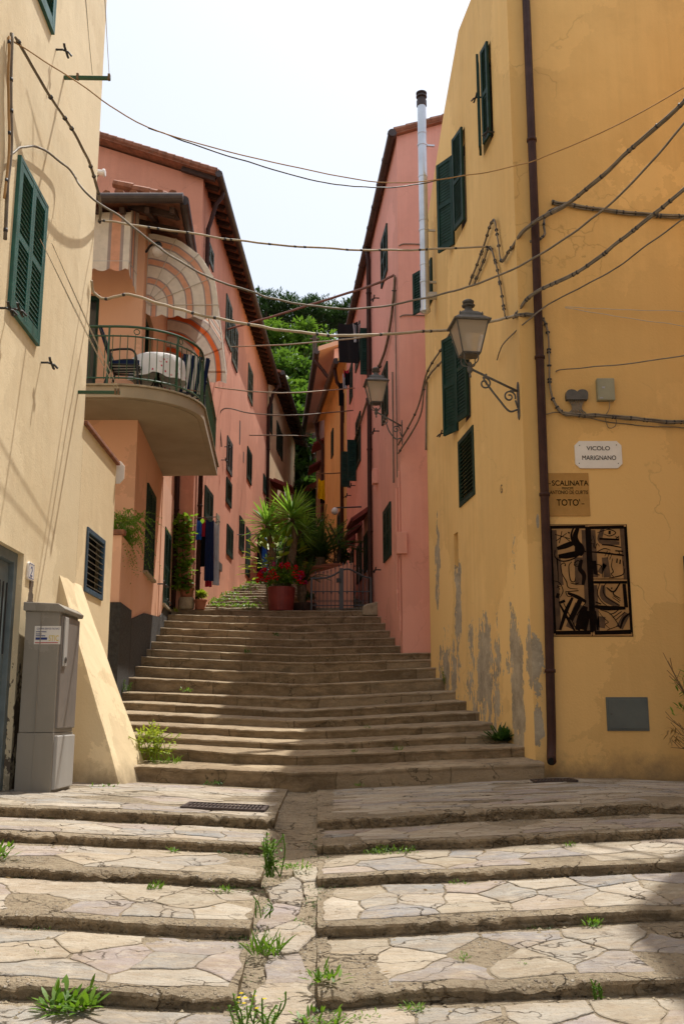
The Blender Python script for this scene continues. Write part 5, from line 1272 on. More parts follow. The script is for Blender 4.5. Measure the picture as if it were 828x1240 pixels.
for l, r, t, b_ in ((384, 394, 534, 541), (375, 388, 562, 577), (372, 382, 587, 592)):
    s, z = WQ.at(r, t); p = WQ.P(s, z); m = MB(); m.prism(Fr(p, WQ.n, WQ.t, (0, 0, 1)), [(0, .05), (.55, -.25), (.55, -.33), (0, -.03)], -.6, 1.0); build(m, 'canopy', MT['redtile'], fh)

# neighbouring house across the side alley: outside the picture on the right, it shades the lower steps
nh = thing('alley_house', 'plain ochre house across the side alley, beside the lower steps to the right', 'house', (5.0, 6.0, -.5))
m = MB(); Xn, Yn, Hn = 3.88, 9.47, 10.5
wn = Wall(Xn, Yn, 0, -1, -1)
wall_sheet(m, Wall(Xn, -1, 0, 1, -1), [(0, -1), (Yn + 1, -1), (Yn + 1, Hn), (0, Hn)], [(5.9, 6.8, 2.2, 3.6)])
for p, q in (((Xn, Yn), (8, Yn)), ((8, Yn), (8, -1)), ((8, -1), (Xn, -1))): m.quad(V((*p, -1)), V((*q, -1)), V((*q, Hn)), V((*p, Hn)))
build(m, 'wall', MT['buff'], nh)
back_panel(Wall(Xn, -1, 0, 1, -1), nh, (5.9, 6.8, 2.2, 3.6), .17, 'pane', 'window')
m = MB(); m.prism(Fr((Xn + .02, -1.0, Hn), (1, 0, 0), (0, 1, 0)), [(0, 0), (4.1, 0), (2.1, 1.0)], 0, Yn + .98); build(m, 'roof', MT['tile'], nh)
# ================================================================ street lamps
def street_lamp(W, plate_s, plate_z, arm, lab, sc=1.0):
    """wall bracket with scrolls and a four-sided lantern standing on its tip"""
    o = W.P(plate_s, plate_z); t = thing('street_lamp', lab, 'street lamp', o, 'iron street lamps on wall brackets')
    f = Fr(o, W.n, W.t)                         # a = out of the wall
    P = lambda a, c, b=0: f(a * sc, b * sc, c * sc)
    m = MB(); m.prism(Fr(o, W.t, W.n), [(x * sc, z * sc) for x, z in ((-.035, -.24), (0, -.29), (.035, -.24), (.035, .19), (0, .24), (-.035, .19))], 0, .018 * sc)
    for z in (-.18, .12): m.lathe(Fr(P(.018, z), W.t, (0, 0, 1), W.n), [(.014 * sc, 0), (.010 * sc, .01)], 8)
    build(m, 'wall_plate', MT['iron'], t, bevel=.002)
    m = MB(); a = arm / sc
    m.tube([P(.0, .10), P(a, .40)], .017 * sc, 8)
    m.tube(smooth_pts([P(.03, -.15), P(.14, -.17), P(.27, -.02), P(a * .62, .16), P(a * .72, .27), P(a * .66, .33)], 6), .014 * sc, 7)
    def scroll(cx, cz, r0, turns, sgn, st):
        n = 30; pts = []
        for k in range(n + 1):
            w = st + sgn * turns * 2 * math.pi * k / n; r = r0 * (1 - .78 * k / n); pts.append(P(cx + r * math.cos(w), cz + r * math.sin(w)))
        m.tube(pts, .012 * sc, 6)
    scroll(a * .70, .20, .085, 1.4, 1, R(70)); scroll(.13, .03, .085, 1.4, -1, R(200)); m.tube([P(.05, -.02), P(.02, -.12)], .012 * sc, 6); m.tube([P(.12, .11), P(.04, .11)], .012 * sc, 6)
    build(m, 'arm', MT['iron'], t, smooth=True)
    c = P(a, .40); L = Fr(c, W.n, W.t); S = sc
    m = MB(); m.lathe(L, [(.006 * S, -.13 * S), (.018 * S, -.11 * S), (.012 * S, -.07 * S), (.035 * S, -.04 * S), (.04 * S, .0), (.02 * S, .03 * S), (.03 * S, .06 * S), (.014 * S, .09 * S)], 12)
    for k in range(4):
        w = math.pi / 4 + k * math.pi / 2; d_ = (math.cos(w), math.sin(w))
        m.tube(smooth_pts([L(d_[0] * .02 * S, d_[1] * .02 * S, .03 * S), L(d_[0] * .12 * S, d_[1] * .12 * S, .08 * S), L(d_[0] * .135 * S, d_[1] * .135 * S, .19 * S)], 4), .009 * S, 6)
    m.lathe(L, [(.06 * S, .165 * S), (.12 * S, .17 * S), (.12 * S, .185 * S), (.06 * S, .19 * S)], 16)
    build(m, 'lantern_foot', MT['iron'], t, smooth=False)
    zb_, zt_, rb, rt = .19, .62, .12, .215
    def ring(r, z): return [L(r * S * x, r * S * y, z * S) for x, y in ((1, 1), (-1, 1), (-1, -1), (1, -1))]
    b_, tp = ring(rb, zb_), ring(rt, zt_); m = MB()
    for k in range(4):
        q = (k + 1) % 4
        m.tube([b_[k], tp[k]], .011 * S, 6); m.tube([b_[k], b_[q]], .010 * S, 6); m.tube([tp[k], tp[q]], .013 * S, 6)
    build(m, 'lantern_frame', MT['iron'], t)
    m = MB(); b2, t2 = ring(rb - .006, zb_ + .005), ring(rt - .006, zt_ - .005)
    for k in range(4): m.quad(b2[k], b2[(k + 1) % 4], t2[(k + 1) % 4], t2[k])
    build(m, 'lantern_glass', MT['lampglass'], t)
    m = MB(); m.lathe(L, [(.03 * S, .24 * S), (.035 * S, .33 * S), (.03 * S, .35 * S), (.05 * S, .42 * S), (.045 * S, .49 * S), (.01 * S, .53 * S)], 14); build(m, 'bulb', MT['bulb'], t, smooth=True)
    m = MB(); q2 = math.sqrt(2)
    m.lathe(L, [(.245 * q2 * S, .605 * S), (.25 * q2 * S, .625 * S), (.235 * q2 * S, .635 * S), (.17 * q2 * S, .69 * S)], 4, math.pi / 4)
    m.lathe(L, [(.155 * q2 * S, .685 * S), (.145 * q2 * S, .735 * S), (.10 * q2 * S, .775 * S)], 4, math.pi / 4)
    for x in (-1, 1):
        for y in (-1, 1): m.lathe(L.off(.15 * x * S, .15 * y * S, .70 * S), [(.012 * S, 0), (.016 * S, .02 * S), (.004 * S, .05 * S)], 8)
    m.lathe(L, [(.11 * S, .765 * S), (.075 * S, .80 * S), (.055 * S, .83 * S), (.05 * S, .86 * S), (.085 * S, .875 * S), (.09 * S, .89 * S), (.05 * S, .905 * S), (.075 * S, .925 * S), (.08 * S, .945 * S), (.055 * S, .965 * S), (.02 * S, .975 * S)], 18)
    build(m, 'lantern_roof', MT['iron'], t)
s, z = WYS.at(627, 480)
street_lamp(WYS, .12, WY.at(628, 470)[1] - .10, .60, 'iron lantern street lamp on the yellow corner wall, nearest and largest of the lanterns', .92)
s, z = WR.at(488, 527); street_lamp(WR, s + .1, WR.at(488, 520)[1], .50, 'iron lantern street lamp fixed to the rose pink wall, the middle lantern up the lane', .92)
s, z = WQ.at(383, 545); p = WQ.pp(383, 548); q = at(375, 530, p.y); street_lamp(WQ, s, z, max(.5, p.x - q.x), 'small far iron lantern on the rose house at the top of the lane', 1.05)

# ================================================================ cables
def cable(pts, r, mat, lab, ties=0, name='cable', n=1, sep=.018, tie_r=1.35, group='cables strung between and along the houses'):
    if pts[-1].x > 2.2 and pts[-1].y < 9.9:      # anchored on the house across the alley
        u = pts[-1] - pts[-2]; f = max(0, (3.89 - pts[-1].x) / u.x); e = pts[-1] + u * f; e.y = min(e.y, 9.3); e.z = max(min(e.z, pts[-1].z + .5), pts[-1].z - .2); pts = list(pts) + [e]
    k = smooth_pts(pts, 8); m = MB(); k = [k[0]] + [p + V((0, .012 * nz(j * .31, r * 90), .014 * nz(j * .37, r * 130, 4))) for j, p in enumerate(k[1:-1])] + [k[-1]]
    if n == 1: m.tube(k, r, 6)
    else:
        for i in range(n):
            w = 2 * math.pi * i / n; m.tube([p + V((math.cos(w) * .3, math.cos(w), math.sin(w))) * (sep * (1 + .25 * math.sin(j * .9 + i * 2))) for j, p in enumerate(k)], r, 5)
    t = thing(name, lab, 'cable', k[0], group)
    if ties:
        L = [0]
        for a, b in zip(k, k[1:]): L.append(L[-1] + (b - a).length)
        m.m = 1; R_ = r * 1.18 if n == 1 else (r + sep) * 1.02
        for i in range(ties):
            d = L[-1] * max(.1, min(ties - .1, i + .5 + .42 * math.sin(i * 2.3 + r * 900))) / ties; j = next(q for q in range(len(L) - 1) if L[q + 1] >= d)
            f = (d - L[j]) / max(1e-6, L[j + 1] - L[j]); p = k[j].lerp(k[j + 1], f); u = (k[j + 1] - k[j]).normalized() * (.016 if n == 1 else .009)
            m.tube([p - u, p + u], R_, 7)
    build(m, 'strand', [MT[mat], MT['darkcable']], t, smooth=True)
    return t
def span(*q): return [at(*p) for p in q]
def run(W, q, off=.03): return [W.pp(px, py, off) for px, py in q]
cable(span((8, 45, 7.8), (95, 100, 8.5), (180, 154, 9.2), (330, 196, 10.2), (460, 221, 10.9), (560, 213, 10.9), (640, 196, 10.6), (740, 155, 9.8), (850, 93, 8.8)), .0065, 'orangecord', 'thin orange cord strung across the lane from the cream house past the brown downpipe')
cable(span((180, 155, 9.2), (250, 180, 9.8), (330, 205, 10.4), (400, 222, 11), (455, 227, 11.6), (500, 224, 12.2)) + [WYS.pp(553, 214, .05)], .008, 'darkcable', 'thin dark cable below the orange cord, ending at a high yellow-house window')
cable([WC.pp(117, 266, .04)] + span((152, 271, 11.4), (225, 282, 11.6), (300, 292.5, 11.8), (400, 301, 12.1), (485, 303, 12.3)) + [WYS.pp(597, 299, .04)], .013, 'tancable', 'taut pale cable with dark ties, running level from cream house to yellow wall', 16)
cable([WC.pp(6, 188, .04), WC.pp(22, 178, .05), WC.pp(44, 181, .06), WC.pp(74, 206, .10)] + span((105, 234, 9.6), (150, 266, 9.8), (200, 305, 10), (250, 334, 10.2), (298, 351.5, 10.4), (345, 365, 10.6), (400, 373, 10.8), (453, 372, 11), (519, 360, 11), (580, 343, 10.8), (644, 314, 10.4), (707, 272, 9.8), (766, 220, 9.2), (850, 124, 8.5)), .0115, 'cable', 'thick sagging grey cable looping off the cream wall and rising across the yellow house')
cable([WC.pp(108, 340, .03)] + span((114, 354, 11.3), (128, 362, 11.3), (156, 357, 11.3), (199, 369.5, 11.3), (246, 382, 11.3), (300, 392.5, 11.3), (345, 400, 11.3), (399, 406, 11.4), (449, 405.5, 11.4), (500, 402, 11.7), (540, 399.6, 12.0), (570, 396, 12.1), (597, 389, 12.0)) + [WYS.P(.04, WY.at(624, 381)[1], .03)], .017, 'tancable', 'thick tan cable with wide black clips, sagging across the lane just above the nearest lantern', 12)
cable([WP.pp(274, 399, .04)] + span((311, 388.5, 23.5), (370, 371, 21), (448, 346, 19)) + [WR.pp(480, 333, .05)], .026, 'redcable', 'reddish brown cable slanting up from the pink house windows to the rose wall')
cable([WP.pp(278, 420, .04)] + span((350, 417, 23), (416, 411, 20.5)) + [WR.pp(474, 404, .04)], .018, 'tancable', 'thin pale line crossing the lane below the tan cable, with clothes pegs on it')
cable([WP.pp(259, 469, .04)] + span((305, 474, 24), (356, 475.5, 24)) + [WR.pp(431, 470, .04)], .018, 'tancable', 'straight pale line across the lane above the second lantern')
cable([WP.pp(267, 541, .03), WP.pp(267, 497, .03)] + span((305, 500.5, 26), (356, 503, 25)) + [WR.pp(429, 497, .04)], .018, 'cable', 'grey line across the lane with a vertical drop down the pink wall')
cable([WP.pp(301, 527, .03)] + span((350, 527.5, 32)) + [WQ.pp(384, 528, .05)], .02, 'cable', 'short far line across the lane at the height of the farthest lantern')
# over the front of the yellow house
cable([WYS.P(.12, WY.at(622, 297)[1], .04)] + [WY.P(.14, WY.at(648, 281)[1], .16)] + span((697, 240, 10.6), (763, 181, 9.9), (850, 103, 9)), .012, 'cable', 'bundle of grey cables climbing steeply from the brown downpipe to the upper right', 14, n=5, sep=.016)
cable([WYS.P(.12, WY.at(622, 381)[1], .04)] + [WY.P(.16, WY.at(655, 362.6)[1], .17)] + span((700, 329.5, 10.7), (748.7, 293, 10.2), (828, 229.8, 9.4), (850, 212, 9.2)), .014, 'cable', 'dark tied cable bundle climbing from the lantern corner to the right, below the steeper bundle', 22, n=3, sep=.012)
cable([WYS.pp(604, 436, .03), WYS.pp(616, 415, .06), WY.P(.14, WY.at(651, 390)[1], .18), WY.P(.40, WY.at(679, 369.6)[1], .10)] + span((734.8, 331, 10.6), (783.5, 296.5, 10), (850, 247, 9.3)), .009, 'cable', 'thin taut wire with a hook end, crossing the downpipe under the tied bundle', 0)
cable(run(WY, ((667, 246), (697, 251), (759, 260), (828, 264), (860, 265))), .012, 'cable', 'horizontal cable bundle along the top of the yellow front wall', 12, n=4, sep=.018)
cable(run(WY, ((679, 253), (668, 256), (659, 263), (657, 275), (658, 286), (650, 293), (640, 295)), .05), .016, 'cable', 'short looped cable behind the downpipe under the horizontal bundle', 5)
cable([WYS.pp(571, 345, .04), WYS.pp(586, 306, .04), WYS.pp(601, 267, .05), WYS.pp(606, 290, .04), WYS.pp(611, 316, .05), WYS.P(.12, WY.at(622, 298)[1], .05)], .009, 'cable', 'upper zigzag of tied cables on the yellow side wall above the lantern', 14, n=4, sep=.015)
cable([WYS.pp(577, 345, .04), WYS.pp(588, 318, .04), WYS.pp(597, 300, .05), WYS.pp(604, 321, .04), WYS.pp(610, 352, .04), WYS.pp(615, 384, .04)], .009, 'cable', 'lower zigzag of tied cables on the yellow side wall, ending at the downpipe', 16, n=4, sep=.014)
cable([WYS.P(.05, WY.at(624, 381)[1], .04)] + run(WY, ((640, 383), (655, 388), (662, 405), (663.5, 440), (664, 463), (667, 482), (675, 497), (688, 503.5), (728, 505), (783, 510.5), (828, 513), (860, 515)), .05), .010, 'cable', 'bundle of cables dropping beside the downpipe and turning right under the junction box', 26, n=5, sep=.017)
cable(run(WY, ((655, 505), (676, 500), (731, 510.5), (790, 517), (828, 519), (860, 521)), .02), .006, 'cable', 'thin cable running along just below the thick bundle under the junction box')
cable(run(WY, ((682.6, 373.7), (750, 377), (828, 379), (860, 380)), .05), .004, 'whitecord', 'fine pale wire, upper of the two fanning right from the green insulator')
cable(run(WY, ((682.6, 374.7), (750, 386), (828, 397), (860, 401)), .05), .004, 'whitecord', 'fine pale wire, lower of the two fanning right from the green insulator')
cable([WY.pp(672, 451, .02), WY.pp(680, 450, .08)] + span((750, 441.5, 10.7), (850, 426.5, 9.4)), .007, 'cable', 'wire with a rusty hook end above the heart-shaped junction box')
cable([WYS.pp(556, 388, .04), WYS.pp(540, 418, .04), WYS.pp(520, 452, .05)] + [at(505, 495, 17.8), WR.P(-.05, WR.at(490, 530)[1], .05)], .012, 'cable', 'upper of two slack cables from behind the nearest lantern to the second lantern bracket', 6, n=2, sep=.014)
cable([WYS.pp(558, 392, .04), WYS.pp(545, 428, .04), WYS.pp(519, 462, .05)] + [at(508, 505, 17.6), WR.P(-.05, WR.at(490, 541)[1], .05)], .012, 'cable', 'lower of two slack cables from behind the nearest lantern to the second lantern bracket', 5, n=2, sep=.014)
cable(run(WYS, ((518.5, 462), (518, 500), (517.5, 545)), .03), .018, 'cable', 'short frayed cable hanging down the far edge of the yellow wall')
cable(run(WR, ((481, 335), (478, 372), (470, 420), (452, 470), (428, 545)), .05), .02, 'cable', 'long cable drooping diagonally down the rose wall behind the second lantern', 6, n=2, sep=.03)
# along the cream wall
for i, (q, mt, r, lab) in enumerate((
        (((9, 40), (8, 110), (8.5, 182), (4, 225), (1, 290)), 'cable', .017, 'thick grey cable running down the cream wall by its left edge'),
        (((6, 44), (5, 110), (6, 182), (0, 240)), 'orangecord', .012, 'ochre cable beside the thick grey one down the cream wall'))):
    cable(run(WC, q, .04), r, mt, lab, 3)
cable([WC.pp(12, 46, .06), WC.pp(36, 109, .16), WC.pp(61, 156, .22), WC.pp(83, 199, .24), WC.pp(105, 244, .16), WC.pp(117, 270, .04)], .012, 'cable', 'slack tied cable slanting down the cream wall from its left edge to the corner bracket', 8, n=2, sep=.012)

# ================================================================ grates, gate, terrace
def grate(x0, x1, y0, y1, lab):
    z = surf((x0 + x1) / 2, (y0 + y1) / 2) + .012; t = thing('drain_grate', lab, 'drain grate', ((x0 + x1) / 2, (y0 + y1) / 2, z), 'cast iron drain grates on the landing')
    dz = (surf(x1, y0) - surf(x0, y0)) / (x1 - x0); dy = (surf(x0, y1) - surf(x0, y0)) / (y1 - y0)
    f = Fr((x0, y0, surf(x0, y0) + .010), (1, 0, dz), (0, 1, dy)); w, h = x1 - x0, y1 - y0; m = MB()
    for a0, a1, b0, b1 in ((0, w, 0, .025), (0, w, h - .025, h), (0, .025, .025, h - .025), (w - .025, w, .025, h - .025), (.025, w - .025, h / 2 - .012, h / 2 + .012)): m.box(f, a0, a1, b0, b1, -.02, .014)
    build(m, 'frame', MT['gutter'], t)
    m = MB(); n = int(w / .032)
    for k in range(1, n): m.box(f, w * k / n - .009, w * k / n + .009, .02, h - .02, -.02, .010)
    build(m, 'bars', MT['gutter'], t)
    m = MB(); m.box(f, .01, w - .01, .01, h - .01, -.03, -.018); build(m, 'sump', MT['dark'], t)
grate(-1.30, -.62, 8.32, 8.82, 'rusty iron drain grate set in the sunlit left side of the landing')
grate(1.98, 2.42, 10.55, 10.85, 'small dark drain grate in the shaded landing below the brown downpipe')

GY = 22.75; gx0, gx1 = at(377, 735, GY).x, at(449, 735, GY).x; gz = 3.13
t = thing('iron_gate', 'low grey wrought iron gate with an arched top, above the steps', 'gate', ((gx0 + gx1) / 2, GY, gz))
gw = gx1 - gx0
def garch(f): return .72 + .22 * math.exp(-((f - .60) / .23) ** 2)
m = MB(); m.tube([V((gx0 + gw * k / 40, GY, gz + garch(k / 40))) for k in range(41)], .022, 7)
for z in (.10, .42): m.tube([V((gx0, GY, gz + z)), V((gx1, GY, gz + z))], .012, 6)
for k in (0, 1): m.box(Fr((gx0 + gw * k, GY, gz)), -.02, .02, -.02, .02, 0, .74)
build(m, 'frame', MT['gateiron'], t)
m = MB(); n = 15
for k in range(1, n):
    x = gx0 + gw * k / n; h_ = garch(k / n) + .12
    m.tube([V((x, GY, gz + .02)), V((x, GY, gz + h_))], .008, 5); m.lathe(Fr((x, GY, gz + h_)), [(.004, -.02), (.018, 0), (.012, .02), (.001, .06)], 6)
    if k % 2: m.lathe(Fr((x, GY, gz + .40)), [(.008, -.04), (.022, 0), (.008, .04)], 8)
    for sg in (-1, 1): m.tube([V((x + sg * (.022 + .018 * math.cos(w)), GY, gz + .20 + .022 * math.sin(w))) for w in [q * math.pi / 5 for q in range(11)]], .005, 4)
build(m, 'bars', MT['gateiron'], t)
xm_ = gx0 + gw * .50; m = MB(); m.box(Fr((xm_, GY, gz)), -.035, .055, -.03, .03, 0, .96); build(m, 'lock_stile', MT['gateiron'], t, bevel=.004)
m = MB(); m.box(Fr((xm_, GY - .035, gz + .62)), -.11, .0, -.02, .01, 0, .10); build(m, 'lock', MT['blackiron'], t, bevel=.004)
t = thing('terrace_wall', 'low rose pink terrace wall with a slanting top, behind the grey iron gate', 'wall', (-.2, 23.9, 3))
m = MB(); TY = 23.9; xa, xb = at(371, 700, TY).x, at(427.5, 700, TY).x
za, zb_ = at(372, 697, TY).z, at(427, 681, TY).z
m.prism(Fr((0, 0, 0), (1, 0, 0), (0, 1, 0)), [(xa, 2.8), (xb, 2.8), (xb, zb_), (xa, za)], TY, TY + .22); m.flat([(xb - .22, TY + .22), (xb, TY + .22), (xb - .35, TY + 5), (xb - .57, TY + 5)], 2.8, zb_); m.flat([(xa, TY + .22), (xa + .22, TY + .22), (xa + .1, TY + 5), (xa - .1, TY + 5)], 2.8, za - .02)
build(m, 'masonry', MT['pink'], t, bevel=.015)
m = MB(); m.flat([(xa + .22, TY + .22), (xb - .22, TY + .22), (xb - .5, TY + 5), (xa + .1, TY + 5)], 2.8, za - .12); build(m, 'soil', MT['soil'], t)
z17 = 3.12
t = thing('stone_block', 'rough pale stone block on the top step, at the foot of the rose house downpipe', 'stone block', (.75, 22.5, 3.1))
m = MB(); m.prism(Fr((0, 0, 0), (1, 0, 0), (0, 1, 0)), [(.46, 2.95), (1.12, 2.95), (1.12, 3.28), (.95, 3.30), (.55, 3.21), (.46, 3.16)], 22.25, 22.72); build(m, 'rough_stone', MT['stone'], t, bevel=.03)

# ================================================================ plants
def leaf(m, p, d, w, L, up=V((0, 0, 1)), droop=.25, seg=3):
    """one pointed leaf blade from p along d"""
    d = d.normalized(); s_ = d.cross(up)
    if s_.length < .05: s_ = d.orthogonal()
    s_.normalize(); vs = [p - s_ * w * .15, p + s_ * w * .15]; fs = []
    prof = {1: (0.0,), 2: (.9, 0.0), 3: (.95, .8, 0.0), 4: (.9, 1.0, .7, 0.0)}[seg]
    for k, q in enumerate(prof):
        f = (k + 1) / seg; c = p + d * (L * f) - V((0, 0, droop * L * f * f)); n = len(vs)
        if q > 0: vs += [c - s_ * w * q / 2, c + s_ * w * q / 2]; fs.append([n - 2, n - 1, n + 1, n])
        else: vs.append(c); fs.append([n - 2, n - 1, n])
    m.add(vs, fs)
def rdir(r, lo=-.2, hi=1.0):
    a = r.uniform(0, 2 * math.pi); z = r.uniform(lo, hi); q = math.sqrt(max(0, 1 - z * z)); return V((math.cos(a) * q, math.sin(a) * q, z))
def clump(m, c, rad, n, L, w, r, flatten=1.0, lo=-.5):
    for _ in range(n):
        d = rdir(r, lo); p = c + V((d.x * rad, d.y * rad, d.z * rad * flatten)) * (r.random() ** .45)
        leaf(m, p, (d + rdir(r, -.6) * .8), w * r.uniform(.7, 1.3), L * r.uniform(.6, 1.3), seg=2, droop=.15)
def weed(px, py, d, h, lab, kind='leafy', seed=0, spread=.5, on=None, n=None, mat='leaf_weed'):
    p = at(px, py, d)
    if on == 'surf': p.z = surf(p.x, d) + .004
    t = thing('weed', lab, 'weed', p, 'weeds growing from the joints of the steps'); r = random.Random(seed + 100); m = MB(); st = MB()
    if kind == 'grass':
        for _ in range(n or 40):
            b = p + V((r.uniform(-1, 1), r.uniform(-1, 1), 0)) * h * spread * .5; leaf(m, b, V((r.gauss(0, .45), r.gauss(0, .35), 1)), .006 + h * .02, h * r.uniform(.4, 1.1), V((r.uniform(-1, 1), r.uniform(-1, 1), .1)), r.uniform(.1, .5), 4)
    elif kind == 'stems':
        for _ in range(n or 9):
            b = p + V((r.uniform(-1, 1), r.uniform(-.6, .6), 0)) * h * spread; tip = b + V((r.gauss(0, .22) * h, r.gauss(0, .2) * h, h * r.uniform(.55, 1.1)))
            k = smooth_pts([b, b.lerp(tip, .5) + V((r.gauss(0, .12), r.gauss(0, .12), .08)) * h, tip], 4); st.tube(k, .003 + h * .004, 4)
            for q in range(12):
                f = .15 + .85 * q / 12; a = b.lerp(tip, f); w = q * 2.4
                leaf(m, a, V((math.cos(w), math.sin(w), .55)), h * .07, h * .24 * (1.25 - f * .7), seg=3)
    else:
        for _ in range(int((n or 34) * 1.7)):
            b = p + V((r.uniform(-1, 1), r.uniform(-.6, .6), 0)) * h * spread * .7; dd = V((r.gauss(0, .75), r.gauss(0, .6), r.uniform(.25, 1.0)))
            leaf(m, b + dd.normalized() * h * r.uniform(0, .55), dd, h * .13, h * r.uniform(.28, .6), seg=4, droop=r.uniform(0, .3))
    if st.v: build(st, 'stems', MT[mat], t)
    build(m, 'leaves', MT[mat], t, recalc=False); return t
S_ = 'surf'
weed(85, 1224, 4.50, .155, 'bushy bright green weed at the foot of the lowest left riser', 'leafy', 1, .8, S_, 70)
weed(330, 1062, 6.32, .24, 'tallest green weed standing in the gutter between the two runs of steps', 'stems', 2, .22, S_, 12)
weed(356, 1046, 6.6, .07, 'low dense green weeds across the gutter below the tall weed', 'leafy', 3, 1.9, S_, 60)
weed(322, 1142, 5.2, .16, 'grassy weed tuft at the gutter edge halfway down the left steps', 'grass', 4, .9, S_, 60)
weed(318, 1106, 5.6, .10, 'thin spiky weed at the gutter edge above the grassy tuft', 'stems', 5, .5, S_, 5)
wd = weed(312, 1243, 4.35, .15, 'weed with small yellow flowers at the bottom end of the gutter', 'stems', 6, .5, S_, 16)
m = MB(); r_ = random.Random(3)
for _ in range(9):
    c = V(wd.location) + V((r_.uniform(-.09, .05), r_.uniform(-.06, .06), r_.uniform(.09, .16)))
    for k in range(6): leaf(m, c, V((math.cos(k), math.sin(k), .3)), .008, .012, seg=2)
build(m, 'blossom', MT['petal_yel'], wd, recalc=False)
weed(396, 1199, 4.72, .11, 'green weed where the gutter meets the second right step from the bottom', 'leafy', 7, .7, S_, 34)
weed(388, 1240, 4.4, .10, 'sprawling green weed at the bottom right of the gutter', 'leafy', 8, 1.2, S_, 44)
weed(432, 1232, 4.45, .05, 'trailing weed under the lowest right nosing beside the gutter', 'leafy', 9, 2.5, S_, 26)
weed(500, 1222, 4.52, .06, 'small round weed under the lowest right step, left of its middle', 'leafy', 10, 1.0, S_, 30)
weed(187, 1079, 6.15, .07, 'low grassy weed in the middle of the third left step', 'grass', 11, 1.3, S_, 40)
weed(270, 1077, 6.15, .06, 'reddish-tinged weed against the third left riser near the gutter', 'leafy', 12, 1.2, S_, 28)
weed(211, 1030, 7.05, .07, 'single small weed on the second left step', 'leafy', 13, .5, S_, 18)
weed(475, 1036, 7.08, .07, 'long mossy line of weeds under the second right riser', 'leafy', 14, 3.4, S_, 120)
weed(450, 1038, 7.07, .05, 'short mossy weed patch under the second right riser beside the gutter', 'leafy', 15, 2.2, S_, 50)
weed(562, 1176, 4.95, .05, 'tiny weed between two flagstones low on the right steps', 'leafy', 16, .6, S_, 14)
weed(560, 1166, 5.02, .035, 'tiny weed just above its twin between the right flagstones', 'leafy', 17, .6, S_, 10)
weed(718, 1132, 5.4, .07, 'round green weed against the fourth right riser', 'leafy', 18, .6, S_, 30)
weed(553, 1070, 6.22, .045, 'low weed at the foot of the third right riser', 'leafy', 19, 1.6, S_, 22)
weed(690, 1022, 7.0, .05, 'weed against the second right riser toward the yellow house', 'leafy', 20, .8, S_, 22)
weed(635, 1183, 4.85, .03, 'pinch of green in a joint on the lowest lit right step', 'leafy', 21, .7, S_, 8)
weed(722, 1212, 4.56, .08, 'wilted brown-green weed hanging over the lowest right nosing', 'stems', 22, .3, None, 5)
weed(-1, 1044, 6.5, .16, 'weed at the left edge of the third left step', 'leafy', 23, .6, S_, 30)
weed(48, 1157, 5.0, .03, 'tiny weed on the fourth left step by the left edge', 'leafy', 24, .7, S_, 8)
weed(360, 1110, 5.5, .04, 'tiny weed in the gutter paving', 'leafy', 25, .7, S_, 8)
weed(184, 921, 11.7, .42, 'tall yellow-green weeds between the buttress and the first steps', 'stems', 26, .45, None, 22, 'leaf_yel')
weed(200, 925, 11.5, .20, 'grassy weeds on the first step beside the buttress', 'grass', 27, 1.6, None, 40)
weed(180, 893, 12.7, .22, 'leafy weed on the third step beside the buttress', 'leafy', 28, .7, None, 34, 'leaf_yel')
weed(258, 951, 11.05, .09, 'low dark weed at the foot of the first step on the left', 'leafy', 29, 1.5, None, 34, 'leaf_dark')
weed(435, 952, 11.05, .06, 'small weed at the foot of the first step near the middle', 'leafy', 30, 1.3, None, 22)
weed(608, 898, 12.5, .26, 'bushy dark green plant at the base of the yellow side wall', 'leafy', 31, .5, None, 120, 'leaf_dark')
weed(547, 829, 16.0, .28, 'pale weeds at the base of the yellow wall farther up the flight', 'stems', 32, .5, None, 10)
weed(482, 909, 12.0, .10, 'small weed on the second step right of centre', 'grass', 33, .8, None, 16)
weed(445, 882, 13.0, .07, 'tiny weed against the fourth riser right of centre', 'leafy', 34, .9, None, 14)
weed(430, 911, 11.9, .08, 'tiny weed on the second step near the middle', 'grass', 35, .8, None, 14)
weed(225, 838, 15.6, .12, 'small weed against a riser on the left half of the flight', 'leafy', 36, .8, None, 20)
weed(301, 792, 18.0, .15, 'small weed on an upper step left of the red planter', 'leafy', 37, .6, None, 20, 'leaf_dark')
weed(335, 771, 19.9, .14, 'small dark weed on a high step below the red planter', 'leafy', 38, .6, None, 20, 'leaf_dark')
weed(482, 756, 20.9, .28, 'leafy weed at the foot of the rose wall on an upper step', 'leafy', 39, .5, None, 40, 'leaf_dark')
weed(152, 838, 15.4, .18, 'thin weed at the foot of the dark plinth', 'stems', 40, .4, None, 7)
weed(213, 741, 22.2, .22, 'yellowish weed by the downpipe foot at the top step', 'grass', 41, .6, None, 24, 'leaf_yel')
weed(125, 957, 10.3, .10, 'low weed at the foot of the buttress by the cabinet', 'leafy', 42, 1.6, None, 40)
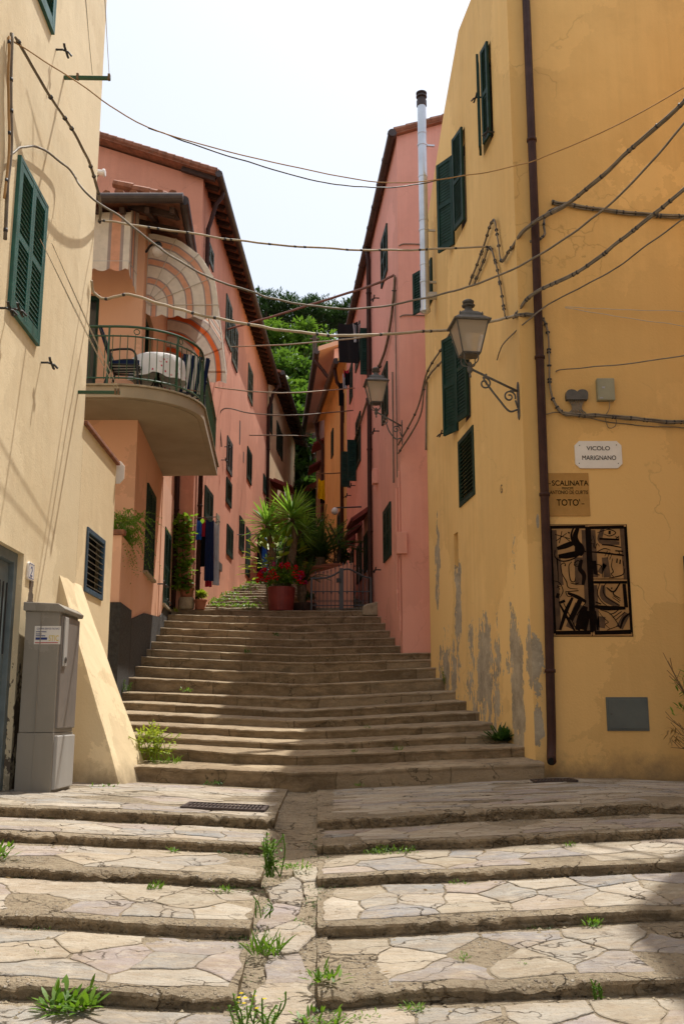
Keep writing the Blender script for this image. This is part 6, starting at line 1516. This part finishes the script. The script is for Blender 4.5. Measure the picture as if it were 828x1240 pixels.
for i, (px, d_, w_) in enumerate(((268, 24.2, .5), (285, 25.8, .6), (300, 24.0, .3), (275, 27.4, .5), (292, 29.5, .4), (258, 25.5, .3), (308, 31.5, .4))):
    x = at(px, 720, d_).x; p = V((x, d_, lane_z(d_) + .03)); t = thing('weed', 'low green growth on the mossy lane steps, ' + ('left of the red planter, nearest', 'below the laundry', 'close beside the red planter', 'under the pink house windows', 'on the upper lane', 'by the flower pots', 'farthest up the lane')[i], 'weed', p, 'weeds growing from the joints of the steps')
    m = MB(); r_ = random.Random(300 + i)
    for _ in range(90): b = p + V((r_.gauss(0, w_ * .5), r_.gauss(0, .25), 0)); b.z = lane_z(b.y) + .02; leaf(m, b, rdir(r_, .1), .04, r_.uniform(.06, .13), seg=3)
    build(m, 'leaves', MT['leaf_weed'], t, recalc=False)

# pebbles and crumbs gathered along the risers and the gutter, and a few dry leaves
m = MB(); r_ = random.Random(91)
def crumb(p, q):
    vs = [p + V((math.cos(a) * q * r_.uniform(.7, 1.2), math.sin(a) * q * r_.uniform(.7, 1.2), 0)) for a in [k * math.pi / 2.5 for k in range(5)]]
    m.add(vs + [p + V((0, 0, q * .7))], [[k, (k + 1) % 5, 5] for k in range(5)])
for _ in range(1500):
    k = r_.randrange(0, 6); x = r_.uniform(-3, 3.6)
    if xl(LD[k]) - .02 < x < xr(LD[k]) + .02: continue
    d = LD[k] - .02 - abs(r_.gauss(0, .10)); crumb(V((x, d, surf(x, min(d, LD[k] - .001)) + .004)), r_.uniform(.003, .010) * (1 if r_.random() < .9 else 1.8))
for _ in range(420):
    d = r_.uniform(3.6, 11); f = r_.choice((r_.random() * .25, 1 - r_.random() * .25)); x = xl(d) + (xr(d) - xl(d)) * f; crumb(V((x, d, chan_z(d) + .006)), r_.uniform(.003, .011))
o = build(m, 'gravel', MT['stone'], recalc=False); tag(o, 'loose crumbs of stone along the risers and in the gutter', 'gravel'); o['kind'] = 'stuff'
m = MB()
for _ in range(70):
    x = r_.uniform(-2.8, 3.2); d = r_.uniform(4.0, 11)
    if xl(d) - .05 < x < xr(d) + .05: continue
    leaf(m, V((x, d, surf(x, d) + .012)), V((r_.uniform(-1, 1), r_.uniform(-1, 1), .15)), .018, r_.uniform(.02, .045), seg=2, droop=.1)
o = build(m, 'fallen_leaves', MT['leaf_dry'], recalc=False); tag(o, 'few small dry brown leaves scattered on the stone steps', 'fallen leaves'); o['kind'] = 'stuff'

m = MB()
for _ in range(150):      # moss and sparse sprouts in the joints
    if r_.random() < .45: d = r_.uniform(3.7, 7.6); x = (xl(d) - .01) if r_.random() < .5 else (xr(d) + .01); z = chan_z(d) + .005
    else:
        k = r_.randrange(0, 6); x = r_.uniform(-2.8, 3.0); d = LD[k] - .022
        if xl(d) - .05 < x < xr(d) + .05 or nz(x * 1.3, k * 3.3, 2) < .05: continue
        z = surf(x, d - .01) + .004
    for q in range(r_.randrange(5, 26)): leaf(m, V((x + r_.gauss(0, .045), d + r_.gauss(0, .010), z)), rdir(r_, .15), .007, r_.uniform(.010, .032), seg=2)
o = build(m, 'moss', MT['leaf_dark'], recalc=False); tag(o, 'dull green moss and sprouts in the joints of the lower steps', 'moss'); o['kind'] = 'stuff'

# fern over the planter wall
t = thing('hanging_fern', 'feathery green fern spilling over the pink planter wall under the balcony', 'fern', (-3.5, 15.3, 3.5))
m = MB(); r_ = random.Random(5)
for i in range(120):
    b = V((r_.uniform(-4.3, -3.38), r_.uniform(14.98, 16.0), 3.5)); a = r_.gauss(0, .8)
    tip = b + V((.40 * math.cos(a) + r_.uniform(0, .35), .28 * math.sin(a) - .05, r_.uniform(-.75, .35))); k = smooth_pts([b, b.lerp(tip, .45) + V((.02, 0, .28)), tip], 6)
    for q in range(1, len(k)):
        for e in range(2):
            for sg in (-1, 1): leaf(m, k[q - 1].lerp(k[q], e / 2), (k[q] - k[q - 1]).cross(V((.3, 0, 1))) * sg + V((0, 0, r_.uniform(-.05, .08))), .018, .075 * (1.25 - q / len(k)), seg=2)
build(m, 'fronds', MT['leaf_weed'], t, recalc=False)
t = thing('agave_plant', 'single arching yellow-green blade plant at the left end of the pink planter wall', 'plant', (-4.1, 15.2, 3.5))
m = MB()
for k in range(7): leaf(m, V((-4.1, 15.2, 3.48)), V((math.cos(-.6 + k * .3), -.5 + .12 * k, .75)), .07, .55 + .1 * (k % 3), seg=4, droop=.5)
leaf(m, V((-4.0, 15.15, 3.55)), V((1, -.1, .45)), .08, .95, seg=4, droop=.25); build(m, 'leaves', MT['leaf_yel'], t, recalc=False)

def pot(name, lab, p, r0, r1, h, mat, rim=True, cat='plant pot', n=24, group=None):
    t = thing(name, lab, cat, p, group); f = Fr(p); m = MB()
    prof = [(r0 * .96, 0), (r0, .01)] + [(r0 + (r1 - r0) * k / 4, h * k / 4 * .84) for k in range(1, 5)]
    prof += [(r1 + .018, h * .84), (r1 + .02, h), (r1 - .02, h), (r1 - .03, h * .88), (.01, h * .86)] if rim else [(r1, h), (r1 - .03, h), (r1 - .035, h * .9), (.01, h * .88)]
    m.lathe(f, prof, n); build(m, 'body', MT[mat], t); return t
def soilof(t, r, h): 
    m = MB(); m.lathe(Fr(V(t.location) + V((0, 0, h))), [(r, -.02), (r, 0)], 18); build(m, 'soil', MT['soil'], t)
def flowers(m, c, rad, n, r, size=.03):
    for _ in range(n):
        d = rdir(r, .0); p = c + d * rad * r.uniform(.75, 1.05)
        for k in range(7): leaf(m, p + rdir(r, -1) * size * .5, rdir(r, -.5) + d, size * .9, size, seg=2)
# red planter with geraniums
px_, pz = at(340, 737, 22.45), 3.08
P0 = V((px_.x, 22.6, pz)); t = pot('red_planter', 'large red planter at the head of the steps, filled with geraniums', P0, .27, .315, .54, 'redpot', False, 'plant pot'); soilof(t, .27, .48)
t = thing('geranium', 'geranium with scarlet flower heads growing in the large red planter', 'flowering plant', P0 + V((0, 0, .48)), 'flowering plants in pots')
m = MB(); r_ = random.Random(8); c = P0 + V((0, 0, .62))
for _ in range(620):
    d = rdir(r_, -.1); p = c + V((d.x * .50, d.y * .34, d.z * .42)) * r_.random() ** .4; leaf(m, p, rdir(r_, -.1) + d * .5, .075, .08, seg=3, droop=.1)
build(m, 'foliage', MT['leaf_weed'], t, recalc=False)
for mt, n in (('petal_red', 36), ('petal_pink', 9)):
    for _ in range(n):
        m = MB(); d = rdir(r_, -.05); d.y = -abs(d.y) if r_.random() < .8 else d.y; p = c + V((d.x * .56, d.y * .38, d.z * .44 + .03))
        for k in range(20): q = rdir(r_, -.6); leaf(m, p + q * .034, q, .05, .046, seg=2)
        build(m, 'flower_head', MT[mt], t, recalc=False)
# yuccas
def rosette(m, c, n, L, r, w=.055, lo=-.55, tilt=V((0, 0, 0))):
    for i in range(n):
        d = rdir(r, lo, .98); d = (d + tilt).normalized(); leaf(m, c + d * .04 + V((0, 0, -.25 * (1 - d.z) * .6)), d, w * r.uniform(.8, 1.2), L * r.uniform(.75, 1.1) * (.75 + .25 * (1 - max(0, -d.z))), seg=4, droop=.05 + .28 * (1 - max(0, d.z)) * r.random())
def yucca(lab, base, heads, seed):
    t = thing('yucca', lab, 'yucca', base, 'yuccas behind the red planter'); r = random.Random(seed)
    m = MB()
    for pts, L, n in heads:
        k = smooth_pts([base] + pts, 6); nn = len(k); m.tube(k, [.075 - .03 * i / nn + .006 * math.sin(i * 5) for i in range(nn)], 9)
    build(m, 'trunk', MT['trunk'], t, smooth=True); m = MB()
    for pts, L, n in heads: rosette(m, V(pts[-1]), n, L, r)
    build(m, 'crown', MT['leaf_yucca'], t, recalc=False)
YB = 23.3
def yp(px, py, d=YB): return at(px, py, d)
yucca('tallest yucca with a broad spiky crown, rising behind the red planter', V((yp(345, 720).x, YB, 3.2)), [([yp(352, 690), yp(357, 660), yp(353, 622)], .82, 150), ([yp(350, 680), yp(362, 645, YB + .3), yp(366, 640, YB + .4)], .5, 70)], 1)
yucca('shorter slanting yucca with a spiky crown, left of the tallest one', V((yp(338, 715).x, YB - .1, 3.2)), [([yp(332, 690), yp(327, 655), yp(323, 630)], .62, 120)], 2)
t = thing('rubber_plant', 'broad-leaved variegated plant between the yuccas and the lane', 'plant', V((yp(330, 715).x, 23.6, 3.2)))
m = MB(); r_ = random.Random(12); b = t.location
for _ in range(110):
    d = rdir(r_, -.2); p = b + V((.05 + d.x * .62, d.y * .4, 1.0 + d.z * .95)); leaf(m, p, d + V((0, 0, .3)), .13, .36 * r_.uniform(.6, 1.1), seg=4, droop=.3)
build(m, 'leaves', MT['leaf_yel'], t, recalc=False)
m = MB()
for k in range(5): m.tube(smooth_pts([V(b) + V((.08 * k - .1, 0, 0)), V(b) + V((.12 * k - .2, .05, .8)), V(b) + V((.22 * k - .4, 0, 1.6))], 4), .018, 6)
build(m, 'stems', MT['trunk'], t)
def bush(name, lab, c, rx, rz, n, L, w, mat, seed, cat='shrub', group=None, stem=True):
    c = V(c); t = thing(name, lab, cat, c - V((0, 0, rz)), group); r = random.Random(seed); m = MB()
    for _ in range(max(4, n // 70)):
        d = rdir(r, -.8); cc = c + V((d.x * rx, d.y * rx, d.z * rz)) * r.uniform(.2, .72); clump(m, cc, min(rx, rz) * r.uniform(.28, .5), 70, L, w, r)
    build(m, 'foliage', MT[mat], t, recalc=False)
    if stem:
        m = MB()
        for k in range(4): m.tube(smooth_pts([c - V((0, 0, rz)), c + V((r.uniform(-.4, .4) * rx, r.uniform(-.3, .3) * rx, -.2 * rz)), c + V((r.uniform(-.8, .8) * rx, r.uniform(-.5, .5) * rx, .4 * rz))], 4), .02 + .02 * rz * .3, 6)
        build(m, 'stems', MT['bark'], t)
    return t
pz_ = za - .12
def palm(lab, b, L, n, seed, w=.045):
    b = V(b); t = thing('cycad', lab, 'palm plant', b, 'feathery palm plants on the terrace'); r = random.Random(seed); m = MB()
    for i in range(n):
        a = 2.4 * i; el = r.uniform(.25, 1.3); d = V((math.cos(a) * math.cos(el), math.sin(a) * math.cos(el), math.sin(el)))
        k = smooth_pts([b, b + d * L * .5 + V((0, 0, .06)), b + d * L - V((0, 0, .35 * L * (1 - d.z)))], 8)
        for q in range(1, len(k)):
            u = (k[q] - k[q - 1])
            for e in (0, .5):
                for sg in (-1, 1): leaf(m, k[q - 1].lerp(k[q], e), u.cross(V((0, 0, 1))).normalized() * sg + u.normalized() * .6 + V((0, 0, .15)), w * .5, L * .24 * (1.15 - q / len(k)), seg=2, droop=.2)
        m.tube(k, .008, 4)
    build(m, 'fronds', MT['leaf_dark'], t, recalc=False); m = MB(); m.lathe(Fr(b - V((0, 0, .42))), [(.09, 0), (.12, .2), (.10, .42)], 10); build(m, 'trunk', MT['trunk'], t)
palm('feathery cycad in the wide terracotta bowl on the terrace wall', (yp(388, 668, 24.4).x, 24.4, 4.6), 1.35, 26, 3)
palm('low cycad with drooping fronds left of the iron gate', (yp(366, 705, 23.2).x, 23.2, 3.75), .75, 20, 4)
for (px, py, r1, h, lab) in ((385, 696, .42, .26, 'wide terracotta bowl on the left of the terrace wall'), (404, 689, .30, .22, 'smaller terracotta bowl on the right of the terrace wall')):
    x = at(px, py, 24.15).x; z = za + (zb_ - za) * (x - xa) / (xb - xa) - .10
    t = pot('terracotta_bowl', lab, V((x, 24.25, z)), r1 * .6, r1, h, 'terracotta', True, 'plant pot', group='terracotta bowls on the terrace'); soilof(t, r1 * .85, h * .9)
bush('shrub', 'slender olive-like shrub beside the globe lamp above the iron gate', (yp(406, 655, 24.6).x, 24.7, 5.1), .40, .95, 600, .10, .025, 'leaf_weed', 21, group='shrubs on the terrace')
bush('shrub', 'dark leafy shrub in the wooden trough by the rose house door', (yp(416, 676, 25.0).x, 25.2, 4.75), .35, .25, 420, .10, .05, 'leaf_dark', 22, group='shrubs on the terrace')
bush('shrub', 'dark mass of terrace foliage behind the yuccas', (yp(372, 655, 25.2).x, 25.4, 4.9), .95, 1.1, 2400, .20, .06, 'leaf_dark', 23, group='shrubs on the terrace')
bush('shrub', 'tall dark bush beside the lane behind the rubber plant', (yp(345, 655, 26).x, 26.4, 4.9), .75, 1.2, 1900, .18, .06, 'leaf_dark', 24, group='shrubs on the terrace')
t = pot('plant_trough', 'low dark trough of leafy plants beside the red planter', V((yp(368, 725, 23.2).x, 23.25, 3.13)), .26, .3, .2, 'wood', False, 'plant pot')
bush('potted_plant', 'small leafy plant in the dark trough beside the red planter', V(t.location) + V((0, 0, .34)), .28, .2, 350, .09, .05, 'leaf_dark', 25, 'potted plant', 'potted plants at the head of the steps', False)
# flower pots by the downpipe
a = at(224, 735, 22.3)
t = thing('stone_stand', 'round pale stone stand carrying a flower pot, at the left of the top step', 'stone stand', V((a.x, 22.5, 3.1)))
m = MB(); m.lathe(Fr(t.location), [(.15, 0), (.18, .03), (.185, .2), (.17, .26), (.16, .28)], 18); build(m, 'drum', MT['stone'], t, bevel=.01)
t = pot('flower_pot', 'terracotta pot of magenta flowers on the round stone stand', V((a.x, 22.5, 3.38)), .12, .16, .20, 'terracotta', group='terracotta pots by the downpipe')
soilof(t, .13, .18); c = V(t.location) + V((0, 0, .26))
t = thing('flowering_plant', 'magenta cushion of flowers in the terracotta pot on the stone stand', 'flowering plant', c - V((0, 0, .08)), 'flowering plants in pots')
m = MB(); clump(m, c, .17, 200, .06, .035, r_, .8); build(m, 'foliage', MT['leaf_dark'], t, recalc=False); m = MB(); flowers(m, c, .19, 60, r_, .026); build(m, 'flowers', MT['petal_pink'], t, recalc=False)
b_ = at(241, 737, 22.25); t = pot('flower_pot', 'small terracotta pot standing on the top step right of the stone stand', V((b_.x, 22.45, 3.1)), .10, .135, .22, 'terracotta', group='terracotta pots by the downpipe'); soilof(t, .11, .2)
bush('potted_plant', 'yellow-green leafy plant in the small terracotta pot on the top step', V(t.location) + V((0, 0, .36)), .23, .18, 280, .10, .05, 'leaf_yel', 26, 'potted plant', 'potted plants at the head of the steps', False)
# climbing vine between the two houses
t = thing('climbing_vine', 'bright green vine climbing between the two downpipes above the flower pots', 'vine', WSS.P(6.5, 3.4, .1)); r_ = random.Random(31)
m = MB()
for _ in range(420):
    z = 3.5 + 1.75 * r_.random(); p = V((at(222, 680, 22.4).x + r_.gauss(0, .13), 22.35 + r_.uniform(-.15, .1), z)); leaf(m, p, rdir(r_, -.6) + V((.3, -.5, 0)), .10, .12, seg=3, droop=.2)
build(m, 'leaves', MT['leaf_vine'], t, recalc=False); m = MB(); m.tube(smooth_pts([V((at(219, 735, 22.4).x, 22.4, 3.1)), V((at(221, 680, 22.4).x, 22.42, 4.2)), V((at(222, 640, 22.4).x, 22.42, 5.2))], 6), .012, 5); build(m, 'stem', MT['twig'], t)
# dry shrub at the right edge
t = thing('dry_shrub', 'half-dry twiggy oleander with a few green leaves, at the right edge before the yellow wall', 'shrub', (3.95, 11.15, .0)); r_ = random.Random(41)
tw, lv, dl_ = MB(), MB(), MB()
tw.tube([V((3.98, 11.15, 0)), V((3.96, 11.12, .35))], .018, 6)
for tip in ((802, 790), (806, 868), (812, 905), (822, 825), (808, 800), (828, 860), (815, 885), (836, 800), (826, 905)):
    e = at(*tip, 11.1); k = smooth_pts([V((3.96, 11.12, .3)), V((3.96, 11.1, .3)).lerp(e, .5) + V((.03, 0, .03)), e], 5); tw.tube(k, [.010 - .0012 * i * .6 for i in range(len(k))], 5)
    for q in range(5): a = k[4 + q % 6]; tw.tube([a, a + (e - k[0]).normalized() * .12 + rdir(r_, -.4) * .09], .0035, 4)
for c, n in ((at(822, 832, 11.1), 10), (at(820, 862, 11.1), 9), (at(830, 815, 11.1), 16), (at(834, 845, 11.1), 16)):
    for _ in range(n): leaf(lv, c + rdir(r_, -1) * .07, rdir(r_, -.4) + V((-.4, 0, .2)), .024, .13, seg=3)
for _ in range(26): c = at(815, 888, 11.1); leaf(dl_, c + rdir(r_, -1) * .07, rdir(r_, -1, .1), .02, .09, seg=3)
build(tw, 'twigs', MT['twig'], t); build(lv, 'green_leaves', MT['leaf_weed'], t, recalc=False); build(dl_, 'dry_leaves', MT['leaf_dry'], t, recalc=False)

# ================================================================ washing
def garment(name, lab, top_l, top_r, h, mat, flare=1.1, fold=.03, th=.02, kind='cloth', group='washing hung out along the lane', base=None):
    """a hanging cloth between two pegs, folded and with thickness"""
    a, b = V(top_l), V(top_r); n, k = 14, 9; m = MB(); nrm = (b - a).cross(V((0, 0, 1))).normalized(); mid = (a + b) / 2
    R1, R2 = [], []
    for j in range(k + 1):
        f = j / k; row = []
        for i in range(n + 1):
            g_ = i / n; sag = .06 * math.sin(math.pi * g_) * (1 - f)
            p = mid + (a.lerp(b, g_) - mid) * (1 + (flare - 1) * f) - V((0, 0, h * f + sag)) + nrm * (fold * math.sin(g_ * 11 + f * 2.0) * (.3 + f))
            row.append(p)
        R1.append([p + nrm * th / 2 for p in row]); R2.append([p - nrm * th / 2 for p in row])
    m.grid(R1); m.grid(R2); m.grid([[r[0] for r in R1], [r[0] for r in R2]]); m.grid([[r[-1] for r in R1], [r[-1] for r in R2]]); m.grid([R1[-1], R2[-1]])
    return tag(build(m, name, MT[mat], smooth=True), lab, 'laundry', group)
s, z = WP.at(249, 633)
t = thing('drying_rack', 'iron drying bracket on the pink wall by the dark green shutter, hung with washing', 'drying rack', WP.P(.5, z, 0), 'washing brackets on the walls')
m = MB(); 
zr = at(245, 633, 23.3).z
for s in (.25, .85): m.tube([WP.P(s, zr, -.02), WP.P(s, zr + .03, .50)], .012, 6)
for o in (.10, .23, .36, .49): m.tube([WP.P(.22, zr + .02, o), WP.P(.9, zr + .02, o)], .006, 5)
build(m, 'rack', MT['iron'], t)
garment('navy_towel', 'long navy towel, the largest piece on the drying bracket', WP.P(.35, zr, .24), WP.P(.45, zr, .42), 1.45, 'cloth_navy', 1.15)
garment('black_shirt', 'black garment hanging behind the navy towel', WP.P(.5, zr, .10), WP.P(.6, zr, .26), 1.1, 'cloth_black')
garment('blue_cloth', 'short blue cloth at the left end of the drying bracket', WP.P(.28, zr, .04), WP.P(.3, zr, .16), .50, 'cloth_blue')
garment('crimson_cloth', 'crimson cloth showing under the navy towel', WP.P(.6, zr, .22), WP.P(.65, zr, .36), 1.56, 'cloth_red')
garment('pale_towel', 'pale grey towel at the right end of the drying bracket', WP.P(.7, zr, .38), WP.P(.85, zr, .49), 1.5, 'cloth_pale')
garment('orange_shirt', 'small orange-red cloth beside the blue one on the bracket', WP.P(.32, zr, .16), WP.P(.34, zr, .23), .42, 'cloth_red')
p = at(391, 585, 31.0); garment('yellow_shirt', 'bright yellow shirt hanging high before the far rose house', at(385.5, 579, 31), at(393, 581, 31), .66, 'cloth_yel', 1.25, .05)
garment('black_shorts', 'black cloth hanging behind and below the yellow shirt', at(388, 600, 31.2), at(393, 600, 31.2), .25, 'cloth_black')
t = thing('washing_pole', 'thin rusty washing pole carrying the yellow shirt, by the orange house', 'washing pole', WO.pp(398, 578, 0), 'washing brackets on the walls')
m = MB(); m.tube([at(383, 573, 31.0), at(400, 573.5, 31.0)], .02, 6); m.tube([at(399, 573.5, 31.0), WO.P(1.2, at(399, 573, 31).z, -.05)], .02, 6); m.tube([at(386.5, 573.2, 31), at(386.5, 579.5, 31)], .01, 5); m.tube([at(392.5, 573.3, 31), at(392.5, 581, 31)], .01, 5); build(m, 'pole', MT['twig'], t)
garment('dark_sheet', 'dark grey sheet hung before the upper rose house window', WR.pp(447, 390, .30), WR.pp(440, 392, .65), 1.1, 'cloth_black', 1.0)
garment('pale_cloth', 'pale cloth hanging from the dark sheet at the upper rose window', WR.pp(446, 392, .20), WR.pp(447, 392, .42), .5, 'cloth_pale', .5)
for px, py, mt, h, lab in ((431.5, 452, 'cloth_pale', .45, 'pale sock-like cloth on the line under the upper rose shutter'), (434.5, 450, 'cloth_black', .4, 'black cloth on the line under the upper rose shutter'), (426, 462, 'cloth_black', .75, 'dark cloth hanging left of the upper rose shutter'), (433.2, 447, 'cloth_red', .25, 'red cloth on the line under the upper rose shutter')):
    q = WR.pp(px, py, .25); garment('hanging_cloth', lab, q, q + V((-.14, .02, 0)), h, mt, .9)
garment('blue_cloth', 'blue cloth half hidden behind the slanting yucca', at(318, 648, 30), at(325, 648, 30), 1.4, 'cloth_blue')
garment('dark_cloth', 'black cloth beside the blue one behind the slanting yucca', at(312, 648, 30), at(318, 648, 30), 1.3, 'cloth_black')
t = thing('washing_pole', 'washing pole in the lane behind the yuccas', 'washing pole', WP.P(8.2, 8.2, 0), 'washing brackets on the walls'); m = MB(); q = at(308, 647.5, 30); m.tube([V((-3.25, 30, q.z)), at(328, 647.5, 30)], .015, 6); build(m, 'pole', MT['iron'], t)
# globe lamp over the canopies
q = at(405.5, 619, 25.6); wq = WR.pp(421, 615, 0)
t = thing('globe_lamp', 'small white globe lamp on a short arm above the red tile canopies', 'wall lamp', WR.P(6.9, q.z, 0))
m = MB(); m.tube([WR.P(6.9, q.z + .09, -.02), V((q.x, 25.6, q.z + .09))], .02, 6); build(m, 'arm', MT['blackiron'], t); m = MB(); m.lathe(Fr(q), [(.10 * math.sin(math.pi * k / 10) + .001, -.10 * math.cos(math.pi * k / 10)) for k in range(11)], 16); build(m, 'globe', MT['bulb'], t, smooth=True)
# flood light on the salmon house
q = at(121, 209, 15.4)
t = thing('flood_light', 'small white flood light clamped beside the cream wall, below the pink gable', 'flood light', q)
m = MB(); m.lathe(Fr(q, (0, 0, 1), (0, 1, 0), (1, 0, -.1)), [(.035, -.14), (.05, -.10), (.05, .05), (.07, .06), (.07, .09), (.05, .10)], 14); build(m, 'housing', MT['white'], t); m = MB(); m.tube([q, q + V((-.12, .05, -.12)), q + V((-.45, .05, -.16)), q + V((-1.9, .1, -.2))], .022, 6); build(m, 'arm', MT['iron'], t)
# round mirror / sign edge standing off the cream corner
q = at(142, 573, 13.4)
t = thing('wall_sign', 'white octagonal sign seen edge-on at the end of the cream side wall', 'sign', q)
f = Fr(V((-3.12, 13.36, q.z)), (.9, -.05, 0), (.1, 1, 0)); m = MB(); m.prism(f, [(-.05, -.16), (.06, -.16), (.12, -.09), (.12, .09), (.06, .16), (-.05, .16)], -.01, .01); build(m, 'plate', MT['white'], t, bevel=.003)

# ================================================================ hill and trees
def hill_z(x, y): return 7.6 + max(0, y - 48) * .50 + .8 * nz(x * .09, y * .09, 4) + .3 * nz(x * .4, y * .4, 1)
m = MB(); m.grid([[V((x, y, hill_z(x, y) - (0 if y > 49 else 0))) for x in [-60 + 4 * i for i in range(31)]] for y in [47 + 3 * j for j in range(25)]])
h_ = build(m, 'hill', MT['soil']); h_['kind'] = 'structure'
def tree(lab, c, rx, rz, n, L, w, mat, seed, trunk=2.0, cat='tree', group='trees on the hill behind the lane', name='tree'):
    c = V(c); g_ = V((c.x, c.y, hill_z(c.x, c.y) - .3)); t = thing(name, lab, cat, g_, group); r = random.Random(seed); m = MB(); cs = []
    for i in range(max(5, n // 90)):
        d = rdir(r, -.7); cc = c + V((d.x * rx, d.y * rx, d.z * rz)) * r.uniform(.35, .85); cs.append(cc)
        clump(m, cc, min(rx, rz) * r.uniform(.22, .46), 90, L, w, r, .8)
    build(m, 'crown', MT[mat], t, recalc=False); m = MB()
    m.tube(smooth_pts([g_, g_.lerp(c, .5) + V((.1, 0, 0)), c], 5), [.22 - .014 * i for i in range(11)], 7)
    for cc in cs[:8]: m.tube([c - V((0, 0, rz * .4)), cc], [.09, .03], 5)
    build(m, 'trunk', MT['bark'], t)
for i, (px, py, d_, rx, rz, mt, lab) in enumerate((
        (322, 378, 80, 3.4, 1.9, 'leaf_pine', 'dark umbrella pine on the skyline, leftmost over the lane'), (348, 383, 82, 3.2, 1.6, 'leaf_pine', 'dark umbrella pine on the skyline, second from the left'),
        (374, 386, 79, 3.2, 1.6, 'leaf_pine', 'dark umbrella pine on the skyline, above the wooden pole'), (400, 388, 81, 3.3, 1.7, 'leaf_pine', 'dark umbrella pine on the skyline, nearest the rose eaves'), (424, 392, 80, 3.0, 1.8, 'leaf_pine', 'dark umbrella pine half hidden behind the rose eaves'), (296, 384, 81, 3.2, 1.8, 'leaf_pine', 'dark umbrella pine half hidden behind the pink eaves'),
        (318, 425, 66, 2.2, 2.4, 'leaf_hill2', 'palm-like pale green tree below the pines on the left'), (345, 425, 68, 2.2, 2.2, 'leaf_hill2', 'bright green tree in the middle of the slope under the pines'), (372, 428, 66, 2.2, 2.4, 'leaf_hill2', 'bright yellow-green tree on the slope beside the far rose soffit'),
        (342, 458, 60, 1.9, 2.0, 'leaf_hill2', 'bright leafy creeper tree at mid slope'), (362, 462, 58, 1.9, 2.2, 'leaf_hill', 'leafy green tree at mid slope beside the far soffit'), (352, 495, 54, 1.8, 1.9, 'leaf_hill2', 'light green bush low on the slope above the dark hollow'), (368, 505, 53, 1.6, 1.7, 'leaf_tree', 'mid green bush low on the slope by the farthest lantern'), (344, 520, 52, 1.6, 1.6, 'leaf_tree', 'mid green bush low on the slope by the buff eaves'),
        (356, 545, 51, 2.0, 1.8, 'leaf_dark', 'dark evergreen bush filling the hollow at the top of the lane'), (350, 580, 50, 2.2, 1.7, 'leaf_dark', 'dark shaded bush at the end of the lane above the yuccas'), (365, 610, 49.5, 2.0, 1.5, 'leaf_dark', 'dark shaded bush at the end of the lane behind the tallest yucca'))):
    c = at(px, py, d_); tree(lab, c, rx, rz, {'leaf_pine': 3800}.get(mt, 2600), .42 if mt != 'leaf_pine' else .40, .22 if mt != 'leaf_pine' else .10, mt, 500 + i, name='pine_tree' if mt == 'leaf_pine' else 'tree')
m = MB(); r_ = random.Random(77)
for _ in range(16000):
    x = r_.uniform(-14, 14); y = r_.uniform(48, 80); p = V((x, y, hill_z(x, y) + r_.random() ** 2 * 1.3)); leaf(m, p, rdir(r_, -.1) + V((0, -.4, 0)), .22, r_.uniform(.25, .5), seg=2)
o = build(m, 'hillside_undergrowth', MT['leaf_tree'], recalc=False); tag(o, 'dense green undergrowth covering the slope between the trees', 'undergrowth'); o['kind'] = 'stuff'
t = thing('utility_pole', 'thin weathered pole standing on the slope behind the far rose roof', 'pole', V((at(381, 440, 50).x, 50, 8))); m = MB(); a = at(381, 405, 50); m.tube([V((a.x, 50, 8)), a], [.14, .11], 8); m.tube([a + V((-.25, 0, -.25)), a + V((.25, 0, -.25))], .05, 6); build(m, 'post', MT['bark'], t)

# ================================================================ camera, light
cam = bpy.data.cameras.new('camera'); co = bpy.data.objects.new('camera', cam); COL.objects.link(co)
co.location = (0, 0, EYE); co.rotation_euler = (math.pi / 2 + PITCH, 0, 0)
cam.sensor_fit = 'VERTICAL'; cam.sensor_height = 36; cam.lens = 36 * F / 1240; cam.clip_end = 2000; scene.camera = co
to_sun = V((.205, .345, .90)).normalized()
sl = bpy.data.lights.new('sun', 'SUN'); sl.energy = 4.4; sl.angle = R(.6); sl.color = (1.0, .95, .87)
so = bpy.data.objects.new('sun', sl); COL.objects.link(so); so.rotation_euler = to_sun.to_track_quat('Z', 'Y').to_euler(); so.location = (3, 0, 30)
w = bpy.data.worlds.new('World'); scene.world = w; w.use_nodes = True; nt = w.node_tree; bg = nt.nodes['Background']
sky = nt.nodes.new('ShaderNodeTexSky'); sky.sky_type = 'NISHITA'; sky.sun_disc = False; sky.sun_elevation = math.asin(to_sun.z); sky.sun_rotation = math.atan2(to_sun.x, to_sun.y)
sky.air_density = 1.0; sky.dust_density = 6.0; sky.ozone_density = 1.0
hs = nt.nodes.new('ShaderNodeMix'); hs.data_type = 'RGBA'; hs.inputs[0].default_value = .62; hs.inputs[7].default_value = (6.9, 7.5, 8.4, 1)
nt.links.new(sky.outputs[0], hs.inputs[6]); nt.links.new(hs.outputs[2], bg.inputs[0]); bg.inputs[1].default_value = .12
scene.view_settings.view_transform = 'Standard'; scene.view_settings.look = 'None'; scene.view_settings.exposure = 0.34; scene.view_settings.gamma = 1.0
scene.cycles.max_bounces = 7; scene.cycles.diffuse_bounces = 6; scene.cycles.transparent_max_bounces = 12
